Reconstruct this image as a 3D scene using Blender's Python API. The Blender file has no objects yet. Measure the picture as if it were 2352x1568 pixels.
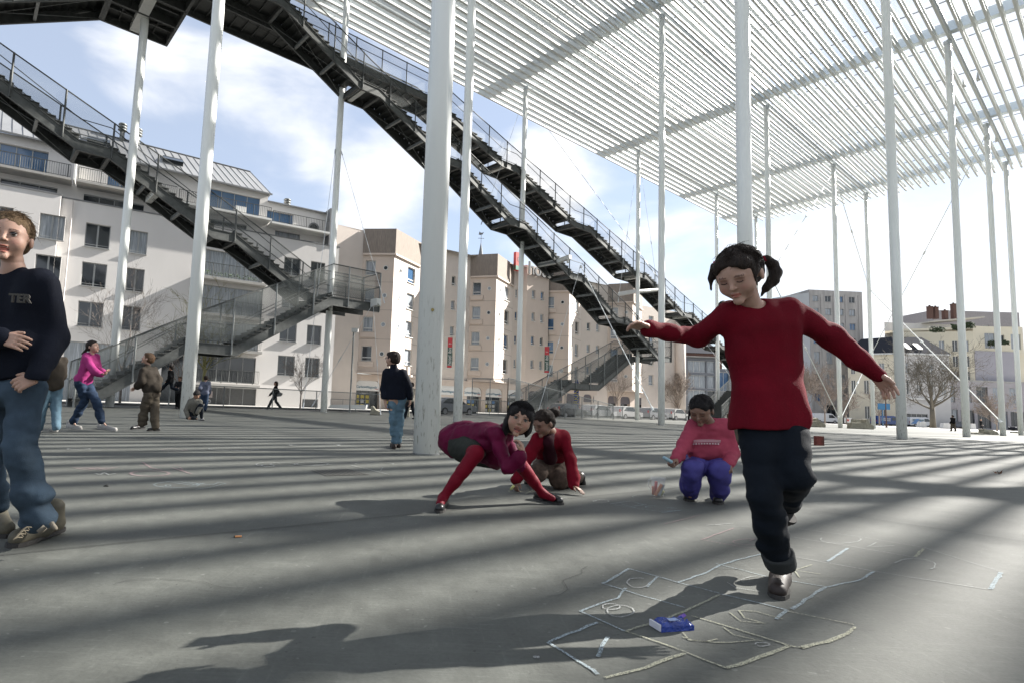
import bpy, bmesh, math, random
import numpy as np
from mathutils import Vector, Matrix
random.seed(7)
SC = bpy.context.scene
COL = SC.collection
# ---------------------------------------------------------------- camera
# picture measured on a 2352 x 1568 grid
FOC, CX, CY = 1317.82, 978.84, 800.97
PITCH, ROLL, CAMH = 0.0945, 0.0400, 0.70
_F = np.array([0, math.cos(PITCH), math.sin(PITCH)]); _R0 = np.array([1., 0, 0]); _U0 = np.cross(_R0, _F)
RR = math.cos(ROLL) * _R0 + math.sin(ROLL) * _U0
UU = -math.sin(ROLL) * _R0 + math.cos(ROLL) * _U0
CAM = np.array([0, 0, CAMH])
cd = bpy.data.cameras.new('camera'); co = bpy.data.objects.new('camera', cd); COL.objects.link(co)
cd.sensor_width = 36; cd.lens = FOC / 2352 * 36
cd.shift_x = (1176 - CX) / 2352; cd.shift_y = (CY - 784) / 2352
cd.clip_start = 0.05; cd.clip_end = 3000
m = Matrix(((RR[0], UU[0], -_F[0], 0), (RR[1], UU[1], -_F[1], 0), (RR[2], UU[2], -_F[2], CAMH), (0, 0, 0, 1)))
co.matrix_world = m
SC.camera = co
SC.render.engine = 'CYCLES'
# ---------------------------------------------------------------- light
SUN_AZ, SUN_EL = math.radians(24.5), math.radians(33.0)
sd = Vector((math.cos(SUN_AZ) * math.cos(SUN_EL), math.sin(SUN_AZ) * math.cos(SUN_EL), math.sin(SUN_EL)))
sl = bpy.data.lights.new('sun', 'SUN'); so = bpy.data.objects.new('sun', sl); COL.objects.link(so)
sl.energy = 5.0; sl.angle = math.radians(0.45); sl.color = (1, .955, .89)
so.rotation_euler = sd.to_track_quat('Z', 'Y').to_euler(); so.location = (30, 15, 60)
W = bpy.data.worlds.new('World'); SC.world = W; W.use_nodes = True
nt = W.node_tree; nt.nodes.clear()
def N(nt, t, **k):
    n = nt.nodes.new(t)
    for a, b in k.items():
        if a.startswith('_'): continue
        setattr(n, a, b)
    return n
wo = N(nt, 'ShaderNodeOutputWorld'); bg = N(nt, 'ShaderNodeBackground'); sk = N(nt, 'ShaderNodeTexSky', sky_type='NISHITA', sun_disc=False)
sk.sun_elevation = SUN_EL; sk.sun_rotation = math.pi / 2 - SUN_AZ; sk.air_density = 1.0; sk.dust_density = .6; sk.ozone_density = 1.5
bg.inputs[1].default_value = 0.05
tc = N(nt, 'ShaderNodeTexCoord'); mp = N(nt, 'ShaderNodeMapping'); mp.inputs['Scale'].default_value = (1, 1, 2.3)
no = N(nt, 'ShaderNodeTexNoise'); no.inputs['Scale'].default_value = 3.4; no.inputs['Detail'].default_value = 7; no.inputs['Roughness'].default_value = .52; no.inputs['Distortion'].default_value = .25
mp.inputs['Location'].default_value = (1.3, .6, .2)
# cloud cover grows towards the right and the far end of the square
sx = N(nt, 'ShaderNodeSeparateXYZ')
ma = N(nt, 'ShaderNodeMath', operation='MULTIPLY_ADD'); ma.inputs[1].default_value = .22; ma.inputs[2].default_value = .0
ad = N(nt, 'ShaderNodeMath', operation='ADD')
cr = N(nt, 'ShaderNodeValToRGB'); cr.color_ramp.elements[0].position = .51; cr.color_ramp.elements[1].position = .80
cr.color_ramp.interpolation = 'EASE'
mx = N(nt, 'ShaderNodeMixRGB'); mx.inputs[2].default_value = (6.3, 6.35, 6.5, 1)
L = nt.links.new
L(tc.outputs['Generated'], mp.inputs[0]); L(mp.outputs[0], no.inputs[0]); L(tc.outputs['Generated'], sx.inputs[0])
L(sx.outputs[0], ma.inputs[0]); L(ma.outputs[0], ad.inputs[0]); L(no.outputs[0], ad.inputs[1]); L(ad.outputs[0], cr.inputs[0])
# puffy clouds gather round a few directions
_F = np.array([0, math.cos(PITCH), math.sin(PITCH)]); acc = ad
for (u, v, wd, amp) in ((230, 110, .045, .12), (400, 160, .04, .12), (650, 200, .03, .12), (840, 380, .030, .15), (930, 450, .035, .15), (1290, 350, .022, .15), (1200, 480, .03, .10)):
    d = RR * (u - CX) / FOC + UU * (CY - v) / FOC + _F; d = d / np.linalg.norm(d)
    dp = N(nt, 'ShaderNodeVectorMath', operation='DOT_PRODUCT'); nv = N(nt, 'ShaderNodeVectorMath', operation='NORMALIZE'); L(tc.outputs['Generated'], nv.inputs[0]); L(nv.outputs[0], dp.inputs[0]); dp.inputs[1].default_value = tuple(d)
    mr = N(nt, 'ShaderNodeMapRange', interpolation_type='SMOOTHSTEP'); mr.inputs['From Min'].default_value = 1 - wd * .30; mr.inputs['From Max'].default_value = 1.0; mr.inputs['To Min'].default_value = 0; mr.inputs['To Max'].default_value = amp * 1.0
    L(dp.outputs['Value'], mr.inputs[0]); a2 = N(nt, 'ShaderNodeMath', operation='ADD'); L(acc.outputs[0], a2.inputs[0]); L(mr.outputs[0], a2.inputs[1]); acc = a2
L(acc.outputs[0], cr.inputs[0])
bk = N(nt, 'ShaderNodeMapRange'); bk.inputs['From Min'].default_value = .1; bk.inputs['From Max'].default_value = -.7; bk.inputs['To Min'].default_value = 0; bk.inputs['To Max'].default_value = .45; L(sx.outputs[1], bk.inputs[0])
am = N(nt, 'ShaderNodeMath', operation='MAXIMUM'); L(cr.outputs[0], am.inputs[0]); L(bk.outputs[0], am.inputs[1])     # brighter sky out of view behind the viewer, added as fill light
hz = N(nt, 'ShaderNodeMixRGB'); hz.inputs[0].default_value = .50; hz.inputs[2].default_value = (4.3, 4.7, 5.5, 1)   # thin high veil of cloud
L(am.outputs[0], mx.inputs[0]); L(sk.outputs[0], hz.inputs[1]); L(hz.outputs[0], mx.inputs[1]); L(mx.outputs[0], bg.inputs[0]); L(bg.outputs[0], wo.inputs[0])
SC.view_settings.view_transform = 'Standard'; SC.view_settings.look = 'None'; SC.view_settings.exposure = 1.95; SC.view_settings.gamma = 1
SC.cycles.max_bounces = 6; SC.cycles.transparent_max_bounces = 24
SC.cycles.caustics_reflective = False; SC.cycles.caustics_refractive = False

# ---------------------------------------------------------------- measuring helpers
def ray(u, v): return RR * (u - CX) / FOC + UU * (CY - v) / FOC + _F
def gnd(u, v, z=0.0):
    d = ray(u, v); return CAM + d * (z - CAMH) / d[2]
def aty(u, v, y):
    d = ray(u, v); return CAM + d * (y / d[1])
O2 = np.array([-13.662, 25.129]); I2 = np.array([.7791, .6269]); J2 = np.array([.6269, -.7791])
def ST(s, t, z=0.0):
    p = O2 + I2 * s + J2 * t; return (float(p[0]), float(p[1]), float(z))
# ---------------------------------------------------------------- materials
def mat(name, col, rough=.6, metal=0., var=0., vscale=3., bump=0., bscale=40., spec=.5, stretch=None, var2=None, emit=None, alpha=None, detail=6):
    m = bpy.data.materials.new(name); m.use_nodes = True; nt = m.node_tree; b = nt.nodes['Principled BSDF']; L = nt.links.new
    b.inputs['Base Color'].default_value = (*col, 1); b.inputs['Roughness'].default_value = rough; b.inputs['Metallic'].default_value = metal
    b.inputs['Specular IOR Level'].default_value = spec
    tc = None
    if var or bump or var2:
        tc = N(nt, 'ShaderNodeTexCoord'); mp = N(nt, 'ShaderNodeMapping'); L(tc.outputs['Object'], mp.inputs[0])
        if stretch: mp.inputs['Scale'].default_value = stretch
    if var:
        n = N(nt, 'ShaderNodeTexNoise'); n.inputs['Scale'].default_value = vscale; n.inputs['Detail'].default_value = detail; n.inputs['Roughness'].default_value = .6
        L(mp.outputs[0], n.inputs[0])
        r = N(nt, 'ShaderNodeValToRGB'); e = r.color_ramp.elements; e[0].position = .3; e[1].position = .7
        c2 = var2 or [c * (1 - var) for c in col]
        e[0].color = (*c2, 1); e[1].color = (*[min(1, c * (1 + var * .5)) for c in col], 1)
        L(n.outputs[0], r.inputs[0]); L(r.outputs[0], b.inputs['Base Color'])
        rr = N(nt, 'ShaderNodeMath', operation='MULTIPLY_ADD'); rr.inputs[1].default_value = .25; rr.inputs[2].default_value = rough - .12; L(n.outputs[0], rr.inputs[0]); L(rr.outputs[0], b.inputs['Roughness'])
    if bump:
        n2 = N(nt, 'ShaderNodeTexNoise'); n2.inputs['Scale'].default_value = bscale; n2.inputs['Detail'].default_value = 5; L(mp.outputs[0], n2.inputs[0])
        bp = N(nt, 'ShaderNodeBump'); bp.inputs['Strength'].default_value = bump; bp.inputs['Distance'].default_value = .02; L(n2.outputs[0], bp.inputs['Height']); L(bp.outputs[0], b.inputs['Normal'])
    if emit:
        b.inputs['Emission Color'].default_value = (*emit[:3], 1); b.inputs['Emission Strength'].default_value = emit[3]
    return m
def see_through(name, col, trans, rough=.5, metal=0.):
    """surface that lets a fixed share of light straight through (fine mesh, thin glass)"""
    m = bpy.data.materials.new(name); m.use_nodes = True; nt = m.node_tree; b = nt.nodes['Principled BSDF']; o = nt.nodes['Material Output']
    b.inputs['Base Color'].default_value = (*col, 1); b.inputs['Roughness'].default_value = rough; b.inputs['Metallic'].default_value = metal; b.inputs['Specular IOR Level'].default_value = .5 if rough < .3 else .12
    t = N(nt, 'ShaderNodeBsdfTransparent'); x = N(nt, 'ShaderNodeMixShader'); x.inputs[0].default_value = 1 - trans
    nt.links.new(t.outputs[0], x.inputs[1]); nt.links.new(b.outputs[0], x.inputs[2]); nt.links.new(x.outputs[0], o.inputs[0]); return m
M = {}
M['ground'] = None
M['white_steel'] = mat('white_steel', (.86, .88, .85), .25, var=.03, vscale=1.2, stretch=(3, 3, .25), spec=.55)
def column_dirt(m):
    nt = m.node_tree; b = nt.nodes['Principled BSDF']; src = b.inputs['Base Color'].links[0].from_socket; L = nt.links.new
    tc = N(nt, 'ShaderNodeTexCoord'); mp = N(nt, 'ShaderNodeMapping'); mp.inputs['Scale'].default_value = (14, 14, 2.2); L(tc.outputs['Object'], mp.inputs[0]); n = N(nt, 'ShaderNodeTexNoise'); n.inputs['Scale'].default_value = 2; n.inputs['Detail'].default_value = 8; n.inputs['Roughness'].default_value = .7; L(mp.outputs[0], n.inputs[0])
    r = N(nt, 'ShaderNodeMapRange'); r.inputs['From Min'].default_value = .56; r.inputs['From Max'].default_value = .62; L(n.outputs[0], r.inputs[0])
    sx = N(nt, 'ShaderNodeSeparateXYZ'); L(tc.outputs['Object'], sx.inputs[0]); z = N(nt, 'ShaderNodeMapRange'); z.inputs['From Min'].default_value = 2.6; z.inputs['From Max'].default_value = .2; z.inputs['To Max'].default_value = .8; L(sx.outputs[2], z.inputs[0])
    q = N(nt, 'ShaderNodeMath', operation='MULTIPLY'); L(r.outputs[0], q.inputs[0]); L(z.outputs[0], q.inputs[1]); x = N(nt, 'ShaderNodeMixRGB'); x.inputs[2].default_value = (.30, .28, .23, 1); L(q.outputs[0], x.inputs[0]); L(src, x.inputs[1]); L(x.outputs[0], b.inputs['Base Color'])
column_dirt(M['white_steel'])
M['roof_slat'] = mat('roof_slat', (.72, .74, .725), .45, var=.04, vscale=2)
M['roof_beam'] = mat('roof_beam', (.64, .69, .72), .4)
M['roof_glass'] = see_through('roof_glass', (.9, .93, .95), .86, .2)
M['galv'] = mat('galvanised_steel', (.078, .083, .08), .55, metal=.3, var=.35, vscale=5, bump=.05)
M['galv_light'] = mat('galvanised_light', (.21, .22, .215), .45, metal=.4, var=.3, vscale=7)
M['galv_white'] = mat('painted_bracket', (.66, .66, .63), .5, var=.1, vscale=5)
M['tread'] = mat('steel_tread', (.055, .058, .055), .6, metal=.3, var=.4, vscale=9)
M['mesh'] = see_through('wire_mesh', (.12, .13, .13), .74, .5, .4)
M['mesh_dense'] = see_through('wire_mesh_dense', (.13, .14, .135), .62, .5, .3)
# ground
def ground_mat():
    m = bpy.data.materials.new('plaza_concrete'); m.use_nodes = True; nt = m.node_tree; b = nt.nodes['Principled BSDF']; L = nt.links.new; b.inputs['Specular IOR Level'].default_value = .22
    tc = N(nt, 'ShaderNodeTexCoord')
    def noise(scale, det, st=(1, 1, 1), rot=0):
        mp = N(nt, 'ShaderNodeMapping'); mp.inputs['Scale'].default_value = st; mp.inputs['Rotation'].default_value = (0, 0, rot); L(tc.outputs['Object'], mp.inputs[0])
        n = N(nt, 'ShaderNodeTexNoise'); n.inputs['Scale'].default_value = scale; n.inputs['Detail'].default_value = det; n.inputs['Roughness'].default_value = .62; L(mp.outputs[0], n.inputs[0]); return n
    a = noise(1.1, 10); c = noise(9, 12); d = noise(70, 6); s = noise(5, 8, (1, 14, 1), .5)
    s2 = noise(3, 8, (11, 1, 1), .2)
    def ramp(n, p0, p1, v0, v1):
        r = N(nt, 'ShaderNodeMapRange'); r.inputs['From Min'].default_value = p0; r.inputs['From Max'].default_value = p1; r.inputs['To Min'].default_value = v0; r.inputs['To Max'].default_value = v1
        L(n.outputs[0], r.inputs[0]); return r
    def mul(x, y):
        q = N(nt, 'ShaderNodeMath', operation='MULTIPLY'); L(x.outputs[0], q.inputs[0]); L(y.outputs[0], q.inputs[1]); return q
    sp = ramp(noise(38, 2), .70, .74, 1, .62); sp2 = ramp(noise(23, 1), .73, .76, 1, 1.5); st_ = ramp(noise(2.2, 4), .60, .68, 1, .84)
    k = mul(mul(ramp(a, .3, .7, .76, 1.18), ramp(c, .3, .7, .82, 1.16)), mul(ramp(d, .3, .7, .9, 1.1), mul(ramp(s, .55, .75, 1, 1.3), ramp(s2, .58, .75, 1, 1.25))))
    k = mul(mul(k, sp), mul(sp2, st_))
    cc = N(nt, 'ShaderNodeMixRGB', blend_type='MULTIPLY'); cc.inputs[0].default_value = 1; cc.inputs[1].default_value = (.092, .096, .087, 1)
    L(k.outputs[0], cc.inputs[2]); L(cc.outputs[0], b.inputs['Base Color'])
    r = ramp(c, .3, .7, .62, .8); L(r.outputs[0], b.inputs['Roughness'])
    bp = N(nt, 'ShaderNodeBump'); bp.inputs['Strength'].default_value = .25; bp.inputs['Distance'].default_value = .004
    sm = N(nt, 'ShaderNodeMath', operation='ADD'); L(c.outputs[0], sm.inputs[0]); L(d.outputs[0], sm.inputs[1]); L(sm.outputs[0], bp.inputs['Height']); L(bp.outputs[0], b.inputs['Normal'])
    return m
M['ground'] = ground_mat()
M['asphalt'] = mat('asphalt', (.055, .056, .058), .8, var=.3, vscale=2)
M['paving'] = mat('light_paving', (.42, .41, .39), .75, var=.12, vscale=1.5)
M['joint'] = mat('joint_dark', (.035, .035, .033), .9)

# ---------------------------------------------------------------- mesh helpers
class MB:
    def __init__(s): s.v = []; s.f = []; s.mi = []; s.cur = 0
    def add(s, vs, fs):
        n = len(s.v); s.v += [tuple(map(float, p)) for p in vs]; s.f += [tuple(n + i for i in f) for f in fs]; s.mi += [s.cur] * len(fs); return s
    def box(s, c, d, ax=None):
        ax = ax if ax is not None else (Vector((1, 0, 0)), Vector((0, 1, 0)), Vector((0, 0, 1))); c = Vector(c); h = [x / 2 for x in d]; vs = []
        for k in range(8): vs.append(c + ax[0] * h[0] * (1 if k & 1 else -1) + ax[1] * h[1] * (1 if k & 2 else -1) + ax[2] * h[2] * (1 if k & 4 else -1))
        return s.add(vs, [(0, 2, 3, 1), (4, 5, 7, 6), (0, 1, 5, 4), (2, 6, 7, 3), (0, 4, 6, 2), (1, 3, 7, 5)])
    def bar(s, a, b, w, h, up=(0, 0, 1)):
        a = Vector(a); b = Vector(b); x = b - a; l = x.length
        if l < 1e-6: return s
        x.normalize(); u = Vector(up); y = u.cross(x)
        if y.length < 1e-4: y = Vector((1, 0, 0)).cross(x)
        y.normalize(); z = x.cross(y)
        return s.box((a + b) / 2, (l, w, h), (x, y, z))
    def tube(s, pts, r, n=8, cap=True):
        pts = [Vector(p) for p in pts]; rs = r if isinstance(r, (list, tuple)) else [r] * len(pts)
        d0 = (pts[1] - pts[0]).normalized(); a = Vector((0, 0, 1)) if abs(d0.z) < .9 else Vector((1, 0, 0)); e = d0.cross(a).normalized(); base = len(s.v); vs = []
        for i, p in enumerate(pts):
            d = (pts[min(i + 1, len(pts) - 1)] - pts[max(i - 1, 0)]).normalized(); e = (e - d * e.dot(d))
            if e.length < 1e-5: e = d.orthogonal()
            e.normalize(); g = d.cross(e)
            for k in range(n):
                t = 2 * math.pi * k / n; vs.append(p + (e * math.cos(t) + g * math.sin(t)) * rs[i])
        fs = []
        for i in range(len(pts) - 1):
            for k in range(n):
                k2 = (k + 1) % n; fs.append((i * n + k, i * n + k2, (i + 1) * n + k2, (i + 1) * n + k))
        if cap: fs.append(tuple(range(n - 1, -1, -1))); fs.append(tuple((len(pts) - 1) * n + k for k in range(n)))
        return s.add(vs, fs)
    def prism(s, poly, a, b):
        """poly: list of 3-D points, extruded from offset a to offset b (vectors)"""
        n = len(poly); a = Vector(a); b = Vector(b); P = [Vector(p) for p in poly]
        vs = [p + a for p in P] + [p + b for p in P]
        return s.add(vs, [tuple(range(n - 1, -1, -1)), tuple(range(n, 2 * n))] + [(i, (i + 1) % n, n + (i + 1) % n, n + i) for i in range(n)])
    def quad(s, *p): return s.add(p, [tuple(range(len(p)))])
    def build(s, name, mt, parent=None, smooth=False, **k):
        me = bpy.data.meshes.new(name); me.from_pydata(s.v, [], s.f)
        for q in (mt if isinstance(mt, (list, tuple)) else [mt]): me.materials.append(q)
        if any(s.mi): me.polygons.foreach_set('material_index', s.mi)
        if smooth: me.polygons.foreach_set('use_smooth', [True] * len(me.polygons))
        me.update(); o = bpy.data.objects.new(name, me); COL.objects.link(o)
        if parent: o.parent = parent; o.matrix_parent_inverse = Matrix.Translation(parent.location).inverted() if parent.parent is None and parent.type == 'EMPTY' else Matrix.Identity(4)
        return tag(o, **k)
def tag(o, label=None, cat=None, group=None, kind=None):
    if label: o['label'] = label
    if cat: o['category'] = cat
    if group: o['group'] = group
    if kind: o['kind'] = kind
    return o
def empty(name, loc, label, cat, group=None, kind=None):
    o = bpy.data.objects.new(name, None); COL.objects.link(o); o.location = loc; o.empty_display_size = .2; return tag(o, label, cat, group, kind)
def orient(o):
    """outward face normals for a closed mesh"""
    bm = bmesh.new(); bm.from_mesh(o.data); bmesh.ops.recalc_face_normals(bm, faces=bm.faces); bm.to_mesh(o.data); bm.free(); return o

# ---------------------------------------------------------------- ground
PE = -3.6      # outer edge of the plaza (t)
def poly_sheet(name, pts, z, m, **k):
    b = MB(); b.quad(*[(p[0], p[1], z) for p in pts]); return b.build(name, m, **k)
poly_sheet('ground', [(-1500, -400), (1500, -400), (1500, 2200), (-1500, 2200)], -.16, M['asphalt'], kind='structure')
b = MB(); P = [ST(-60, PE), ST(125, PE), ST(125, 95), ST(-60, 95)]
b.prism([(p[0], p[1], 0) for p in P], (0, 0, -.15), (0, 0, 0)); orient(b.build('plaza', M['ground'], kind='structure'))
# far pavement in front of the houses is added with the houses
b = MB()
def strip(b, p, q, w, z=.004):
    p = Vector((p[0], p[1], z)); q = Vector((q[0], q[1], z)); d = (q - p).normalized(); n = Vector((-d.y, d.x, 0)) * w / 2; b.quad(p - n, q - n, q + n, p + n)
for (a, c) in [((0, 1275), (1270, 1148)), ((1500, 1118), (2352, 1243)), ((1700, 1036), (2352, 1093)), ((0, 1003), (960, 1043))]:
    p = gnd(*a); q = gnd(*c); d = (q - p); strip(b, p - d * .3, q + d * .6, .007 if a[1] > 1100 else .01)
b.build('pavement_joint', M['joint'], kind='structure')

# ---------------------------------------------------------------- columns and roof
ROOF_Z = 24.96
SI = [0, 10.49, 26.22, 41.96, 57.69, 68.18]; DJ = 10.94
names = ['first', 'second', 'third', 'fourth', 'fifth', 'sixth']
def col_mesh(r0, r1, h, n=28):
    b = MB(); b.tube([(0, 0, z) for z in (0, h * .3, h * .6, h)], [r0, r0, r0 * .98, r1], n); return b
base = col_mesh(.183, .175, ROOF_Z - .3)
col_me = None; foot_me = None; top_me = None
rowlab = ['near the metal stairs', 'in the middle row', 'in the row nearest the hopping girl', 'at the open right side']
LBL = {(0, 0): 'white steel column behind the mesh railing of the lowest left stair flight', (0, 1): 'white steel column carrying the left stair landing in front of the pale apartments',
 (0, 2): 'white column rising behind the two squatting girls, with thin cables', (0, 3): 'slim white column beneath the end landing of the long middle stair', (0, 4): 'slim distant white column just left of the hopping girl in red',
 (0, 5): 'thinnest distant white column glimpsed behind the hopping girl, at the roof corner', (1, 0): 'tall white column with the crouching boy at its foot', (1, 1): 'white column directly right of the thickest nearest column',
 (1, 2): 'white column with a cable anchored at its foot, left of the pink-shirted girl', (1, 3): 'white column rising behind the head of the hopping girl, narrower of the two', (1, 4): 'white column with two rods meeting in a V at its foot',
 (1, 5): 'white column beside the concrete blocks and the blue van', (2, 0): 'nearest and thickest white steel column, scratched at its base', (2, 1): 'broad white column rising directly above the hopping girl',
 (2, 2): 'white column just right of the hopping girl\'s outstretched hand', (2, 3): 'white column standing left of the two far walkers', (2, 4): 'white column with a diagonal rod and stone blocks at its foot', (2, 5): 'rightmost white column at the edge of the view'}
cable_m = mat('steel_cable', (.55, .57, .58), .35, metal=.5)
OFF = {(2, 2): -.15, (3, 2): -.37, (4, 2): -.54, (5, 2): -.50}    # surveyed sideways offsets of single columns
for i, s in enumerate(SI):
    for j in range(-0, 4):
        if j == 3 and i > 5: continue
        x, y, _ = ST(s, j * DJ); x += OFF.get((i, j), 0); e = empty('column', (x, y, 0), LBL.get((j, i), 'white steel roof column outside the view'), 'column', 'white columns carrying the slatted roof')
        if col_me is None:
            o = base.build('shaft', M['white_steel'], None, smooth=True); col_me = o.data
            bt = MB(); bt.tube([(0, 0, -.001), (0, 0, .02)], .19, 28); foot_o = bt.build('base_ring', M['galv_light']); foot_me = foot_o.data
            tt = MB(); tt.box((0, 0, ROOF_Z - .15), (.3, .3, .25)); top_o = tt.build('cap', M['roof_beam']); top_me = top_o.data
            trio = (o, foot_o, top_o)
        else: trio = tuple(bpy.data.objects.new(n, d) for n, d in (('shaft', col_me), ('base_ring', foot_me), ('cap', top_me)))
        for q in trio:
            if q.name not in COL.objects: COL.objects.link(q)
            q.parent = e
# roof
T0, T1 = -3.2, 48.0; S0, S1 = -9.0, 70.6
roof = empty('roof_canopy', ST(0, 0, ROOF_Z), 'huge white slatted roof on slim columns over the square', 'roof')
def rbuild(b, n, m, smooth=False):
    o = b.build(n, m); o.parent = roof; o.matrix_parent_inverse = Matrix.Translation(roof.location).inverted(); return o
PITCHS = DJ / 18
nsl = int((T1 - T0) / PITCHS)
ax = (Vector((*I2, 0)), Vector((*J2, 0)), Vector((0, 0, 1)))
HS = .51
for k in range(nsl + 1):
    t = T0 + k * PITCHS; b = MB()
    b.box(ST((S0 + S1) / 2, t, ROOF_Z + HS / 2), (S1 - S0, .05, HS), ax)
    b.box(ST((S0 + S1) / 2, t + .06, ROOF_Z + .012), (S1 - S0, .12, .025), ax)
    b.box(ST((S0 + S1) / 2, t + .06, ROOF_Z + HS - .012), (S1 - S0, .12, .025), ax)
    rbuild(b, 'slat', M['roof_slat'])
for i, s in enumerate(SI):
    b = MB(); b.box(ST(s - .2, (T0 + T1) / 2, ROOF_Z + HS + .37), (.28, T1 - T0, .7), ax); b.box(ST(s - .2, (T0 + T1) / 2, ROOF_Z + HS + .012), (.5, T1 - T0, .02), ax); rbuild(b, 'beam', M['roof_beam'])
for j in range(5):
    b = MB(); b.box(ST((S0 + S1) / 2, j * DJ + .3, ROOF_Z + HS + .5), (S1 - S0, .12, .35), ax); rbuild(b, 'secondary_beam', M['roof_beam'])
b = MB(); b.quad(ST(S0, T0, ROOF_Z + HS + .78), ST(S1 - 1.6, T0, ROOF_Z + HS + .78), ST(S1 - 1.6, T1, ROOF_Z + HS + .78), ST(S0, T1, ROOF_Z + HS + .78)); rbuild(b, 'glass_cover', M['roof_glass'])
s = S0 + 1
while s < S1 - 1:
    b = MB(); b.box(ST(s, (T0 + T1) / 2, ROOF_Z + HS + .74), (.05, T1 - T0, .05), ax); rbuild(b, 'glazing_bar', M['galv_light']); s += 5.245
# ---------------------------------------------------------------- stairs
# every run lies in a vertical plane parallel to the column rows: nodes are (s, z) of the stringer's lower edge
def interp(nodes, s):
    for (a, za), (b_, zb) in zip(nodes, nodes[1:]):
        if min(a, b_) <= s <= max(a, b_) and a != b_: return za + (zb - za) * (s - a) / (b_ - a)
    return nodes[0][1] if abs(s - nodes[0][0]) < abs(s - nodes[-1][0]) else nodes[-1][1]
def stair(label, nodes, t0, t1, rails=(True, True), hr=1.5, landing_beams=(), D=.46, light=False, posts=None, ends=(), meshm='mesh', loc=None):
    """t0 = near side, t1 = far side"""
    g = M['galv']
    e = empty('steel_staircase', loc or ST(nodes[0][0], (t0 + t1) / 2, nodes[0][1]), label, 'staircase', 'open steel stairs at the edge of the roof')
    def bd(b, n, m, **k):
        o = b.build(n, m, **k); o.parent = e; o.matrix_parent_inverse = Matrix.Translation(e.location).inverted(); return o
    for t in (t0, t1):
        b = MB()
        for (a, za), (c, zc) in zip(nodes, nodes[1:]):
            w = .035
            b.prism([ST(a, t, za), ST(c, t, zc), ST(c, t, zc + D), ST(a, t, za + D)], Vector((*J2, 0)) * -w / 2, Vector((*J2, 0)) * w / 2)
            for q in (0.0, D):
                b.bar(Vector(ST(a, t, za + q)), Vector(ST(c, t, zc + q)), .11, .03)
        orient(bd(b, 'stringer', g))
    # treads and landings
    for (a, za), (c, zc) in zip(nodes, nodes[1:]):
        b = MB(); L_ = abs(c - a)
        if abs(za - zc) < .15:
            b.prism([ST(a, t0, za + D - .1), ST(c, t0, za + D - .1), ST(c, t1, za + D - .1), ST(a, t1, za + D - .1)], (0, 0, 0), (0, 0, .05))
            n = max(1, int(L_ / .6))
            for k in range(1, n): b.bar(ST(a + (c - a) * k / n, t0, za + .3), ST(a + (c - a) * k / n, t1, za + .3), .05, .1)
            # wind bracing under the landing
            b.bar(ST(a, t0, za + .1), ST(c, t1, za + .1), .02, .02); b.bar(ST(a, t1, za + .1), ST(c, t0, za + .1), .02, .02)
            bd(b, 'landing', M['tread'])
        else:
            n = max(2, round(abs(za - zc) / .175)); ds = (c - a) / n; dz = (zc - za) / n
            for k in range(n):
                s_ = a + ds * (k + .5); top = max(za + dz * k, za + dz * (k + 1)) + D + .06
                sc = ST(s_, (t0 + t1) / 2, top)
                b.box(sc, (abs(ds) + .05, abs(t0 - t1) + .12, .035), ax)
                ns = a + ds * (k + (1 if dz < 0 else 0))
                # tread side plates seen as saw teeth above the stringer
                for t in (t0, t1):
                    b.prism([ST(a + ds * k, t, top - .02), ST(a + ds * (k + 1), t, top - .02), ST(a + ds * (k + (1 if dz < 0 else 0)), t, top - .22)], Vector((*J2, 0)) * -.02, Vector((*J2, 0)) * .02)
                b.box(ST(a + ds * (k + (.04 if dz < 0 else .96)), (t0 + t1) / 2, top + abs(dz) / 2 - .01), (.016, abs(t0 - t1) - .04, abs(dz) + .01), ax)
            bd(b, 'steps', M['tread'])
            bb = MB()
            for f in (.33, .67):
                b2 = MB(); bd(b2.bar(ST(a + (c - a) * f, t0, za + (zc - za) * f + .12), ST(a + (c - a) * f, t1, za + (zc - za) * f + .12), .12, .16), 'cross_beam', M['galv_light'])
            bb.bar(ST(a, t0, za + .06), ST(c, t1, zc + .06), .018, .018); bb.bar(ST(a, t1, za + .06), ST(c, t0, zc + .06), .018, .018)
            bd(bb, 'cross_bracing', M['galv_light'])
    white = MB()
    for (a, za) in nodes[1:-1]: bd(MB().bar(ST(a, t0, za + .1), ST(a, t1, za + .1), .16, .22), 'cross_beam', M['galv'])
    if landing_beams:
        for s_ in landing_beams: bd(MB().bar(ST(s_, t0 - .04, interp(nodes, s_) + .2), ST(s_, t1 + .04, interp(nodes, s_) + .2), .26, .3), 'hanger_beam', M['galv_white'])
    for t, on in zip((t0, t1), rails):
        if not on: continue
        r = MB(); pm = MB(); mesh = MB()
        pts = [(s_, z + D) for s_, z in nodes]
        # the top rail runs straight and cuts the corners of the landings
        tp = [pts[0]] + [((a + c) / 2, (za + zc) / 2) for (a, za), (c, zc) in zip(pts[1:-1], pts[2:-1]) if abs(za - zc) < .15] + [pts[-1]]
        if abs(pts[-1][1] - pts[-2][1]) < .15: tp.insert(-1, pts[-2])
        if abs(pts[0][1] - pts[1][1]) < .15: tp.insert(1, pts[1])
        for (a, za), (c, zc) in zip(tp, tp[1:]): r.bar(ST(a, t, za + hr), ST(c, t, zc + hr), .045, .045)
        ss = sorted({a for a, _ in pts + tp}, reverse=pts[-1][0] < pts[0][0])
        for a, c in zip(ss, ss[1:]): mesh.quad(ST(a, t, interp(pts, a) + .1), ST(c, t, interp(pts, c) + .1), ST(c, t, interp(tp, c) + hr), ST(a, t, interp(tp, a) + hr))
        for (a, za), (c, zc) in zip(pts, pts[1:]):
            for h in (.95, .12): r.bar(ST(a, t, za + h), ST(c, t, zc + h), .03, .03)
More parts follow.
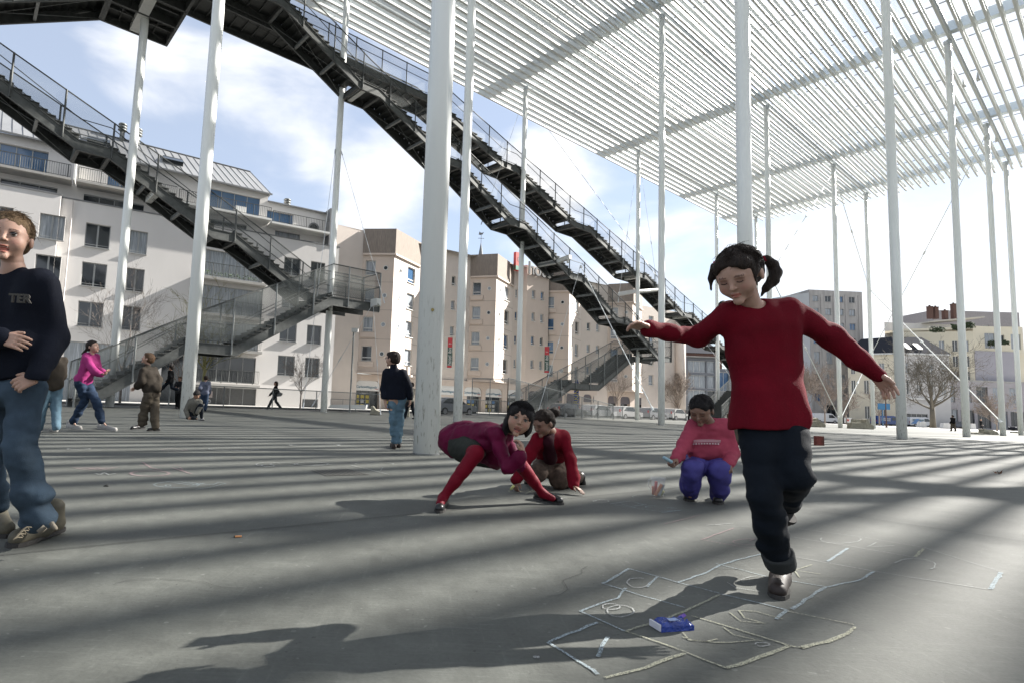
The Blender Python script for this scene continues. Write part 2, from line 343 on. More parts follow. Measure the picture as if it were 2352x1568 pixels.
        tot = abs(nodes[-1][0] - nodes[0][0]); n = max(2, round(tot / 1.9)); sg = 1 if nodes[-1][0] > nodes[0][0] else -1
        for k in range(n + 1):
            s_ = nodes[0][0] + sg * tot * k / n; z = interp(nodes, s_)
            bd(MB().bar(ST(s_, t + (.05 if t == t0 else -.05), z + .05), ST(s_, t + (.05 if t == t0 else -.05), interp(tp, s_) + hr), .06, .06), 'railing_post', M['galv'] if not light else M['galv_light'])
        bd(r, 'handrail', M['galv']); bd(mesh, 'mesh_panel', M[meshm])
    for s_ in ends:   # closing rail across the end
        r = MB(); mesh = MB(); z = interp(nodes, s_) + D
        for h in (hr, .95, .1): r.bar(ST(s_, t0, z + h), ST(s_, t1, z + h), .045, .045)
        for t in (t0, t1): r.bar(ST(s_, t, z - D), ST(s_, t, z + hr), .06, .06)
        mesh.quad(ST(s_, t0, z + .1), ST(s_, t1, z + .1), ST(s_, t1, z + hr), ST(s_, t0, z + hr))
        bd(r, 'end_rail', M['galv']); bd(mesh, 'mesh_panel', M['mesh'])
    return e
# middle staircase: long descent, in front of the column row
stair('longest dark steel staircase, descending from the upper left to above the hotel arcade',
      [(1.4, 20.45), (5.9, 20.45), (10.6, 17.95), (12.0, 17.95), (17.0, 15.6), (18.2, 15.6), (23.0, 13.05), (24.6, 13.05), (29.8, 10.45), (31.2, 10.45), (36.0, 7.85), (37.6, 7.85), (42.5, 5.25), (44.6, 5.25)],
      1.75, .0, landing_beams=(11.0, 28.2, 42.9), ends=(44.6,))
# back staircase
stair('upper dark steel staircase running parallel behind the longest one, against the sky',
      [(2.0, 20.3), (17.4, 20.3), (24.0, 18.05), (25.6, 18.05), (32.7, 15.5), (34.9, 15.5), (41.5, 13.0), (43.7, 13.0), (50.2, 10.4), (52.6, 10.4), (59.2, 7.85), (61.4, 7.85), (66.5, 5.25), (69.5, 5.25)],
      -.15, -2.0, landing_beams=(24.4, 43.0, 52.0))
stair('lower pale steel stair flight coming down to the square behind the pink-shirted girl',
      [(69.5, 5.25), (66.5, 5.25), (61.4, 2.7), (59.4, 2.7), (54.0, -.3)], 2.0, .1, light=True, meshm='mesh_dense', ends=(69.5,))
# left staircase, behind the columns
stair('dark steel staircase descending across the pale apartment building at the left',
      [(-14.2, 16.2), (-7.9, 13.5), (-6.7, 13.5), (-2.1, 10.95), (-.9, 10.95), (3.9, 8.35), (5.0, 8.35), (9.5, 5.75), (12.6, 5.75)], -.12, -1.85, landing_beams=(1.2,))
stair('lowest steel stair flight with tall mesh sides rising behind the girl in the pink hoodie',
      [(12.6, 5.62), (9.6, 5.6), (4.7, 2.55), (2.6, 2.55), (-1.6, -.35)], 1.8, .12, light=True, meshm='mesh_dense', hr=1.75, ends=(12.6,))
stair('grey steel return flight with closed treads in front of the hotel arcade',
      [(44.6, 5.15), (41.2, 5.15), (36.2, 2.35), (32.6, 2.35), (27.4, -.35)], -.1, -1.9, light=True, meshm='mesh_dense')
# platform and the flight that leaves it towards the left
pl = stair('dark steel platform at the top left with a flight leaving to the left', [(1.35, 17.85), (-1.6, 17.85), (-9.0, 13.9)], .4, -1.4, rails=(True, True))
e2 = MB()
for s_ in (1.3, -1.5): e2.bar(ST(s_, 3.4, 18.05), ST(s_, -1.4, 18.05), .12, .44)
for t in (3.4, 1.9): e2.bar(ST(1.3, t, 18.05), ST(-1.5, t, 18.05), .1, .44)
for t in (-.5, 1.1, 2.6): e2.bar(ST(1.3, t, 18.15), ST(-1.5, t, 18.15), .08, .16)
e2.prism([ST(1.3, 3.4, 18.3), ST(-1.5, 3.4, 18.3), ST(-1.5, -1.4, 18.3), ST(1.3, -1.4, 18.3)], (0, 0, 0), (0, 0, .04))
o = e2.build('platform_frame', M['galv']); o.parent = pl; o.matrix_parent_inverse = Matrix.Translation(pl.location).inverted()
e2 = MB(); e2.bar(ST(-.15, 3.3, 18.0), ST(-.15, -1.3, 18.0), .45, .3); o = e2.build('hanger_beam', M['galv_white']); o.parent = pl; o.matrix_parent_inverse = Matrix.Translation(pl.location).inverted()
stair('high dark steel flight above the platform, cut by the top of the view', [(1.4, 20.4), (-2.2, 20.4), (-9.0, 24.0)], 3.3, 1.9, rails=(False, False))

# brackets and rods
def cable(a, b_, label, r=.013, turn=True, g='thin steel cables tied to the white columns', thick=None):
    c = MB(); r_ = thick or r; c.tube([a, b_], r_, 6)
    A = Vector(a); B = Vector(b_); d = (B - A)
    if turn: c.tube([A + d * .52, A + d * .52 + d.normalized() * .35], r_ * 2.4, 6); c.tube([A, A + d.normalized() * .25], r_ * 2.6, 6); c.tube([B, B - d.normalized() * .3], r_ * 2.6, 6)
    o = c.build('cable' if r_ < .03 else 'tie_rod', cable_m if r_ < .03 else M['white_steel']); tag(o, label, 'cable' if r_ < .03 else 'rod', g); return o
CP = lambda i, j, z=0, ds=0, dt=0: (lambda p: (p[0] + OFF.get((i, j), 0), p[1], p[2]))(ST(SI[i] + ds, j * DJ + dt, z))
cable(CP(1, 0, 14.9, .2), ST(12.0, 3.2, 5.9), 'thin cable right of the column above the left stair landing')
cable(CP(1, 0, 14.9, -.2), CP(1, 0, .2, -1.5, .5), 'thin cable slanting down left of the column at the left stair landing')
cable(ST(12.0, 2.1, 6.0), ST(11.6, 3.9, .05), 'cable dropping from the left stair landing corner straight to the paving')
cable(ST(12.0, 2.1, 6.0), ST(9.6, .3, .3), 'cable from the corner of the left stair landing slanting left to the column foot')
cable(CP(2, 0, 23.9, .2), CP(3, 1, 1.0, -1, -.6), 'long cable crossing in front of the long stair down to a column foot', .016)
cable(CP(2, 0, 23.9, -.2), ST(22.0, 0, 13.2), 'thin cable left of the column behind the squatting girls, from the roof edge')
cable(CP(3, 0, 23.9, .2), CP(3, 0, 10, 3.6, .3), 'thin cable right of the column beneath the long stair end, under the roof')
cable(CP(3, 0, 23.9, -.2), CP(3, 0, 10, -3.6, .3), 'thin cable left of the column beneath the long stair end, under the roof')
cable(ST(30.8, 1.9, 11.6), CP(2, 1, .8, -.3, -.3), 'steel rod from the bracket on the long stair down to a column foot', thick=.03)
cable(ST(30.8, 1.9, 11.6), CP(2, 0, .3, .3, 1.6), 'steel cable from the long stair bracket to the paving behind the squatting girls', thick=.016)
g2 = 'white rods and cables crossing between the right-hand columns'
cable(CP(4, 1, .9, -.25), CP(3, 1, 11.5, .2), 'white rod meeting a column foot in a V from the left, beside the hopping girl', thick=.036, g=g2)
cable(CP(4, 1, .9, .25), CP(5, 1, 7.5, -.2), 'white rod meeting a column foot in a V from the right, near the concrete blocks', thick=.036, g=g2)
cable(CP(3, 1, 11.5, .2), CP(4, 1, 23.9, -.3), 'thin white rod rising from behind the hopping girl to the roof', thick=.03, g=g2)
cable(CP(5, 1, 7.5, -.2), CP(4, 2, 23.9, -.3), 'thin white rod rising to the column top at the upper right', thick=.03, g=g2)
cable(CP(4, 2, 1.0, -.3), CP(5, 1, 14.5, .2), 'white rod ending at a column foot beside broken stone blocks', thick=.042, g=g2)
cable(CP(5, 1, 14.5, .2), CP(4, 1, 23.9, .3), 'thin white rod falling right from the column that ends in a V', thick=.03, g=g2)
b = MB()
b.bar(CP(3, 0, 10.95, .1), ST(SI[2] + .3, DJ - .2, 11.0), .2, .2)
# short bracket between the slim column and its neighbour on the long stair
b = MB(); b.bar(ST(28.2, 1.75, 11.45), ST(28.2, 2.9, 11.6), .28, .3); b.bar(ST(28.2, 2.7, 11.2), ST(28.2, 2.7, 11.75), .3, .12)
tag(b.build('stair_bracket', M['galv_white']), 'pale steel bracket sticking out of the long middle stair, with rods tied to it', 'bracket', 'brackets on the stairs')
b = MB(); b.bar(ST(12.1, 1.9, 6.05), ST(12.1, 2.5, 6.05), .3, .4); b.tube([ST(12.1, 2.3, 5.95), ST(12.1, 2.62, 5.95)], .09, 10)
tag(b.build('stair_bracket', M['galv_white']), 'pale steel bracket at the corner of the left stair landing', 'bracket', 'brackets on the stairs')
b = MB(); b.bar(ST(41.9, 0, 11.6), ST(41.9, -1.9, 11.55), .25, .35); b.tube([ST(42.1, -.1, 11.6), ST(45.5, -.1, 12.3)], .16, 8)
tag(b.build('stair_bracket', M['galv_white']), 'white bar joining the upper stair to a slim column', 'bracket', 'brackets on the stairs')
b = MB(); b.bar(ST(27.2, -1.0, 14.3), ST(24.6, -1.0, 15.6), .3, .35)
tag(b.build('stair_bracket', M['galv_white']), 'white bracket hanging under the upper stair between two columns', 'bracket', 'brackets on the stairs')

# edge fence of the square
def fence(label, pts, h=1.1, post=2.0, mm='mesh', z0=0, t=None, hs=None):
    e = empty('mesh_fence', pts[0], label, 'fence')
    f = MB(); ms = MB(); f.tube
    for a, c in zip(pts, pts[1:]):
        a = Vector(a); c = Vector(c); l = (c - a).length; n = max(1, round(l / post)); h0, h1 = (h, h) if not hs else hs
        up0, up1 = Vector((0, 0, h0)), Vector((0, 0, h1))
        f.bar(a + up0, c + up1, .05, .05); f.bar(a + Vector((0, 0, .1)), c + Vector((0, 0, .1)), .035, .035)
        for k in range(n + 1):
            p = a.lerp(c, k / n); f.bar(p, p + up0.lerp(up1, k / n), .05, .05)
        ms.quad(a + Vector((0, 0, .1)), c + Vector((0, 0, .1)), c + up1, a + up0)
    for b_, n_, m_ in ((f, 'frame', M['galv_light']), (ms, 'mesh_panel', M[mm])):
        o = b_.build(n_, m_); o.parent = e; o.matrix_parent_inverse = Matrix.Translation(e.location).inverted()
fence('grey mesh fence along the edge of the square in front of the garage', [ST(-8, -3.4), ST(17.5, -3.4)], h=1.2, post=3.0)
fence('grey mesh fence in front of the travel agency arcade', [ST(21, -3.4), ST(30, -3.4)], h=1.15, post=2.2)
fence('low grey mesh fence behind the slim column, parked cars behind it', [ST(37, -3.0), ST(74, -3.0)], h=1.15, post=2.4, mm='mesh_dense')
fence('sloping mesh panel closing the foot of the grey return flight', [ST(24.5, .6), ST(37, .8)], hs=(2.7, 1.2), post=2.1, mm='mesh')
fence('tall mesh gate panel left of the grey return flight', [ST(22.6, -1.0), ST(24.5, .6)], h=2.6, post=1.2)
# ---------------------------------------------------------------- buildings
M['render_white'] = mat('white_render', (.64, .62, .60), .85, var=.06, vscale=.35, stretch=(1, 1, .5), bump=.08, bscale=25)
M['grey_trim'] = mat('grey_trim', (.16, .165, .17), .6)
M['zinc'] = mat('zinc_roof', (.30, .305, .31), .45, metal=.4, var=.08, vscale=1.2)
M['slab'] = mat('concrete_slab', (.36, .35, .33), .8, var=.12, vscale=2)
M['glass_dark'] = mat('window_glass', (.025, .03, .035), .06, spec=.8)
M['glass_blue'] = mat('sky_glass', (.05, .11, .21), .05, spec=.9)
M['curtain'] = mat('curtained_glass', (.30, .33, .36), .25, var=.45, vscale=2.2, stretch=(6, 6, .3), spec=.8)
M['frame_grey'] = mat('window_frame', (.30, .31, .31), .5)
M['frame_white'] = mat('white_frame', (.62, .62, .60), .5)
M['garage'] = mat('garage_door', (.09, .09, .09), .6, var=.2, vscale=3)
M['beige'] = mat('beige_concrete', (.56, .475, .41), .85, var=.10, vscale=.45, stretch=(1, 1, .45), bump=.08, bscale=30)
M['beige_light'] = mat('beige_panel', (.62, .55, .49), .85, var=.06, vscale=1)
M['ribbed'] = mat('ribbed_concrete', (.24, .205, .175), .9, var=.3, vscale=6, stretch=(3, 3, .25), bump=.3, bscale=12)
M['pipe_m'] = mat('drain_pipe', (.45, .43, .42), .5)
def child(b, n, m, e, smooth=False, **k):
    o = b.build(n, m, smooth=smooth, **k); o.parent = e
    r = e
    while r.parent: r = r.parent
    o.matrix_parent_inverse = Matrix.Translation(r.location).inverted() if e.type == 'EMPTY' else Matrix.Identity(4)
    return o
def facade(e, P0, P1, z0, z1, ops, wm, glass='glass_dark', fr='frame_grey', dep=.22, name='wall', reveal=None, sill=True, proud=0):
    P0 = Vector((P0[0], P0[1], 0)); P1 = Vector((P1[0], P1[1], 0)); d = (P1 - P0); Lf = d.length; d.normalize(); n = Vector((d.y, -d.x, 0)); P0 = P0 + n * proud
    X = lambda s, z, o=0: P0 + d * s + n * o + Vector((0, 0, z))
    us = sorted({0, Lf} | {max(0, min(Lf, o[0])) for o in ops if o[4] != 'r'} | {max(0, min(Lf, o[1])) for o in ops if o[4] != 'r'})
    zs = sorted({z0, z1} | {o[2] for o in ops if o[4] != 'r'} | {o[3] for o in ops if o[4] != 'r'})
    w = MB()
    for a, b_ in zip(us, us[1:]):
        for c, f in zip(zs, zs[1:]):
            mu, mz = (a + b_) / 2, (c + f) / 2
            if any(o[4] != 'r' and o[0] < mu < o[1] and o[2] < mz < o[3] for o in ops): continue
            w.quad(X(a, c), X(b_, c), X(b_, f), X(a, f))
    for o in ops:
        if o[4] == 'r': continue
        a, b_, c, f = o[:4]
        for q in ((X(a, c), X(a, f), X(a, f, -dep), X(a, c, -dep)), (X(b_, f), X(b_, c), X(b_, c, -dep), X(b_, f, -dep)), (X(a, f), X(b_, f), X(b_, f, -dep), X(a, f, -dep)), (X(b_, c), X(a, c), X(a, c, -dep), X(b_, c, -dep))): w.quad(*q)
    wall = child(w, name, wm, e)
    rr = random.Random(int(P0.x * 10) + len(ops))
    axf = (d, n, Vector((0, 0, 1)))
    for o in ops:
        a, b_, c, f, k = o[:5]; gl = o[5] if len(o) > 5 else glass
        if gl == 'mix': gl = rr.choice(['glass_dark', 'glass_dark', 'glass_dark', 'glass_dark', 'curtain'])
        if gl == 'mixc': gl = rr.choice(['glass_dark', 'curtain', 'curtain', 'glass_blue'])
        fb = MB(); pb = MB()
        if k == 'r':
            cx, cz, r = (a + b_) / 2, (c + f) / 2, (b_ - a) / 2; pts = [(math.cos(t * math.pi / 10), math.sin(t * math.pi / 10)) for t in range(20)]
            for i in range(20):
                p, q = pts[i], pts[(i + 1) % 20]
                fb.add([X(cx + p[0] * r, cz + p[1] * r, .05), X(cx + q[0] * r, cz + q[1] * r, .05), X(cx + q[0] * r * .75, cz + q[1] * r * .75, .05), X(cx + p[0] * r * .75, cz + p[1] * r * .75, .05),
                        X(cx + p[0] * r, cz + p[1] * r, .0), X(cx + q[0] * r, cz + q[1] * r, .0), X(cx + q[0] * r * .75, cz + q[1] * r * .75, .006), X(cx + p[0] * r * .75, cz + p[1] * r * .75, .006)],
                       [(0, 1, 2, 3), (0, 4, 5, 1), (3, 2, 6, 7)])
            pb.quad(*[X(cx + p[0] * r * .76, cz + p[1] * r * .76, .008) for p in pts])
        elif k in ('w', 'w1', 'W'):
            t = .06
            for q in ((a + t / 2, (c + f) / 2, t, f - c), (b_ - t / 2, (c + f) / 2, t, f - c), ((a + b_) / 2, c + t / 2, b_ - a, t), ((a + b_) / 2, f - t / 2, b_ - a, t)):
                fb.box(X(q[0], q[1], -dep + .05), (q[2], .06, q[3]), axf)
            if k != 'w1': fb.box(X((a + b_) / 2, (c + f) / 2, -dep + .055), (.11, .06, f - c - .1), axf)
            if k == 'w1': fb.box(X((a + b_) / 2, c + (f - c) * .25, -dep + .055), (b_ - a - .1, .05, .09), axf)
            if sill: fb.box(X((a + b_) / 2, c + .02, .04), (b_ - a + .06, .16, .05), axf)
            if k == 'w' and sill: fb.box(X((a + b_) / 2, c + .22, -.06), (b_ - a, .025, .025), axf)
            pb.quad(X(a, c, -dep + .03), X(b_, c, -dep + .03), X(b_, f, -dep + .03), X(a, f, -dep + .03))
        elif k == 'd':
            n_ = max(1, round((b_ - a) / 1.0))
            for i in range(1, n_): fb.box(X(a + (b_ - a) * i / n_, (c + f) / 2, -dep + .04), (.05, .04, f - c), axf)
            for z_ in (c + .03, f - .03): fb.box(X((a + b_) / 2, z_, -dep + .04), (b_ - a, .05, .06), axf)
            pb.quad(X(a, c, -dep), X(b_, c, -dep), X(b_, f, -dep), X(a, f, -dep))
        fo = child(fb, 'window' if k != 'd' else 'door', M[fr], e)
        po = pb.build('pane' if k != 'd' else 'leaf', M[gl] if isinstance(gl, str) else gl); po.parent = fo
    return X, axf
def railing(e, X, s0, s1, z, h=1.0, off=.6, step=.14, m='galv'):
    b = MB(); b.bar(X(s0, z + h, off), X(s1, z + h, off), .04, .04); b.bar(X(s0, z + .08, off), X(s1, z + .08, off), .04, .03)
    n = int(abs(s1 - s0) / step)
    for i in range(n + 1): b.bar(X(s0 + (s1 - s0) * i / n, z + .08, off), X(s0 + (s1 - s0) * i / n, z + h, off), .018, .018) if i % 10 else b.bar(X(s0 + (s1 - s0) * i / n, z, off), X(s0 + (s1 - s0) * i / n, z + h, off), .05, .05)
    return child(b, 'balcony_railing', M[m], e)
SZ = -.15
# pale apartment block
A0 = Vector((-24.2, 41, 0)); dA = Vector((math.cos(math.radians(30)), math.sin(math.radians(30)), 0))
wa = empty('apartment_building', A0, 'pale rendered apartment block with a metal seam roof behind the left stairs', 'building')
pA = lambda s, o=0: A0 + dA * s + Vector((dA.y, -dA.x, 0)) * o
ops = []
rows = [(10.95, 12.73), (8.08, 9.85), (5.18, 7.0)]
for r in rows:
    ops += [(-.86, .72, *r, 'w'), (2.0, 3.2, *r, 'w')]
ops += [(-1.42, 2.9, -.1, 4.1, 'd', 'curtain'), (4.9, 6.4, -.1, 3.9, 'd', 'glass_dark')]
for r in ((9.9, 12.2), (7.05, 9.35), (4.35, 6.6)): ops += [(6.7, 12.0, *r, 'd', 'curtain')]
ops += [(6.9, 11.9, 1.75, 3.85, 'd', 'glass_dark'), (7.0, 12.1, -.1, 1.35, 'd', 'garage')]
for r in ((11.05, 12.6), (8.2, 9.8), (5.35, 7.03), (2.53, 4.23)): ops += [(13.7, 15.15, *r, 'w'), (16.05, 17.35, *r, 'w')]
ops += [(16.0, 17.4, -.1, .7, 'd', 'garage')]
X, axf = facade(wa, pA(-1.81), pA(18.55), SZ, 14.2, [(a + 1.81, b_ + 1.81, c, f, *k) for a, b_, c, f, *k in ops], M['render_white'], 'mix', 'frame_grey')
Xs = lambda s, z, o=0: X(s + 1.81, z, o)
# left part steps out a little
opl = []
for r in rows: opl += [(5.2, 6.4, *r, 'w'), (2.2, 3.4, *r, 'w')]
facade(wa, pA(-10.5, .55), pA(-2.5, .55), SZ, 14.2, [(a + 1.8 - .1, b_ + 1.8 + .2, c, f, k) for a, b_, c, f, k in opl], M['render_white'], 'mix', 'frame_grey')
facade(wa, pA(-2.5, .55), pA(-2.5, 0), SZ, 14.2, [], M['render_white']); facade(wa, pA(-2.5, 0), pA(-1.81, 0), SZ, 14.2, [], M['render_white'])
b = MB(); b.tube([Xs(-1.78, 0, .12), Xs(-1.78, 14.1, .12)], .05, 8); child(b, 'drain_pipe', M['pipe_m'], wa)
for s_, s2 in ((-10.5, -2.45), (-2.5, 18.6)):
    b = MB(); o_ = .55 if s_ < -5 else 0; b.bar(Xs(s_, 14.25, o_ - .1), Xs(s2, 14.25, o_ - .1), .3, .09); child(b, 'cornice', M['grey_trim'], wa)
# storeys above the cornice, set back
sb = -.9
up = [(4.1 + .5, 7.95, 14.3, 15.1, 'd', 'glass_dark'), (9.6, 13.6, 14.3, 15.05, 'd', 'glass_dark'), (18.5, 21.4, 14.3, 14.95, 'd', 'glass_dark')]
facade(wa, pA(-10.8, sb), pA(13.0, sb), 14.2, 15.5, up, M['render_white'], fr='frame_grey')
up = [(1.5, 7.2, 15.65, 17.6, 'd', 'glass_blue'), (11.0, 13.6, 15.65, 17.6, 'd', 'glass_blue'), (18.2, 22.35, 15.6, 17.5, 'd', 'glass_blue')]
facade(wa, pA(-10.8, sb), pA(12.2, sb), 15.5, 18.3, up, M['render_white'], fr='frame_grey')
facade(wa, pA(12.2, sb), pA(12.2, -9), 14.2, 18.3, [], M['render_white'])
facade(wa, pA(12.2, sb), pA(18.5, sb), 14.2, 17.3, [(.2, 3.0, 14.35, 15.0, 'd', 'curtain'), (.0, 2.3, 15.55, 16.65, 'd', 'glass_blue'), (3.7, 4.7, 15.3, 16.3, 'r'), (4.2, 5.1, 13.7, 14.6, 'r')], M['render_white'], fr='grey_trim')
b = MB(); b.bar(Xs(12.2, 17.35, sb + .05), Xs(18.5, 17.35, sb + .05), .3, .1); b.prism([Xs(17.5, 14.2, .1), Xs(17.8, 14.2, .1), Xs(17.8, 17.6, .1), Xs(17.5, 17.6, .1)], axf[1] * -1.5, axf[1] * 0.0); child(b, 'cornice', M['grey_trim'], wa)
for s_, s2, z in ((-10.8, -2.0, 15.52), (-1.7, 5.0, 15.52), (5.0, 12.3, 15.4), (12.3, 17.4, 15.2)):
    b = MB(); b.box(Xs((s_ + s2) / 2, z, -.2), (s2 - s_, 1.5, .16), axf); child(b, 'balcony_slab', M['slab' if s_ < 5 else 'frame_white'], wa); railing(wa, Xs, s_ + .1, s2 - .1, z + .08, .95, .45)
b = MB(); b.box(Xs(-1.85, 16.3, -.1), (.12, 1.3, 1.6), axf); child(b, 'party_screen', M['frame_white'], wa)
# loggias
for z in (9.85, 7.0, 4.3, 1.6):
    b = MB(); b.box(Xs(9.35, z - .08, .35), (5.5, 1.3, .2), axf); child(b, 'balcony_slab', M['slab'], wa); railing(wa, Xs, 6.7, 12.0, z + .05, 1.05, .9, .12)
b = MB(); random.seed(3)
for k in range(260):
    p = Xs(7.3 + random.random() * 4.2, 10.05 + random.random() * .28, .55 + random.random() * .2); r = .05 + random.random() * .05
    b.add([p + Vector((random.uniform(-r, r), random.uniform(-r, r), random.uniform(-r, r))) for _ in range(3)], [(0, 1, 2)])
tag(b.build('balcony_plants', mat('balcony_leaves', (.05, .10, .03), .7)), 'low green plants along the balcony behind the left stairs', 'plants')
# roof
b = MB(); e0, e1 = sb + .35, -4.5
b.quad(Xs(-12, 18.4, e0), Xs(12.4, 17.95, e0), Xs(10.9, 20.2, e1 + 2.0), Xs(-12, 20.75, e1 + 2.0)); b.quad(Xs(12.4, 17.95, e0), Xs(12.4, 17.95, -9), Xs(10.9, 20.2, -7), Xs(10.9, 20.2, e1 + 2.0))
rf = child(b, 'roof', M['zinc'], wa)
b = MB(); 
for k in range(40):
    t = k / 39; p = Xs(-12, 18.42, e0).lerp(Xs(12.35, 17.97, e0), t); q = Xs(-12, 20.77, e1 + 2.0).lerp(Xs(10.9, 20.22, e1 + 2.0), t); b.bar(p, q, .02, .035)
b.bar(Xs(-12, 18.36, e0 + .06), Xs(12.45, 17.9, e0 + .06), .12, .12); b.bar(Xs(-12, 20.78, e1 + 2), Xs(10.9, 20.24, e1 + 2), .12, .06)
b.build('standing_seams', M['grey_trim']).parent = rf
for (s_, z_) in ((-.6, 19.4), (4.6, 19.2)):
    b = MB(); b.box(Xs(s_, z_, -1.55), (1.5, .5, .9), (axf[0], (axf[1] * .55 + Vector((0, 0, .83))).normalized(), (Vector((0, 0, .55)) - axf[1] * .83).normalized())); b.build('roof_window', M['glass_dark']).parent = rf
for s_, z_, lb in ((.9, 20.6, 'a'), (2.0, 20.5, 'b'), (14.3, 17.4, 'c')):
    b = MB(); b.tube([Xs(s_, z_ - .5, -2.4), Xs(s_, z_ + .5, -2.4)], .18, 10); 
    for q in range(3): b.tube([Xs(s_, z_ + .5 + q * .22, -2.4), Xs(s_, z_ + .62 + q * .22, -2.4)], [.34, .26], 10)
    b.build('chimney', M['galv_light'], smooth=True).parent = rf
b = MB(); b.box(Xs(9.9, 15.9, -.4), (.9, .35, .7), axf); child(b, 'air_conditioner', M['frame_white'], wa)
# signs beside the garage
b = MB(); b.box(Xs(8.45, .75, -.1), (.55, .04, .5), axf); tag(b.build('parking_sign', mat('sign_board', (.42, .36, .35), .6)), 'small pale sign with a red ring on the dark garage door', 'sign')
b = MB(); b.cur = 0; b.tube([Xs(8.45, .82, -.07), Xs(8.45, .82, -.055)], .13, 16); o = b.build('symbol', mat('sign_red', (.35, .06, .05), .6)); o.parent = bpy.data.objects['parking_sign']
b = MB(); b.tube([Xs(8.45, .2, -.1), Xs(8.45, .2, -.06)], .19, 16); tag(b.build('round_sign', mat('sign_grey', (.5, .5, .5), .6)), 'round white sign with a dark symbol on the garage door', 'sign')
b = MB(); b.box(Xs(8.45, .22, -.052), (.2, .01, .09), axf); b.build('symbol', M['garage']).parent = bpy.data.objects['round_sign']

# hotel with polygonal bays
M['sign_blue'] = mat('lettering_teal', (.05, .16, .24), .6); M['sign_red'] = mat('lettering_red', (.45, .05, .04), .6); M['dark_letter'] = mat('dark_letter', (.05, .055, .06), .5)
def text(e, s, X, axf, sc, zc, off, size, m, ext=.01, bold=0.0, align='CENTER', name='lettering', vert=False):
    cu = bpy.data.curves.new(name, 'FONT'); cu.body = s; cu.size = size; cu.extrude = ext; cu.offset = bold; cu.align_x = align; cu.align_y = 'CENTER'
    o = bpy.data.objects.new(name, cu); COL.objects.link(o)
    d, n = axf[0], axf[1]; z = Vector((0, 0, 1)); xa, ya = (d, z) if not vert else (z, -d)
    if callable(X): p = X(sc, zc, off)
    else: p = X
    R = Matrix((xa, ya, n)).transposed().to_4x4(); dg = bpy.context.evaluated_depsgraph_get(); dg.update()
    me = bpy.data.meshes.new_from_object(o.evaluated_get(dg)); me.materials.clear(); me.materials.append(m)
    bpy.data.objects.remove(o); o = bpy.data.objects.new(name, me); COL.objects.link(o)
    me.transform(Matrix.Translation(p) @ R)
    if e is not None:
        o.parent = e; r = e
        while r.parent: r = r.parent
        o.matrix_parent_inverse = Matrix.Translation(r.location).inverted() if (e.type == 'EMPTY') else Matrix.Identity(4)
    return o
H0 = Vector((-6.9, 56.5, 0))
ib = empty('hotel_building', H0, 'beige concrete hotel with polygonal bays, round windows and an arcade of shops', 'building')
bays = [((-6.7, 56.5), (-3.52, 56.1), (-1.0, 60.9)), ((4.79, 64.93), (7.65, 63.98), (10.3, 69.0)), ((14.6, 71.6), (17.6, 70.6), (20.4, 75.4)), ((24.6, 77.4), (27.5, 76.1), (30.9, 81.9))]
rowsb = [(13.2, 14.7), (10.35, 11.9), (7.4, 9.0), (4.6, 6.12)]
rowz = [14.68, 11.9, 9.0, 6.12]
Xb = []
for bi, (a, b_, c) in enumerate(bays):
    o1 = []
    for z in rowz: o1 += [(.32, 1.34, z - 1.5, z, 'w1', 'mixc'), (2.12, 2.62, z - 1.0, z - .5, 'r', random.choice(['glass_dark', 'curtain']))]
    L1 = (Vector(b_) - Vector(a)).length; k1 = L1 / 3.2
    o1 = [(o[0] * k1, o[1] * k1, *o[2:]) for o in o1]
    Xl, axl = facade(ib, a, b_, 3.45, 15.3, o1, M['beige'], fr='frame_white')
    o2 = []
    for z in rowz: o2 += [(1.05, 1.55, z - 1.0, z - .5, 'r', random.choice(['glass_dark', 'curtain'])), (2.8, 4.4, z - 1.6, z + .1, 'w1', 'mixc')]
    Xr, axr = facade(ib, b_, c, 3.45, 15.3, o2, M['beige_light'], fr='frame_white')
    # ribbed parapet and string courses
    A, B, C_ = Vector((*a, 0)), Vector((*b_, 0)), Vector((*c, 0)); n1, n2 = axl[1], axr[1]
    facade(ib, A + n1 * .12, B + n1 * .12 + n2 * .12, 15.35, 17.9, [], M['ribbed'], name='parapet'); facade(ib, B + n1 * .12 + n2 * .12, C_ + n2 * .12, 15.35, 17.9, [], M['ribbed'], name='parapet')
    q = MB()
    q.quad(A + Vector((0, 0, 17.9)), B + Vector((0, 0, 17.9)), C_ + Vector((0, 0, 17.9)), A + (C_ - B) + Vector((0, 0, 17.9)))
    child(q, 'bay_roof', M['beige'], ib); q = MB()
    q.quad(A + Vector((0, 0, 3.45)), A + (C_ - B) + Vector((0, 0, 3.45)), C_ + Vector((0, 0, 3.45)), B + Vector((0, 0, 3.45)))
    child(q, 'bay_soffit', M['beige'], ib)
    for z in (15.3, 3.5): q = MB(); q.bar(A + n1 * .1 + Vector((0, 0, z)), B + n1 * .1 + n2 * .1 + Vector((0, 0, z)), .2, .18); q.bar(B + n1 * .1 + n2 * .1 + Vector((0, 0, z)), C_ + n2 * .1 + Vector((0, 0, z)), .2, .18); child(q, 'string_course', M['beige'], ib)
    for z in (12.5, 9.7, 6.8): q = MB(); q.bar(A + n1 * .0 + Vector((0, 0, z)), B + n1 * .0 + n2 * .0 + Vector((0, 0, z)), .02, .03); q.bar(B + Vector((0, 0, z)), C_ + Vector((0, 0, z)), .02, .03); child(q, 'panel_joint', M['ribbed'], ib)
    for z in rowz: q = MB(); q.box(Xl(.85 * k1, z - 1.8, .05), (1.5, .14, .5), axl); child(q, 'window_apron', M['beige'], ib)
    Xb.append((Xl, axl, Xr, axr))
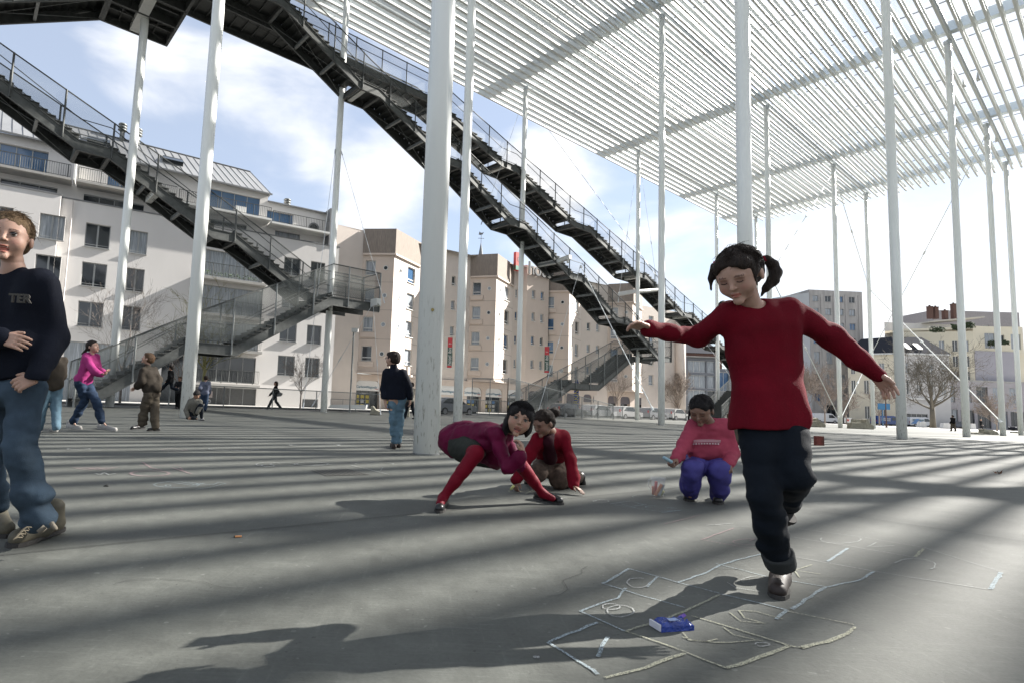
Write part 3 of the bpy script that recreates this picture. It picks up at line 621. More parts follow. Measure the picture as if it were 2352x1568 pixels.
rec = [((-9.2, 54.8), (-6.7, 56.5), []), ((-1.0, 60.9), (4.79, 64.93), [2.9, 4.36]), ((10.3, 69.0), (14.6, 71.6), [.4, 3.0]), ((20.4, 75.4), (24.6, 77.4), [1.0, 2.6])]
for a, b_, cols in rec:
    o1 = []
    for z in rowz:
        for s_ in cols: o1.append((s_, s_ + .55, z - .75, z + .35, 'w1', 'mixc'))
    facade(ib, a, b_, SZ, 17.75, [o for o in o1 if o[1] < (Vector(b_) - Vector(a)).length], M['beige_light'], fr='frame_white')
b_ = MB(); b_.quad(*[Vector((x, y, 17.7)) for x, y in ((-9.2, 54.8), (24.6, 77.4), (20, 90), (-16, 68))]); child(b_, 'roof', M['slab'], ib)
# section that carries the roof sign, pushed forward in front of the recess
q1, q2, q3 = (12.0, 68.9), (15.1, 71.0), (13.0, 74)
facade(ib, q1, q2, 3.4, 18.0, [(o[0], o[1], *o[2:]) for z in rowz for o in ((.85, 1.4, z - .75, z + .35, 'w1', 'mixc'), (2.35, 2.9, z - .75, z + .35, 'w1', 'mixc'))], M['beige'], fr='frame_white')
facade(ib, (10.8, 69.6), q1, 3.4, 18.0, [], M['beige_light'])
facade(ib, (24.6, 77.4), (24.7, 77.4), SZ, 17, [], M['beige'])
# end of the block
facade(ib, (30.9, 81.9), (38.0, 86.3), SZ, 16.0, [(1.6, 2.7, z - 1.5, z, 'w1', 'mixc') for z in rowz], M['beige_light'], fr='frame_white')
b_ = MB(); b_.tube([(38.3, 86.0, SZ), (38.3, 86.0, 15.5)], .75, 20); child(b_, 'corner_pillar', M['beige_light'], ib, smooth=True)
# arcade
FA, FB = Vector((-6.9, 56.5, 0)), Vector((38, 86.2, 0)); dF = (FB - FA).normalized(); nF = Vector((dF.y, -dF.x, 0))
arc = []; s_ = .3
arcs = [(.3, 3.05), (3.9, 6.7), (7.4, 9.7), (10.35, 12.9), (13.8, 16.3), (16.9, 19.4), (20.2, 22.8), (23.6, 26.2), (26.9, 29.5), (30.2, 32.7), (33.4, 35.0), (35.3, 37.6), (38.3, 40.4), (40.9, 43.0), (44.0, 46.5), (47.5, 50.5)]
XF, axF = facade(ib, FA, FA + dF * 53.5, SZ, 3.4, [(a, b_, -.1, 2.75, 'd', 'glass_dark') for a, b_ in arcs], M['beige'], dep=.5, fr='frame_grey', name='arcade_wall', proud=-.3)
band_m = mat('shop_band', (.62, .62, .60), .5); dark_band = mat('dark_awning', (.10, .09, .10), .7)
for i, (a, b_) in enumerate(arcs):
    q = MB(); w = b_ - a; r = .55
    pts = [(a + .02, 1.75), (b_ - .02, 1.75)] + [(b_ - r + r * math.cos(t) - .02, 2.75 - r + r * math.sin(t)) for t in [k * math.pi / 10 for k in range(6)]] + [(a + r + r * math.cos(t) + .02, 2.75 - r + r * math.sin(t)) for t in [math.pi / 2 + k * math.pi / 10 for k in range(6)]]
    q.prism([XF(x, z, -.12) for x, z in pts], (0, 0, 0), axF[1] * .05); child(q, 'shop_band', band_m if i < 7 else dark_band, ib)
    q = MB()
    for sx_, cx_ in ((1, b_), (-1, a)):   # rounded corners of the arch
        pc = [(cx_, 2.75 + .03)] + [(cx_ - sx_ * r + sx_ * r * math.cos(t), 2.75 - r + r * math.sin(t) + .03) for t in [k * math.pi / 16 for k in range(9)]]
        q.prism([XF(x, z, -.1) for x, z in pc], (0, 0, 0), axF[1] * .096)
    child(q, 'arch_corner', M['beige'], ib)
    if i < 7 and i not in (2,):
        text(ib, 'CarlsonWagonlit', XF, axF, (a + b_) / 2 - .12, 2.12, -.05, .34, M['sign_blue'], .008)
        q = MB(); q.bar(XF(b_ - .55, 1.98, -.05), XF(b_ - .25, 1.95, -.05), .02, .04); q.bar(XF(b_ - .3, 1.95, -.05), XF(b_ - .12, 2.0, -.05), .02, .04); child(q, 'sign_flourish', M['sign_red'], ib)
    # things behind the glass
    if i < 8:
        q = MB(); rr = random.Random(i); cols = [mat('poster_%s' % n_, c_, .5) for n_, c_ in (('blue', (.05, .16, .35)), ('yellow', (.5, .4, .05)), ('white', (.5, .5, .48)))] if i == 0 else cols
        for z in (.25, .7, 1.15):
            for k in range(3): q.cur = rr.randrange(3); q.box(XF(a + .45 + k * .55, z, -.43), (.38, .02, .32), axF)
        child(q, 'window_display', cols, ib)
b_ = MB()
# banners and roof sign
def banner(P, d, z1, h, w, label):
    e = empty('hotel_banner', (P[0], P[1], z1), label, 'banner', 'vertical banners on the hotel'); d = Vector((*d, 0)).normalized(); n = Vector((d.y, -d.x, 0)); P = Vector((P[0], P[1], 0)); a3 = (d, n, Vector((0, 0, 1)))
    q = MB(); q.box(P + Vector((0, 0, z1 - h / 2)), (w, .05, h), a3); child(q, 'cloth', mat('banner_dark', (.03, .07, .06), .7), e)
    q = MB(); q.box(P + n * .005 + Vector((0, 0, z1 - h * .16)), (w - .02, .055, h * .32), a3); q.box(P + n * .005 + Vector((0, 0, z1 - h + .12)), (w - .02, .055, .2), a3); child(q, 'red_field', mat('banner_red', (.42, .04, .05), .7), e)
    q = MB(); q.bar(P + d * -.6 + Vector((0, 0, z1 + .05)), P + d * .4 + Vector((0, 0, z1 + .05)), .04, .04); q.bar(P + d * -.6 + Vector((0, 0, z1 - h - .05)), P + d * .4 + Vector((0, 0, z1 - h - .05)), .04, .04); child(q, 'bracket', M['frame_white'], e)
    text(e, 'hotel ibis', P + n * .04 + Vector((0, 0, z1 - h * .62)), a3, 0, 0, 0, .52, M['frame_white'], .004, vert=True)
    text(e, 'ibis', P + n * .04 + Vector((0, 0, z1 - h * .2)), a3, 0, 0, 0, .22, M['frame_white'], .004)
banner((2.55, 61.2), (1, -.1), 7.8, 3.2, .5, 'red and dark green vertical banner between the two nearest columns')
banner((14.6, 69.0), (1, -.1), 8.1, 3.15, .55, 'red and dark green vertical banner left of the grey return flight')
e = empty('hotel_roof_sign', (11.5, 68.5, 17.4), 'dark letters spelling hotel ibis on the hotel roof edge, half hidden by the long stair', 'sign')
dS = Vector((.80, .60, 0)).normalized(); nS = Vector((dS.y, -dS.x, 0)); a3 = (dS, nS, Vector((0, 0, 1)))
text(e, 'hotel', Vector((12.0, 68.4, 17.5)), a3, 0, 0, 0, 2.2, M['dark_letter'], .08, .02, align='LEFT'); text(e, 'ibis', Vector((17.4, 72.4, 17.5)), a3, 0, 0, 0, 2.2, M['dark_letter'], .08, .02, align='LEFT')
q = MB(); q.box(Vector((10.6, 67.6, 18.0)), (1.1, .4, 2.2), a3); child(q, 'red_box', M['sign_red'], e)
q = MB(); q.box(Vector((10.6, 67.6, 17.2)) + nS * .01, (1.1, .42, .5), a3); child(q, 'green_strip', mat('sign_green', (.10, .28, .2), .6), e)
text(e, 'ib', Vector((10.6, 67.6, 18.3)) + nS * .22, a3, 0, 0, 0, .8, M['frame_white'], .004)
# church spire with a weathercock behind the hotel
b = MB(); P = aty(1104, 585, 150); P = Vector(P); b.tube([P + Vector((0, 0, -4)), P + Vector((0, 0, .8)), P + Vector((0, 0, 3.2))], [1.1, .45, .06], 8); b.tube([P + Vector((0, 0, 3)), P + Vector((0, 0, 5.4))], .07, 6); b.bar(P + Vector((-.8, 0, 4.4)), P + Vector((.8, 0, 4.4)), .1, .1)
b.prism([P + Vector((x, 0, z)) for x, z in ((-.7, 5.4), (-.2, 5.3), (.4, 5.5), (.7, 6.2), (.2, 5.9), (-.3, 6.0), (-.5, 6.3))], (0, -.05, 0), (0, .05, 0))
tag(b.build('church_spire', M['grey_trim']), 'slender church spire with a weathercock above the hotel roof', 'spire')
# plain block behind to close the gap
# small houses at the end of the street
def house(name, label, P0, P1, h, ops, wm, roof=None, depth=10, glass='mix', fr='frame_white', rm=None, z0=SZ):
    P0 = Vector((*P0[:2], 0)); P1 = Vector((*P1[:2], 0)); e = empty(name, P0, label, 'building'); d = (P1 - P0).normalized(); n = Vector((d.y, -d.x, 0)); w = (P1 - P0).length
    X_, a_ = facade(e, P0, P1, z0, h, ops, wm, glass, fr)
    facade(e, P1, P1 - n * depth, z0, h, [], wm); facade(e, P0 - n * depth, P0, z0, h, [], wm)
    q = MB(); Z = Vector((0, 0, h))
    if roof: 
        R = Vector((0, 0, h + roof)); q.quad(P0 + Z + n * .3 - d * .2, P1 + Z + n * .3 + d * .2, P1 + R - n * depth / 2 + d * .2, P0 + R - n * depth / 2 - d * .2); q.quad(P1 + Z - n * depth, P0 + Z - n * depth, P0 + R - n * depth / 2, P1 + R - n * depth / 2)
        q.quad(P1 + Z, P1 + Z - n * depth, P1 + R - n * depth / 2)
        q.quad(P0 + Z - n * depth, P0 + Z, P0 + R - n * depth / 2)
    else: q.quad(P0 + Z, P1 + Z, P1 + Z - n * depth, P0 + Z - n * depth)
    child(q, 'roof', M[rm or 'slab'] if isinstance(rm or 'slab', str) else rm, e); return e, X_, a_
brick = mat('red_brick', (.10, .055, .045), .9, var=.3, vscale=9); slate = mat('slate_roof', (.035, .037, .045), .95, spec=.05); grey_p = mat('grey_panel', (.15, .16, .18), .6, var=.08); orange_w = mat('orange_render', (.5, .33, .22), .85)
g, X_, a_ = house('town_house', 'old town house with red brick strips and cream window bay behind the slim column', (40.2, 100.5), (45.2, 100), 9.2, [(.1 + 2.7, 4.2, 6.6, 8.3, 'W'), (2.7, 4.2, 2.6, 4.6, 'W'), (.4, 1.2, 6.6, 8.3, 'W'), (.4, 1.2, 2.6, 4.6, 'W')], M['beige_light'], rm='slab')
for s_ in (1.5, 4.45):
    q = MB(); q.box(X_(s_ + .3, 5.6, .03), (.55, .08, 5.6), a_); child(q, 'brick_strip', brick, g)
q = MB(); q.bar(X_(0, 9.2, .15), X_(5, 9.2, .15), .4, .2); child(q, 'cornice', M['frame_white'], g)
g, X_, a_ = house('office_house', 'dark grey framed house with large curtained windows, behind the pink-shirted girl', (45.5, 100), (50.9, 100), 10.7, [(.35, 3.5, 8.0, 10.0, 'd', 'curtain'), (3.75, 5.0, 8.0, 10.0, 'd', 'curtain'), (.35, 3.5, 5.3, 7.5, 'd', 'curtain'), (3.75, 5.0, 5.3, 7.5, 'd', 'curtain'), (.35, 3.5, 2.6, 4.9, 'd', 'curtain'), (3.75, 5.0, 2.6, 4.9, 'd', 'glass_dark'), (.3, 5, -.1, 2.2, 'd', 'glass_dark')], grey_p)
q = MB(); q.bar(X_(-.2, 10.7, .25), X_(5.6, 10.7, .25), .7, .15); child(q, 'cornice', M['slab'], g)
g, X_, a_ = house('brick_house', 'dark red brick gable with chimneys rising behind the old town house', (43.8, 108), (56, 108), 12.2, [], brick, roof=2.5, rm=slate)
g, X_, a_ = house('glazed_building', 'building with green glass panels behind the hopping girl\'s elbow', (51.2, 102), (62, 104), 9.0, [(.3, 3.2, 5.0, 8.4, 'd', 'glass_blue'), (3.5, 6.5, 5.0, 8.4, 'd', 'curtain'), (.3, 6, 1, 4, 'd', 'glass_dark')], grey_p)
g, X_, a_ = house('orange_house', 'narrow orange rendered house at the end of the hotel', (38.0, 98.5), (40.1, 99.2), 8.8, [(.5, 1.4, 5.6, 7.2, 'W'), (.5, 1.4, 2.6, 4.2, 'W')], orange_w)
# grey concrete office block
ops = []
for z0_, z1_ in ((26.5, 27.85), (23.6, 25.05), (20.4, 21.9), (17.1, 18.65), (12.8, 15.4), (7.8, 10.6), (4.6, 6.3)):
    for c_ in (.8, 3.6, 6.4, 9.0): ops.append((c_, c_ + 1.3, z0_, z1_, 'W', 'mixc'))
ops += [(3.4, 5.4, -.1, 3.9, 'd', 'glass_dark'), (8.8, 10.5, -.1, 3.6, 'd', 'garage')]
conc = mat('stained_concrete', (.36, .345, .33), .9, var=.25, vscale=.8, stretch=(2, 2, .25))
g, X_, a_ = house('office_building', 'tall grey concrete office block with green framed windows beyond the V of rods', (84.2, 125), (96.2, 125.3), 29.1, ops, conc, fr='frame_grey', depth=20)
for s_ in (.3, 2.8, 5.6, 8.3, 11.3):
    q = MB(); q.bar(X_(s_, .5, .06), X_(s_, 28.2, .06), .5 if 0 < s_ < 11 else .5, .12, up=a_[1]); child(q, 'pilaster', conc, g)
facade(g, (79.6, 135), (84.2, 125), SZ, 28.4, [], mat('pale_gable', (.5, .5, .49), .85))
facade(g, (70, 128), (82, 127.8), SZ, 12, [(2, 4, 2, 9, 'd', 'glass_dark'), (6, 9, 2, 9, 'd', 'curtain')], grey_p)
facade(g, (96.3, 128), (104, 129), SZ, 17.5, [(.5, 2.2, 11, 12.5, 'd', 'glass_dark')], mat('pale_block', (.55, .55, .54), .8))
q = MB(); q.box((99.5, 130, 18.3), (3.4, 3, 1.6)); child(q, 'roof_plant', M['galv_white'], g)
# cream corner house with slate roof
cream = mat('cream_render', (.66, .60, .47), .8, var=.05, vscale=1); white_r = mat('bright_render', (.50, .49, .48), .8, var=.05, vscale=1)
e = empty('corner_house', (89, 118, 0), 'cream corner house with dark slate roof and tall windows, behind the bare tree', 'building')
o1 = []
for z0_, z1_ in ((10.4, 12.6), (6.3, 9.1)): o1 += [(2.6, 3.4, z0_, z1_, 'W'), (5.2, 6.0, z0_, z1_, 'W'), (.5, 1.2, z0_, z1_, 'W')]
o1 += [(2.6, 3.4, 1.2, 3.8, 'W'), (5.2, 6.0, 1.2, 3.8, 'W')]
facade(e, (88.8, 120.2), (95.6, 115), SZ, 14.4, o1, cream, 'mix', 'frame_white')
o2 = []
for z0_, z1_ in ((10.7, 12.8), (6.4, 9.2)): o2 += [(.7 + k * 2.55, 1.6 + k * 2.55, z0_, z1_, 'W') for k in range(4)]
o2 += [(.8, 5.2, .2, 2.6, 'd', 'glass_dark')]
facade(e, (95.6, 115), (105.6, 115.2), SZ, 14.6, o2, white_r, 'mix', 'frame_white')
q = MB(); q.quad((88.6, 120.3, 14.4), (95.5, 114.6, 14.5), (97.2, 119, 18.4), (93.5, 122.5, 18.2)); q.quad((95.5, 114.6, 14.5), (105.8, 114.8, 14.8), (103.5, 119, 18.6), (97.2, 119, 18.4)); q.quad((105.8, 114.8, 14.8), (105.8, 125, 14.8), (103.5, 122, 18.6), (103.5, 119, 18.6)); q.quad((97.2, 119, 18.4), (103.5, 119, 18.6), (103.5, 122, 18.6), (93.5, 122.5, 18.2)); child(q, 'roof', slate, e)
for x, z in ((97.9, 16.2), (100.2, 16.2)):
    q = MB(); q.box((x, 116.15, z), (1.0, .15, 1.9), (Vector((1, 0, 0)), Vector((0, -.68, .73)), Vector((0, .73, .68)))); child(q, 'roof_window', M['frame_white'], e)
q = MB(); q.bar((88.7, 120.2, 14.4), (95.5, 114.8, 14.5), .4, .3); q.bar((95.5, 114.8, 14.5), (105.7, 115, 14.6), .4, .3); q.box((99.5, 114.7, 5.6), (8, .3, .35)); child(q, 'cornice', M['frame_white'], e)
# stepped white building
e = empty('terraced_building', (104, 120, 0), 'pale yellow stepped apartment building with roof terraces at the far right', 'building')
pale = mat('pale_yellow_render', (.62, .57, .45), .8, var=.04, vscale=1); lilac = mat('lilac_grey_wall', (.33, .32, .35), .85, var=.05, vscale=1)
facade(e, (103.2, 124), (114.4, 119), SZ, 20.3, [(a, a + .9, z, z + 2.3, 'W') for a in (6.6, 8.8, 10.6) for z in (9.6, 12.8, 16.0)], pale, 'mix', 'frame_white')
facade(e, (103.1, 128), (122, 128), 18, 23.0, [(4.6, 6, 20, 20.6, 'd', 'glass_dark'), (7.5, 9.5, 19.8, 21.6, 'd', 'curtain')], white_r, fr='frame_white')
q = MB(); q.prism([(103.1, 124, 20.9), (114.4, 119, 21.3), (124.8, 119, 21.6), (124.8, 128, 21.6), (103.1, 128, 20.9)], (0, 0, -.5), (0, 0, 0)); child(q, 'terrace_slab', pale, e)
facade(e, (114.4, 119), (124.5, 118.6), 15.6, 21.4, [(2.3, 4.4, 16.8, 20.0, 'd', 'curtain'), (7.6, 9.6, 16.8, 20.0, 'd', 'curtain'), (5.6, 6.3, 17.6, 19.7, 'd', 'glass_dark')], pale, fr='frame_white')
facade(e, (114.4, 118.8), (122.5, 118.4), 9.5, 16.2, [], lilac); facade(e, (121.9, 118.9), (126, 118.9), 9.5, 16.2, [(.4, 1.6, 13, 14.6, 'd', 'glass_dark')], pale)
facade(e, (104.6, 117), (126, 116.5), SZ, 9.6, [(1.2 + k * 3.3, 3.5 + k * 3.3, 5.3, 8.6, 'd', g_) for k, g_ in enumerate(['curtain', 'curtain', 'glass_dark', 'curtain', 'curtain', 'glass_dark'])] + [(1.2 + k * 3.3, 3.9 + k * 3.3, .2, 3.8, 'd', g_) for k, g_ in enumerate(['curtain', 'glass_dark', 'glass_dark', 'curtain', 'glass_dark', 'curtain'])], mat('ash_concrete', (.36, .34, .35), .85, var=.12, vscale=.8), fr='frame_grey')
q = MB(); q.prism([(104.4, 117, 9.6), (126, 116.4, 9.6), (126, 119, 9.6), (104.4, 119, 9.6)], (0, 0, 0), (0, 0, .3)); child(q, 'canopy_edge', M['slab'], e)
g, X_, a_ = house('brick_apartments', 'dark brown brick apartment block rising at the right edge of the view', (120.5, 135), (140, 134), 27.6, [(a, a + 1.6, z, z + 1.8, 'd', 'curtain') for a in (3, 7, 11) for z in (22.5, 18.5)], mat('hazed_brown_brick', (.30, .28, .28), .9, var=.15, vscale=4), fr='frame_white')  # distant haze is put into this brick colour as a paler grey
for x, z, h in ((112.6, 24, 3.4), (113.9, 24, 3.3), (116.0, 24, 2.4), (118.0, 24, 4.4)):
    q = MB(); q.box((x, 127, z + h * .4), (.8, .8, h * .8)); q.box((x, 127, z + h * .8), (.95, .95, .15)); q.tube([(x, 127, z + h * .8), (x, 127, z + h * .8 + .35)], .18, 8); child(q, 'chimney', brick, e)
q = MB(); q.prism([(111.5, 126, 23), (124, 126, 24.6), (124, 132, 24.6), (111.5, 132, 23)], (0, 0, 0), (0, 0, .3)); child(q, 'upper_roof', M['slab'], e)
# a block left of the apartment building and one further back so that no empty horizon shows
g, X_, a_ = house('rear_block', 'plain grey block behind the fence at the left edge', (-60, 22), (-34.5, 35), 14, [(a, a + 1.4, z, z + 1.7, 'w') for a in (3, 8, 13, 18) for z in (3, 6, 9)], M['render_white'])
poly_sheet('pavement', [ST(-70, -16)[:2], ST(150, -22)[:2], ST(150, -12.5)[:2], ST(-70, -12.5)[:2]], -.02, M['paving'], kind='structure')
poly_sheet('far_pavement', [(62, 72), (175, 60), (175, 108), (66, 108)], .02, M['paving'], kind='structure')
# ---------------------------------------------------------------- people: smooth distance fields turned into one skin
_nz = np.random.RandomState(5).rand(32, 32, 32).astype(np.float32) * 2 - 1
def vnoise(P):
    f = np.floor(P); w = (P - f); w = w * w * (3 - 2 * w); i = f.astype(np.int64); r = 0
    for dx in (0, 1):
        for dy in (0, 1):
            for dz in (0, 1):
                r = r + _nz[(i[..., 0] + dx) % 32, (i[..., 1] + dy) % 32, (i[..., 2] + dz) % 32] * (w[..., 0] if dx else 1 - w[..., 0]) * (w[..., 1] if dy else 1 - w[..., 1]) * (w[..., 2] if dz else 1 - w[..., 2])
    return r
A_ = lambda *p: np.array(p, dtype=float)
def cap(a, b, ra, rb=None, k=.02): return ('c', np.array(a, float), np.array(b, float), ra, ra if rb is None else rb, k)
def ell(c, r, R=None, k=.02, sub=False): return ('s' if sub else 'e', np.array(c, float), np.array(r, float), R if R is not None else np.eye(3), k)
def cut(p, n, k=.004): n = np.array(n, float); return ('p', np.array(p, float), n / np.linalg.norm(n), k)   # keeps the side the normal points away from
def pdist(p, P):
    if p[0] == 'c':
        a, b, ra, rb = p[1:5]; ab = b - a; l2 = max(1e-9, ab @ ab); t = np.clip(((P - a) @ ab) / l2, 0, 1); d = P - a - t[..., None] * ab
        return np.sqrt((d * d).sum(-1)) - (ra + (rb - ra) * t)
    c, r, R = p[1:4]; q = (P - c) @ R.T; k0 = np.sqrt(((q / r) ** 2).sum(-1)); k1 = np.sqrt(((q / r ** 2) ** 2).sum(-1)) + 1e-9
    return k0 * (k0 - 1) / k1
def bbox(p):
    if p[0] == 'c': r = max(p[3], p[4]); return np.minimum(p[1], p[2]) - r, np.maximum(p[1], p[2]) + r
    r = p[2].max(); return p[1] - r, p[1] + r
def sdf_mesh(prims, vox, wr=0, wf=14., wst=(1, 1, 1), clipz=None):
    adds = [p for p in prims if p[0] in 'ce']
    lo = np.min([bbox(p)[0] for p in adds], 0) - 3 * vox - wr * 2; hi = np.max([bbox(p)[1] for p in adds], 0) + 3 * vox + wr * 2
    n = np.ceil((hi - lo) / vox).astype(int) + 1; D = np.full(n, .25, np.float32)
    G = [lo[i] + np.arange(n[i]) * vox for i in range(3)]
    for p in prims:
        if p[0] == 'p':
            P = np.stack(np.meshgrid(*G, indexing='ij'), -1); D = np.maximum(D, ((P - p[1]) @ p[2]).astype(np.float32)); continue
        a, b = bbox(p); k = p[-1]; m = k * 1.5 + 3 * vox
        i0 = np.maximum(0, np.floor((a - m - lo) / vox).astype(int)); i1 = np.minimum(n, np.ceil((b + m - lo) / vox).astype(int) + 1)
        if (i1 <= i0).any(): continue
        sl_ = tuple(slice(x, y) for x, y in zip(i0, i1)); P = np.stack(np.meshgrid(*[g[s_] for g, s_ in zip(G, sl_)], indexing='ij'), -1)
        d = pdist(p, P); o = D[sl_]
        if p[0] == 's': h = np.clip(.5 - .5 * (o + d) / k, 0, 1); D[sl_] = o + (-d - o) * h + k * h * (1 - h)
        else: h = np.clip(.5 + .5 * (o - d) / k, 0, 1); D[sl_] = o + (d - o) * h - k * h * (1 - h)
    if wr:
        P = np.stack(np.meshgrid(*G, indexing='ij'), -1); w = np.abs(D) < .04; Q = P[w] * np.array(wst)
        D[w] += (vnoise(Q * wf) * wr + vnoise(Q * wf * 2.3 + 7) * wr * .5 + (1 - np.abs(vnoise(Q * wf * .8 + 3)) * 3) * wr * .5).astype(np.float32)
    # surface nets
    ins = D < 0; cnt = np.zeros(tuple(n - 1)); acc = np.zeros(tuple(n - 1) + (3,)); cs = tuple(n - 1)
    cor = [(x, y, z) for x in (0, 1) for y in (0, 1) for z in (0, 1)]
    g = lambda A, c: A[c[0]:c[0] + cs[0], c[1]:c[1] + cs[1], c[2]:c[2] + cs[2]]
    for i, c in enumerate(cor):
        for j in range(i + 1, 8):
            e = cor[j]
            if sum(abs(c[q] - e[q]) for q in range(3)) != 1: continue
            a, b = g(D, c), g(D, e); x = (a < 0) != (b < 0)
            if not x.any(): continue
            t = a[x] / (a[x] - b[x]); cnt[x] += 1; acc[x] += np.array(c) + t[:, None] * (np.array(e) - np.array(c))
    act = cnt > 0; idx = -np.ones(cs, np.int64); idx[act] = np.arange(act.sum())
    ii = np.argwhere(act); V = lo + (ii + acc[act] / cnt[act][:, None]) * vox
    F = []
    for ax_ in range(3):
        o1, o2 = [(1, 2), (2, 0), (0, 1)][ax_]
        s0 = [slice(0, -1)] * 3; s1_ = [slice(0, -1)] * 3; s1_[ax_] = slice(1, None); a, b = ins[tuple(slice(None, -1) if q == ax_ else slice(None) for q in range(3))], ins[tuple(slice(1, None) if q == ax_ else slice(None) for q in range(3))]
        for ch, flip in ((a & ~b, False), (~a & b, True)):
            E = np.argwhere(ch); E = E[(E[:, o1] > 0) & (E[:, o2] > 0) & (E[:, o1] < cs[o1]) & (E[:, o2] < cs[o2])]
            if not len(E): continue
            def ix(d1, d2): q = E.copy(); q[:, o1] -= d1; q[:, o2] -= d2; return idx[q[:, 0], q[:, 1], q[:, 2]]
            f = np.stack([ix(1, 1), ix(0, 1), ix(0, 0), ix(1, 0)], 1); F.append(f[:, ::-1] if flip else f)
    F = np.concatenate(F); F = F[(F >= 0).all(1)]
    return V, F
def smooth_v(V, F, it):
    for _ in range(it):
        S = np.zeros_like(V); c = np.zeros(len(V))
        for k in range(4): np.add.at(S, F[:, k], V[F[:, (k + 1) % 4]]); np.add.at(c, F[:, k], 1)
        V = V * .4 + .6 * S / np.maximum(c, 1)[:, None]
    return V
def skin_mesh(name, VF, m, parent=None, loc=(0, 0, 0), cols=None):
    V, F = VF; me = bpy.data.meshes.new(name); V = V - np.array(loc); me.from_pydata([tuple(v) for v in V.tolist()], [], [tuple(f) for f in F.tolist()])
    me.materials.append(m); me.polygons.foreach_set('use_smooth', [True] * len(me.polygons))
    if cols is not None:
        ca = me.color_attributes.new('tint', 'FLOAT_COLOR', 'POINT'); c = np.ones((len(V), 4), np.float32); c[:, :3] = cols; ca.data.foreach_set('color', c.ravel())
    me.update(); o = bpy.data.objects.new(name, me); COL.objects.link(o)
    if parent: o.parent = parent
    return o
def skin_mat(name, col):
    m = mat(name, col, .55, var=.12, vscale=22, bump=.06, bscale=160, spec=.4); nt = m.node_tree; b = nt.nodes['Principled BSDF']; src = b.inputs['Base Color'].links[0].from_socket
    a = N(nt, 'ShaderNodeAttribute', attribute_name='tint'); x = N(nt, 'ShaderNodeMixRGB', blend_type='MULTIPLY'); x.inputs[0].default_value = 1
    nt.links.new(src, x.inputs[1]); nt.links.new(a.outputs[0], x.inputs[2]); nt.links.new(x.outputs[0], b.inputs['Base Color'])
    b.inputs['Subsurface Weight'].default_value = .12; b.inputs['Subsurface Radius'].default_value = (.012, .005, .003); return m
SK = {'fair': skin_mat('skin_fair', (.42, .26, .195)), 'mid': skin_mat('skin_warm', (.36, .215, .15)), 'brown': skin_mat('skin_brown', (.20, .115, .08))}
def cloth(name, col, **k):
    a = dict(rough=.85, var=.22, vscale=7, bump=.2, bscale=200, spec=.15); a.update(k); return mat(name, col, **a)
def hair_mat(name, col): return mat(name, col, .62, var=.45, vscale=30, bump=.6, bscale=90, stretch=(3.5, 3.5, .5), spec=.22)
HM = {'dark': hair_mat('dark_brown_hair', (.022, .014, .010)), 'black': hair_mat('black_hair', (.010, .008, .008)), 'brown': hair_mat('brown_hair', (.10, .055, .028)), 'blond': hair_mat('fair_brown_hair', (.17, .11, .06))}
EYE = [mat('eye_white', (.26, .24, .22), .5, spec=.2), mat('iris_dark', (.02, .012, .008), .12)]
MOUTH = mat('mouth_dark', (.06, .012, .012), .5); TEETH = mat('teeth', (.62, .58, .5), .3)
LIPT = A_(.85, .50, .50); BROW = A_(.28, .24, .22)
def basis(f, u):
    f = np.array(f, float); f /= np.linalg.norm(f); u = np.array(u, float); u = u - f * (u @ f); u /= np.linalg.norm(u); s = np.cross(f, u); return np.stack([s, f, u])   # rows: side, forward, up
def head_prims(c, R, s, nose=1., mouth_open=0.):
    W = lambda x, y, z: np.array(c) + (A_(x, y, z) * s) @ R
    P = [ell(W(0, -.012, .028), A_(.078, .090, .080) * s, R, .02 * s), ell(W(0, .022, -.040), A_(.056, .056, .056) * s, R, .035 * s), ell(W(0, .035, .012), A_(.066, .048, .060) * s, R, .02 * s)]
    for x in (-1, 1):
        P += [ell(W(x * .036, .048, -.030), A_(.029, .027, .027) * s, R, .02 * s), ell(W(x * .080, -.006, -.008), A_(.008, .017, .026) * s, R, .006 * s)]
        P += [ell(W(x * .030, .099, .006), A_(.017, .020, .012) * s, R, .012 * s, sub=True)]
        P += [ell(W(x * .030, .073, .020), A_(.020, .012, .007) * s, R, .008 * s)]
    P += [cap(W(0, .082, .006), W(0, .099, -.021), .0055 * s, .0085 * s * nose, .010 * s), ell(W(.009, .088, -.024), A_(.006, .007, .005) * s, R, .005 * s), ell(W(-.009, .088, -.024), A_(.006, .007, .005) * s, R, .005 * s)]
    P += [ell(W(0, .070, -.083 - .010 * mouth_open), A_(.020, .016, .016) * s, R, .018 * s), ell(W(0, .080, -.0475), A_(.019, .010, .0050) * s, R, .004 * s), ell(W(0, .079, -.059 - .02 * mouth_open), A_(.015, .010, .0055) * s, R, .004 * s)]
    if mouth_open: P += [ell(W(0, .088, -.054 - .008 * mouth_open), A_(.018 + .006 * mouth_open, .016, .004 + .006 * mouth_open) * s, R, .004 * s, sub=True)]
    else: P += [ell(W(0, .095, -.0530), A_(.018, .012, .0018) * s, R, .003 * s, sub=True)]
    return P
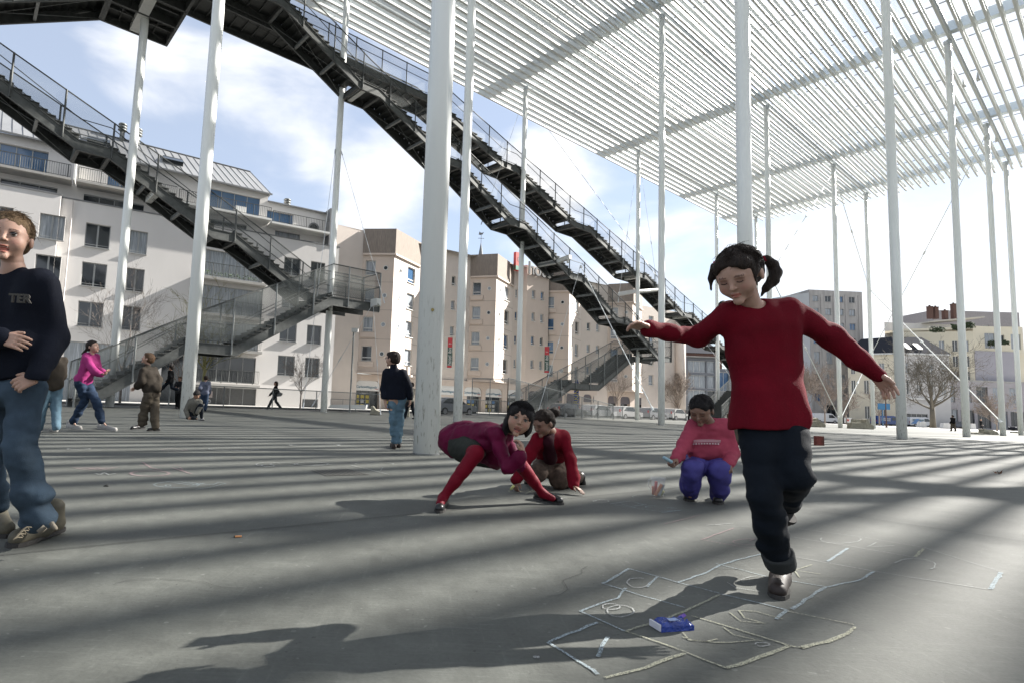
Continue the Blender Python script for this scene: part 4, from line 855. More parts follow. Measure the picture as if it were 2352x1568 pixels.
def face_tint(V, c, R, s, mouth_open=0., cheeks=True):
    q = ((V - np.array(c)) @ R.T) / s; t = np.ones((len(V), 3)); f = q[:, 1] > .05
    lip = f & (np.abs(q[:, 0]) < .019) & (((q[:, 2] > -.0535) & (q[:, 2] < -.0435 - np.abs(q[:, 0]) * .15)) | ((q[:, 2] <= -.0535) & (q[:, 2] > -.064 - .02 * mouth_open + np.abs(q[:, 0]) * .35)))
    t[lip] = LIPT
    br = f & (np.abs(np.abs(q[:, 0]) - .031) < .017) & (np.abs(q[:, 2] - (.0245 - .12 * np.abs(np.abs(q[:, 0]) - .028))) < .0032); t[br] = BROW
    if cheeks: ck = np.exp(-(((np.abs(q[:, 0]) - .038) / .016) ** 2 + ((q[:, 2] + .026) / .014) ** 2)) * f; t *= 1 - ck[:, None] * A_(0, .16, .14)
    lid = f & (np.abs(np.abs(q[:, 0]) - .030) < .017) & (np.abs(q[:, 2] - .006) < .011); t[lid] *= A_(.8, .74, .74)
    return t
def head_extras(body, c, R, s, eyes='open', mouth_open=0., gaze=(0, 1, 0)):
    W = lambda x, y, z: np.array(c) + (A_(x, y, z) * s) @ R; loc = np.array(body.location)
    for x in (-1, 1):
        b = MB(); e = W(x * .030, .0745, .006) - loc
        if eyes == 'open':
            n_, m_ = 10, 8; g = np.array(gaze, float) @ R; g /= np.linalg.norm(g); a = np.cross(g, A_(0, 0, 1)); a /= np.linalg.norm(a); u = np.cross(a, g); r = .0125 * s; vs = [e + g * r]; fs = []; mi = []
            for i in range(1, m_ + 1):
                th = math.pi * i / m_ * .62
                for k in range(n_): ph = 2 * math.pi * k / n_; vs.append(e + r * (g * math.cos(th) + (a * math.cos(ph) + u * math.sin(ph)) * math.sin(th)))
            b.cur = 1; b.add(vs[:1] + vs[1:1 + n_], [(0, 1 + k, 1 + (k + 1) % n_) for k in range(n_)])
            for i in range(m_ - 1):
                b.cur = 1 if i < 2 else 0; o_ = 1 + i * n_; b.add(vs[o_:o_ + 2 * n_], [(k, n_ + k, n_ + (k + 1) % n_, (k + 1) % n_) for k in range(n_)])
            o = b.build('eye', EYE, smooth=True); o.parent = body
            b = MB(); b.tube([W(x * (.030 + q * .013), .087 - abs(q) * .006, .0125 - q * q * .004) - loc for q in (-1, -.5, 0, .5, 1)], .0016 * s, 5)
        else: b.tube([W(x * (.030 + q * .013), .0845 - abs(q) * .005, -.001 + q * q * .003) - loc for q in (-1, -.5, 0, .5, 1)], .0017 * s, 5)
        o = b.build('eyelashes', HM['black']); o.parent = body
    if mouth_open:
        b = MB(); o_ = W(0, .070, -.054 - .008 * mouth_open) - loc; q = [o_ + (A_(math.cos(t) * (.017 + .006 * mouth_open) * s, .002, math.sin(t) * (.004 + .006 * mouth_open) * s)) @ R for t in [k * math.pi / 8 for k in range(16)]]; b.quad(*q); o = b.build('mouth', MOUTH); o.parent = body
        b = MB(); b.tube([W(x_, .0775 - abs(x_) * .12, -.0500) - loc for x_ in (-.016, -.008, 0, .008, .016)], .0038 * s, 6); o = b.build('teeth', TEETH, smooth=True); o.parent = body
def hair_prims(c, R, s, style='back', extra=()):
    W = lambda x, y, z: np.array(c) + (A_(x, y, z) * s) @ R
    P = [ell(W(0, -.018, .036), A_(.086, .096, .085) * s, R, .01 * s), ell(W(0, -.045, -.005), A_(.075, .062, .062) * s, R, .02 * s)]
    for e in extra: P.append(e(W, s))
    if style == 'bangs':
        P += [ell(W(x * .045, .040, .040 - abs(x) * .006), A_(.030, .042, .036) * s, R, .02 * s) for x in (-1, 0, 1)] + [ell(W(x * .070, .0, -.03), A_(.018, .04, .065) * s, R, .02 * s) for x in (-1, 1)]
        P += [ell(W(0, .09, -.030), A_(.056, .055, .058) * s, R, .006 * s, sub=True)]
    elif style == 'short': P += [ell(W(0, .035, .068), A_(.062, .055, .034) * s, R, .02 * s), ell(W(0, .085, -.022), A_(.073, .075, .068) * s, R, .006 * s, sub=True), cut(W(0, 0, -.055), -R[2])]
    else: P += [ell(W(0, .096, -.014), A_(.072, .066, .084) * s, R, .006 * s, sub=True), ell(W(.085, .01, -.035), A_(.02, .04, .04) * s, R, .006 * s, sub=True), ell(W(-.085, .01, -.035), A_(.02, .04, .04) * s, R, .006 * s, sub=True)]
    return P
def wisps(b, c, R, s, n, seed, loc, rad=.086, zmin=-.02, ln=.05, back=True):
    rr = random.Random(seed); W = lambda x, y, z: np.array(c) + (A_(x, y, z) * s) @ R - loc
    for _ in range(n):
        th = rr.uniform(0, 2 * math.pi); ph = rr.uniform(-.15, 1.4); d = A_(math.cos(th) * math.cos(ph), math.sin(th) * math.cos(ph), math.sin(ph))
        if d[1] > .45 and d[2] < .5: continue
        p = d * A_(.081, .095, .086) + A_(0, -.018, .036); t = np.cross(d, A_(rr.uniform(-1, 1), rr.uniform(-1, 1), rr.uniform(-1, 1))); q = p + t * ln * .5 + d * .004 * rr.random(); r_ = p + t * ln + d * rr.uniform(-.004, .012) + A_(0, 0, -.01)
        b.tube([W(*p * .985), W(*q), W(*r_)], [.0011 * s, .0010 * s, .0004 * s], 3)
def combed(f, m, n, anchors, seed=1, zlim=-.35, start=None, r=.0013, k=1.012, y_face=.55):
    """fine locks lying on the hair, each running from the hairline to the nearest anchor direction"""
    b = MB(); rr = random.Random(seed); loc = np.array(f.o.location); s = f.hs; E = A_(.086, .096, .085); c0 = A_(0, -.018, .036)
    for _ in range(n):
        th = rr.uniform(0, 2 * math.pi); z = rr.uniform(zlim, 1); q = math.sqrt(max(0, 1 - z * z)); d = A_(math.cos(th) * q, math.sin(th) * q, z)
        if d[1] > y_face and d[2] < .52: continue
        if start is not None: a, e = start + A_(rr.uniform(-.12, .12), rr.uniform(-.15, .15), 0), d
        else: e = min(anchors, key=lambda an: -float(np.dot(an, d)) + rr.uniform(0, .05)); a = d
        a = a / np.linalg.norm(a); e = np.array(e, float) / np.linalg.norm(e); pts = []
        kk = k + rr.uniform(-.012, .02)
        for t in (0, .25, .5, .75, 1): w = a * (1 - t) + e * t; w /= np.linalg.norm(w) + 1e-6; pts.append(Vector((f.hd + ((w * E * kk + c0) * s) @ f.R) - loc))
        b.tube(pts, [r * s * .6, r * s, r * s * 1.1, r * s, r * s * .5], 3, cap=False)
    q = b.build('hair_locks', HM[m], smooth=True); q.parent = f.o; return q
def hand_prims(w, d, palm_n, s, curl=.4, spread=.25, side=1, fist=False):
    """w wrist, d pointing direction of the hand, palm_n normal of the palm"""
    d = np.array(d, float); d /= np.linalg.norm(d); n = np.array(palm_n, float); n = n - d * (n @ d); n /= np.linalg.norm(n); a = np.cross(d, n) * side; w = np.array(w, float); P = []
    L_ = lambda x, y, z: w + (a * x + d * y + n * z) * s
    for x in (-.021, -.007, .007, .021): P.append(cap(L_(x * .8, .008, 0), L_(x * 1.05, .056, 0), .0115 * s, .0095 * s, .006 * s))
    for i, (x, ln) in enumerate(zip((.024, .0085, -.007, -.022), (.056, .062, .058, .046))):
        c0 = L_(x * 1.05, .056, 0); an = spread * x * 18; cu = curl * (1 + .12 * i); pts = [c0]; ang = cu * .6
        for seg in (.45, .32, .26):
            dd = d * math.cos(ang) + n * math.sin(ang) + a * math.sin(an) * math.cos(ang) * .8; pts.append(pts[-1] + dd * ln * seg * s); ang += cu
        for q in range(3): P.append(cap(pts[q], pts[q + 1], (.0080 - .0009 * q) * s, (.0074 - .0009 * q) * s, .0022 * s))
    t0 = L_(.020, .018, .004); t1 = L_(.040 if not fist else .034, .040, .014 if not fist else .022); t2 = L_(.047 if not fist else .018, .062, .018 if not fist else .036)
    P += [cap(t0, t1, .0115 * s, .0088 * s, .006 * s), cap(t1, t2, .0088 * s, .0070 * s, .003 * s)]
    return P
def shoe(name, heel, toe, s, m, up=(0, 0, 1), sole=None, w=1., h=1., ankle=None, strap=False, vox=.006):
    heel = np.array(heel, float); toe = np.array(toe, float); d = toe - heel; L_ = np.linalg.norm(d); d /= L_; u = np.array(up, float); u = u - d * (u @ d); u /= np.linalg.norm(u); a = np.cross(d, u); r = .034 * s * w
    # heel / toe are on the sole line
    P = [cap(heel + d * r + u * r * .95, heel + d * L_ * .5 + u * r * .95, r * .93, r * .98, .02), cap(heel + d * L_ * .45 + u * r * .85, toe - d * r + u * r * .75, r * 1.06, r * .85, .02)]
    P += [cap(heel + d * (L_ * .62) + a * r * .25 + u * r * .7, toe - d * r * 1.1 + a * r * .1 + u * r * .7, r * .8, r * .7, .015)]
    P += [cap(heel + d * L_ * .22 + u * r * 1.75, heel + d * L_ * .60 + u * r * 1.05, r * .82, r * .78, .02)]
    if ankle is not None: P += [cap(heel + d * r * 1.2 + u * r * 1.1, heel + d * r * 1.25 + u * (r * 1.3 + .05 * s * h * ankle), r * .95, r * .98, .02)]
    if strap: P += [ell(heel + d * L_ * .50 + u * r * 1.9, (r * .72, L_ * .26, r * 1.2), np.stack([a, d, u]), .006, sub=True)]
    P += [cut(heel + u * .001, -u)]
    V, F = sdf_mesh(P, vox); V = smooth_v(V, F, 1); b = None
    so = MB(); pts = [(0, .55), (.08, .85), (.3, .9), (.5, .86), (.7, 1.08), (.86, 1.05), (.97, .7), (1.01, .25)]
    ring = [heel + d * L_ * (t - .0) + a * r * x for t, x in pts] + [heel + d * L_ * t - a * r * x for t, x in reversed(pts)]
    so.prism([Vector(p) for p in ring], u * 0.0, u * .016 * s); return (name, V, F, m, so, sole or M['rubber'])
M['rubber'] = mat('rubber_sole', (.03, .028, .026), .8)
def add_shoe(body, sh):
    o = skin_mesh(sh[0], (sh[1], sh[2]), sh[3], body, body.location); loc = Vector(body.location); sh[4].v = [tuple(Vector(p) - loc) for p in sh[4].v]; q = sh[4].build('sole', sh[5]); q.parent = o; return o
class Fig:
    """J: dict of world joints. Builds a continuous body, then shirt, trousers, shoes, hair as its parts."""
    def __init__(f, J, s, label, group='children playing on the square', skin='fair', vox=.009, girth=1., cat='person'):
        f.J = {k: np.array(v, float) for k, v in J.items()}; f.s = s; f.vox = vox; f.g = girth; f.label = label; f.skin = skin; f.group = group
    def torso(f, inf=0., low=0.):
        J, s, g = f.J, f.s, f.g; sl_, sr, hl, hr, nk = J['sl'], J['sr'], J['hl'], J['hr'], J['neck']; P = []
        mid = (sl_ + sr) / 2; hm = (hl + hr) / 2; ax_ = hm - mid
        c1, c2 = mid * .42 + sl_ * .58, mid * .42 + sr * .58; w1, w2 = (hl * .85 + hm * .15), (hr * .85 + hm * .15)
        P += [cap(sl_ * .9 + mid * .1, sr * .9 + mid * .1, .046 * s + inf, None, .03), cap(c1 + ax_ * .16, c1 * .45 + w1 * .55, .070 * s * g + inf, .064 * s * g + inf, .03), cap(c2 + ax_ * .16, c2 * .45 + w2 * .55, .070 * s * g + inf, .064 * s * g + inf, .03),
              cap(mid + ax_ * .12, hm - ax_ * .05, .072 * s * g + inf, .074 * s * g + inf, .03), cap(c1 * .35 + w1 * .65, w1, .063 * s * g + inf, .073 * s * g + inf, .03), cap(c2 * .35 + w2 * .65, w2, .063 * s * g + inf, .073 * s * g + inf, .03)]
        P += [cap(mid + (nk - mid) * .15, nk, .058 * s + inf * .3, .040 * s + inf * .2, .03)]
        return P
    def limb(f, k, inf=0., r=None, lo=1., kk=.025, hi=0.):
        J, s = f.J, f.s
        if k[0] == 'a': a, b, c = J['s' + k[1]], J['e' + k[1]], J['w' + k[1]]; r = r or (.040, .031, .021)
        else: a, b, c = J['h' + k[1]], J['k' + k[1]], J['n' + k[1]]; r = r or (.066, .044, .028)
        c = b + (c - b) * lo; rr = [x * s + inf for x in r]; rr[0] *= f.g if k[0] == 'l' else 1
        P = [cap(a, b, rr[0], rr[1], kk), cap(b, b * .35 + c * .65, rr[1], rr[1] * .45 + rr[2] * .55, .02), cap(b * .4 + c * .6, c, rr[1] * .5 + rr[2] * .5, rr[2], .02)]
        if k[0] == 'l': P.append(cap(b + (c - b) * .12, b + (c - b) * .42, rr[1] * .88, rr[1] * .84, .02))
        return P
    def body(f, head=None, hands=(), mouth_open=0., eyes='open', gaze=(0, 1, 0), feet=(), hs=None):
        J, s = f.J, f.s; P = f.torso(-.004); hd = J['head']; R = basis(*head); f.R = R; f.hd = hd; hs = hs or s; f.hs = hs
        P += [cap(J['neck'], hd + (A_(0, -.02, -.05) * hs) @ R, .040 * s, .040 * s, .02)]
        for k in ('al', 'ar', 'll', 'lr'): P += f.limb(k, -.003)
        for k, t in zip(('nl', 'nr'), feet): P += [cap(J[k], J[k] * .4 + t * .6, .024 * s, .014 * s, .01)]
        V, F = sdf_mesh(P, f.vox * 1.2); Vs, Fs = [V], [F]; n0 = len(V); T = [np.ones((len(V), 3))]
        hp = head_prims(hd, R, hs, mouth_open=mouth_open) + [cap(hd + (A_(0, -.02, -.04) * hs) @ R, J['neck'] * .75 + hd * .25, .040 * s, .041 * s, .015)]
        V, F = sdf_mesh(hp, min(f.vox, .0045) if f.vox < .012 else f.vox * .7); V = smooth_v(V, F, 1); Vs.append(V); Fs.append(F + n0); n0 += len(V); T.append(face_tint(V, hd, R, hs, mouth_open))
        for h in hands:
            V, F = sdf_mesh(h, min(f.vox * .6, .0045) if f.vox < .012 else f.vox * .5); Vs.append(V); Fs.append(F + n0); n0 += len(V); T.append(np.ones((len(V), 3)))
        V = np.concatenate(Vs); F = np.concatenate(Fs); base = np.array([(J['hl'] + J['hr'])[0] / 2, (J['hl'] + J['hr'])[1] / 2, 0.])
        o = skin_mesh('person', (V, F), SK[f.skin], None, base, np.concatenate(T)); o.location = base; tag(o, f.label, 'person', f.group); f.o = o
        if f.vox < .012: head_extras(o, hd, R, hs, eyes, mouth_open, gaze)
        return o
    def part(f, name, P, m, wr=0., wf=14., wst=(1, 1, 1), vox=None, sm=1):
        V, F = sdf_mesh(P, vox or f.vox, wr, wf, wst)
        if sm: V = smooth_v(V, F, sm)
        return skin_mesh(name, (V, F), m, f.o, f.o.location)
    def hair(f, style, m, extra=(), wr=.004, wf=60, wst=(1, 1, .25), nw=60, ln=.05, vox=None):
        o = f.part('hair', hair_prims(f.hd, f.R, f.hs, style, extra), HM[m] if isinstance(m, str) else m, wr, wf, wst, vox=vox or (f.vox * .75 if f.vox < .012 else f.vox * .8), sm=0)
        if nw and f.vox < .012:
            b = MB(); wisps(b, f.hd, f.R, f.hs, nw, 3, np.array(f.o.location), ln=ln); q = b.build('loose_strands', HM[m]); q.parent = o
        return o
def px(u, v, y): return aty(u, v, y)
# ---- materials of clothes
C_ = {'red': cloth('red_jersey', (.125, .0025, .010)), 'jeans_dark': cloth('dark_denim', (0.006, 0.009, 0.014), bscale=260), 'cuff': cloth('denim_cuff', (0.0434, 0.0465, 0.0465)), 'navy': cloth('navy_sweater', (0.0062, 0.00806, 0.01488)),
      'jeans': cloth('blue_denim', (.046, .070, .098), var=.4, bscale=260), 'jeans_light': cloth('washed_denim', (0.1054, 0.1736, 0.2232), var=.35, bscale=260), 'jeans_mid': cloth('mid_denim', (0.0217, 0.0372, 0.0682), var=.4, bscale=260), 'pink': cloth('pink_hoodie', (0.3224, 0.0372, 0.1612)),
      'maroon': cloth('maroon_velvet', (0.0992, 0.00186, 0.0279), rough=.6), 'tights': cloth('red_tights', (.15, .002, .013), bump=.15, rough=.6), 'olive': cloth('grey_shorts', (0.0279, 0.031, 0.02604)), 'brown': cloth('dark_brown_jacket', (0.0341, 0.0279, 0.0217)), 'khaki': cloth('khaki_trousers', (0.0744, 0.062, 0.0465)),
      'cardigan': cloth('red_cardigan', (.14, .003, .012)), 'plum': cloth('plum_shirt', (0.0279, 0.00496, 0.00992)), 'plaid': cloth('plaid_trousers', (0.0992, 0.0713, 0.0558), var=.5, vscale=20), 'pinkshirt': cloth('pink_shirt', (0.3224, 0.0527, 0.0868)), 'violet': cloth('violet_trousers', (0.062, 0.0558, 0.2232), rough=.6),
      'grey': cloth('grey_sweater', (0.1364, 0.1302, 0.1116)), 'black': cloth('black_cloth', (0.00744, 0.00744, 0.00806)), 'stripe': cloth('blue_striped_shirt', (0.0992, 0.1116, 0.155)), 'charcoal': cloth('charcoal_cloth', (0.031, 0.031, 0.0341))}
LE = {'brown': mat('brown_leather', (0.018, 0.009, 0.006), .6, var=.3, vscale=20), 'black': mat('black_leather', (0.005, 0.005, 0.0056), .35), 'canvas': mat('white_canvas', (0.341, 0.3286, 0.31), .8, var=.2, vscale=20), 'hiking': mat('hiking_boot', (0.0868, 0.0775, 0.0527), .7, var=.4, vscale=18)}
# ---- hopping girl in red
y0 = 2.36
J = dict(neck=px(1728, 712, y0 - .02), sl=px(1672, 726, y0), sr=px(1812, 716, y0), el=px(1600, 774, y0 + .13), wl=px(1490, 755, y0 + .04), er=px(1905, 772, y0 - .02), wr=px(2010, 858, y0 - .04),
         hl=px(1738, 945, y0 + .02), hr=px(1806, 942, y0 + .02), kl=px(1756, 1150, y0 - .09), nl=px(1791, 1290, y0 + .03), kr=px(1822, 1092, y0 - .10), nr=px(1806, 1150, y0 + .24), head=px(1698, 634, y0 - .09))
f = Fig(J, 1.0, 'girl in a red long-sleeved top hopping on one leg with both arms spread', vox=.0065)
hands = [hand_prims(J['wl'] , px(1447, 741, y0 + .02) - J['wl'], (0, -.3, -1), .95, .35, .3, side=1), hand_prims(J['wr'], px(2050, 902, y0 - .06) - J['wr'], (-.5, -.4, -.8), .95, .25, .3, side=-1)]
f.body(head=((-.66, -.55, -.50), (-.38, -.25, .9)), hands=hands, eyes='closed')
hem = px(1768, 985, y0); up_ = A_(0, 0, 1)
sh = f.torso(.011) + f.limb('al', .008, (.044, .036, .028), .99) + f.limb('ar', .008, (.044, .035, .024), 1.04)
sh += [cap(px(1726, 905, y0), px(1724, 978, y0), .068, .076, .04), cap(px(1796, 905, y0), px(1808, 972, y0), .068, .078, .04), cap(px(1758, 905, y0), px(1765, 992, y0), .085, .098, .05), cut(px(1768, 985, y0), (-.0, 0, -1)), ell(J['neck'] + A_(-.018, -.02, .035), (.062, .065, .045), k=.01, sub=True)]
f.part('top', sh, C_['red'], .008, 11, (1, 1, .5), vox=.006)
tr = [cap(J['hl'] + (0, 0, .03), J['hr'] + (0, 0, .03), .080, .080, .02)] + f.limb('ll', .011, (.068, .048, .040), .93) + f.limb('lr', .012, (.070, .052, .042), 1.0)
f.part('trousers', tr, C_['jeans_dark'], .011, 12, (.7, .7, 1.3))
d = (J['nl'] - J['kl']); d /= np.linalg.norm(d); a = J['nl'] - d * .038; f.part('trouser_cuff', [cap(a, a + d * .040, .060, .058, .01), cut(a + d * .055, d), cut(a - d * .012, -d)], C_['cuff'], .003, 20)
g0 = gnd(1800, 1335); add_shoe(f.o, shoe('shoe', gnd(1797, 1322), gnd(1786, 1377), 1.0, LE['brown'], ankle=2.0, w=1.05))
hh = px(1806, 1192, y0 + .30); add_shoe(f.o, shoe('shoe', px(1802, 1150, y0 + .28), px(1811, 1196, y0 + .19), .98, LE['brown'], up=(.1, .9, -.35), ankle=1.6, w=1.05))
X1 = lambda x, y, z, r: (lambda W, s: ell(W(x, y, z), A_(*r) * s, f.R, .012 * s))
tail = lambda pts, rs: [(lambda W, s, i=i: cap(pts[i], pts[i + 1], rs[i], rs[i + 1], .008)) for i in range(len(pts) - 1)]
yh = y0 - .06
t1 = [px(1744, 598, yh), px(1760, 596, yh), px(1776, 608, yh), px(1782, 625, yh), px(1775, 645, yh), px(1760, 662, yh), px(1748, 682, yh)]; r1 = [.010, .016, .021, .023, .021, .014, .004]
t2 = [px(1640, 612, y0 - .02), px(1634, 640, y0 - .02), px(1637, 664, y0 - .02), px(1640, 684, y0 - .02)]; r2 = [.014, .012, .008, .003]
t3 = [px(1660, 700, y0 + .03), px(1668, 716, y0 - .02), px(1676, 728, y0 - .04)]; r3 = [.016, .018, .006]
f.hair('back', 'dark', [X1(.03, .035, .058, (.05, .045, .038)), X1(-.03, .035, .060, (.045, .045, .036)), X1(.070, .01, -.01, (.013, .03, .05)), X1(-.070, .015, 0, (.012, .03, .05))] + tail(t1, r1) + tail(t2, r2) + tail(t3, r3), nw=150, wr=.003, vox=.0045)
combed(f, 'dark', 900, [A_(.95, -.1, .05), A_(-.95, -.1, .05)], 2)
b = MB(); W_ = lambda x, y, z: Vector(np.array(f.hd) + A_(x, y, z) @ f.R - np.array(f.o.location)); b.tube([W_(.062, .035, .085), W_(.072, .02, .060)], [.006, .005], 8); b.build('hair_clip', mat('pink_clip', (.5, .08, .16), .4)).parent = f.o
b = MB(); b.tube([Vector(px(1747, 592, yh) - np.array(f.o.location)), Vector(px(1755, 602, yh) - np.array(f.o.location))], .015, 10); b.build('hair_band', C_['cardigan']).parent = f.o

def laces(f, pts, w, n=4):
    b = MB(); loc = Vector(f.o.location); a, c, side = Vector(pts[0]), Vector(pts[1]), Vector(pts[2]).normalized() * w
    for k in range(n):
        p = a.lerp(c, k / (n - 1)) - loc; q = a.lerp(c, min(1, (k + .8) / (n - 1))) - loc; b.tube([p - side, p + Vector((0, 0, .006)), q + side], .0028, 5); b.tube([p + side, p + Vector((0, 0, .006)), q - side], .0028, 5)
    b.build('laces', mat('lace', (.10, .085, .06), .9), f.o, smooth=True)
# ---- girl in navy sweater at the left edge
y0 = 2.60
J = dict(neck=px(32, 616, y0), sl=px(-62, 655, y0 + .05), sr=px(100, 652, y0), er=px(122, 775, y0 + .04), wr=px(82, 865, y0 - .10), el=px(-95, 770, y0), wl=px(5, 777, y0 - .20),
         hl=px(-12, 900, y0 + .03), hr=px(58, 895, y0), kr=px(50, 1045, y0 - .06), nr=px(86, 1180, y0), kl=px(-30, 1040, y0 + .06), nl=px(-8, 1160, y0 + .15), head=px(22, 548, y0 - .03))
f = Fig(J, 1.06, 'girl in a navy sweater and hiking shoes walking at the left edge', vox=.0075)
f.body(head=((.40, -.91, -.03), (.02, 0, 1)), hands=[hand_prims(J['wr'], (-.75, -.3, -.45), (-.2, .9, -.2), 1.0, .5, .15, side=-1), hand_prims(J['wl'], (.9, -.1, -.15), (0, .9, -.3), 1., .45, .2)], eyes='open', mouth_open=.7, gaze=(-.1, 1, 0), feet=())
sh = f.torso(.016) + f.limb('ar', .016, (.048, .043, .033), .97) + f.limb('al', .014, (.048, .043, .033), .97) + [cap(px(-5, 800, y0), px(58, 800, y0), .095, .10, .04), cap(px(-5, 850, y0), px(58, 850, y0), .086, .088, .03), cut(px(35, 872, y0), (0, 0, -1)), ell(J['neck'] + A_(0, -.02, .032), (.055, .06, .035), k=.01, sub=True)]
f.part('sweater', sh, C_['navy'], .009, 9, (1, 1, .6))
f.part('trousers', [cap(J['hl'], J['hr'], .086, None, .03)] + f.limb('ll', .009, (.066, .048, .044), .95) + f.limb('lr', .009, (.066, .050, .056), 1.06), C_['jeans'], .013, 11, (.7, .7, 1.5))
add_shoe(f.o, shoe('shoe', gnd(140, 1222) + A_(0, 0, .012), gnd(22, 1258), 1.15, LE['hiking'], ankle=1.1, w=1.15)); add_shoe(f.o, shoe('shoe', gnd(-38, 1200) + A_(0, 0, .05), gnd(18, 1235), 1.15, LE['hiking'], ankle=1.1, w=1.1))
laces(f, (px(62, 1212, 2.50), px(40, 1236, 2.42), (.2, .9, 0)), .022); q = MB(); [q.tube([Vector(px(*a, 2.485)) - Vector(f.o.location), Vector(px(*c, 2.47)) - Vector(f.o.location)], r, 6) for a, c, r in (((104, 1208), (88, 1222), .012), ((118, 1200), (128, 1214), .010))]; q.build('pale_shoe_panel', mat('dull_beige_suede', (.13, .115, .09), .9), smooth=True).parent = f.o
f.hair('back', 'blond', [lambda W, s: cap(W(0, -.09, .02), W(0, -.12, -.04), .03, .012, .02)], nw=260, ln=.06, wr=.003, vox=.005); combed(f, 'blond', 900, [A_(0, -1, .0), A_(.3, -1, .1), A_(-.3, -1, .1)], 3)
ct = np.array(px(46, 687, y0 - .128)); e = text(None, 'TER', Vector(ct), (Vector((1, .12, 0)).normalized(), Vector((.12, -1, .0)).normalized(), None), 0, 0, 0, .052, mat('felt_letters', (.05, .046, .04), .8), .004, .002); e.name = 'chest_lettering'
e.parent = f.o; e.matrix_parent_inverse = Matrix.Translation(f.o.location).inverted()

# ---- girl in maroon squatting and leaning
J = dict(neck=px(1163, 985, 3.98), sl=px(1137, 996, 3.92), sr=px(1160, 1010, 4.22), el=px(1167, 1074, 3.82), wl=px(1202, 1040, 3.78), er=px(1185, 1062, 4.2), wr=px(1204, 1075, 4.25),
         hl=px(1058, 1026, 4.22), hr=px(1082, 1034, 4.42), kl=px(1094, 1040, 3.92), nl=px(1017, 1142, 3.93), kr=px(1190, 1058, 4.22), nr=px(1246, 1132, 4.33), head=px(1193, 963, 3.88))
f = Fig(J, 1.06, 'laughing girl in a maroon dress and red tights squatting wide, hand at her mouth', skin='mid', vox=.0075)
f.body(head=((-.08, -.98, .03), (.28, 0, .95)), hands=[hand_prims(J['wl'], px(1194, 1000, 3.79) - J['wl'], (-.75, .3, .1), 1.0, .62, .0, side=1)], mouth_open=1., feet=(px(1010, 1160, 3.85), px(1270, 1145, 4.30)), gaze=(0, 1, .05))
dr = f.torso(.012) + f.limb('al', .006, (.046, .036, .036), .88) + f.limb('ar', .008, (.044, .034, .030), .9)
dr += [cap(px(1120, 1000, 4.1), px(1075, 1008, 4.25), .105, .115, .03), cap(px(1075, 1008, 4.25), px(1050, 1012, 4.3), .115, .11, .03), cap(px(1140, 1015, 4.08), px(1136, 1050, 4.12), .085, .070, .03), cap(px(1105, 1035, 4.2), px(1140, 1052, 4.15), .075, .070, .03)]
f.part('dress', dr, C_['maroon'], .012, 12, (1, 1, 1))
f.part('skirt', [cap(px(1075, 1002, 4.28), px(1040, 1010, 4.34), .118, .115, .05), cap(px(1045, 1015, 4.3), px(1043, 1035, 4.3), .085, .055, .04)], C_['maroon'], .010, 16)
f.part('shorts', [cap(px(1060, 1026, 4.22), px(1086, 1036, 4.02), .100, .083, .03), cap(px(1084, 1040, 4.4), px(1130, 1050, 4.32), .09, .08, .03)], C_['olive'], .006, 14)
f.part('tights', f.limb('ll', .002, (.060, .047, .025)) + f.limb('lr', .002, (.060, .045, .025)) + [cap(J['nl'], px(1010, 1158, 3.86), .033, .028, .02), cap(J['nr'], px(1268, 1143, 4.31), .033, .026, .02)], C_['tights'], .0015, 25)
add_shoe(f.o, shoe('shoe', gnd(1021, 1152), gnd(1008, 1178), 1.02, LE['black'], strap=True)); add_shoe(f.o, shoe('shoe', gnd(1229, 1143), gnd(1292, 1159), 1.05, LE['black'], strap=True))
L_ = lambda a, b_: a
f.hair('bangs', 'black', [lambda W, s: cap(W(-.06, -.02, -.04), px(1160, 985, 3.9), .035, .02, .02), lambda W, s: cap(W(.06, -.02, -.03), W(.06, .0, -.11), .028, .016, .02), lambda W, s: ell(W(0, -.05, -.04), A_(.07, .06, .06) * s, f.R, .02)], nw=120, wr=.003, vox=.005); combed(f, 'black', 800, None, 4, zlim=-.2, start=A_(0, -.35, 1), k=1.03, y_face=2)

# ---- kneeling girl in red cardigan
J = dict(neck=px(1266, 990, 5.0), sl=px(1236, 1008, 4.95), sr=px(1292, 1003, 5.05), el=px(1207, 1062, 4.93), wl=px(1187, 1102, 4.90), er=px(1311, 1056, 4.97), wr=px(1319, 1115, 4.86),
         hl=px(1255, 1062, 5.32), hr=px(1290, 1060, 5.36), kl=px(1235, 1085, 5.05), nl=px(1222, 1098, 5.35), kr=px(1285, 1100, 5.13), nr=px(1332, 1093, 5.45), head=px(1249, 972, 4.86))
f = Fig(J, .98, 'kneeling girl in a red cardigan drawing on the ground, dark curly hair in a bun', skin='brown', vox=.009)
f.body(head=((-.80, -.45, -.40), (-.30, -.15, .94)), hands=[hand_prims(J['wl'], (-.2, -.25, -.9), (.7, .5, 0), .95, .6, .1), hand_prims(J['wr'], (.45, -.62, -.32), (0, -.3, -1), .95, .12, .42, side=-1)], eyes='closed', feet=(px(1210, 1106, 5.4), px(1335, 1105, 5.5)))
f.part('cardigan', f.torso(.018)[:-1] + f.limb('al', .014, (.05, .040, .032), .95) + f.limb('ar', .014, (.05, .040, .032), .95) + [cap(J['sr'] + A_(-.03, .05, .02), J['sr'] + A_(-.10, .06, .03), .045, .045, .03)], C_['cardigan'], .008, 13)
f.part('shirt', [cap(px(1256, 1014, 4.93), px(1264, 1050, 5.08), .056, .062, .02), cap(px(1258, 1010, 4.94), px(1262, 1000, 4.97), .05, .05, .02)], C_['plum'], .004, 15)
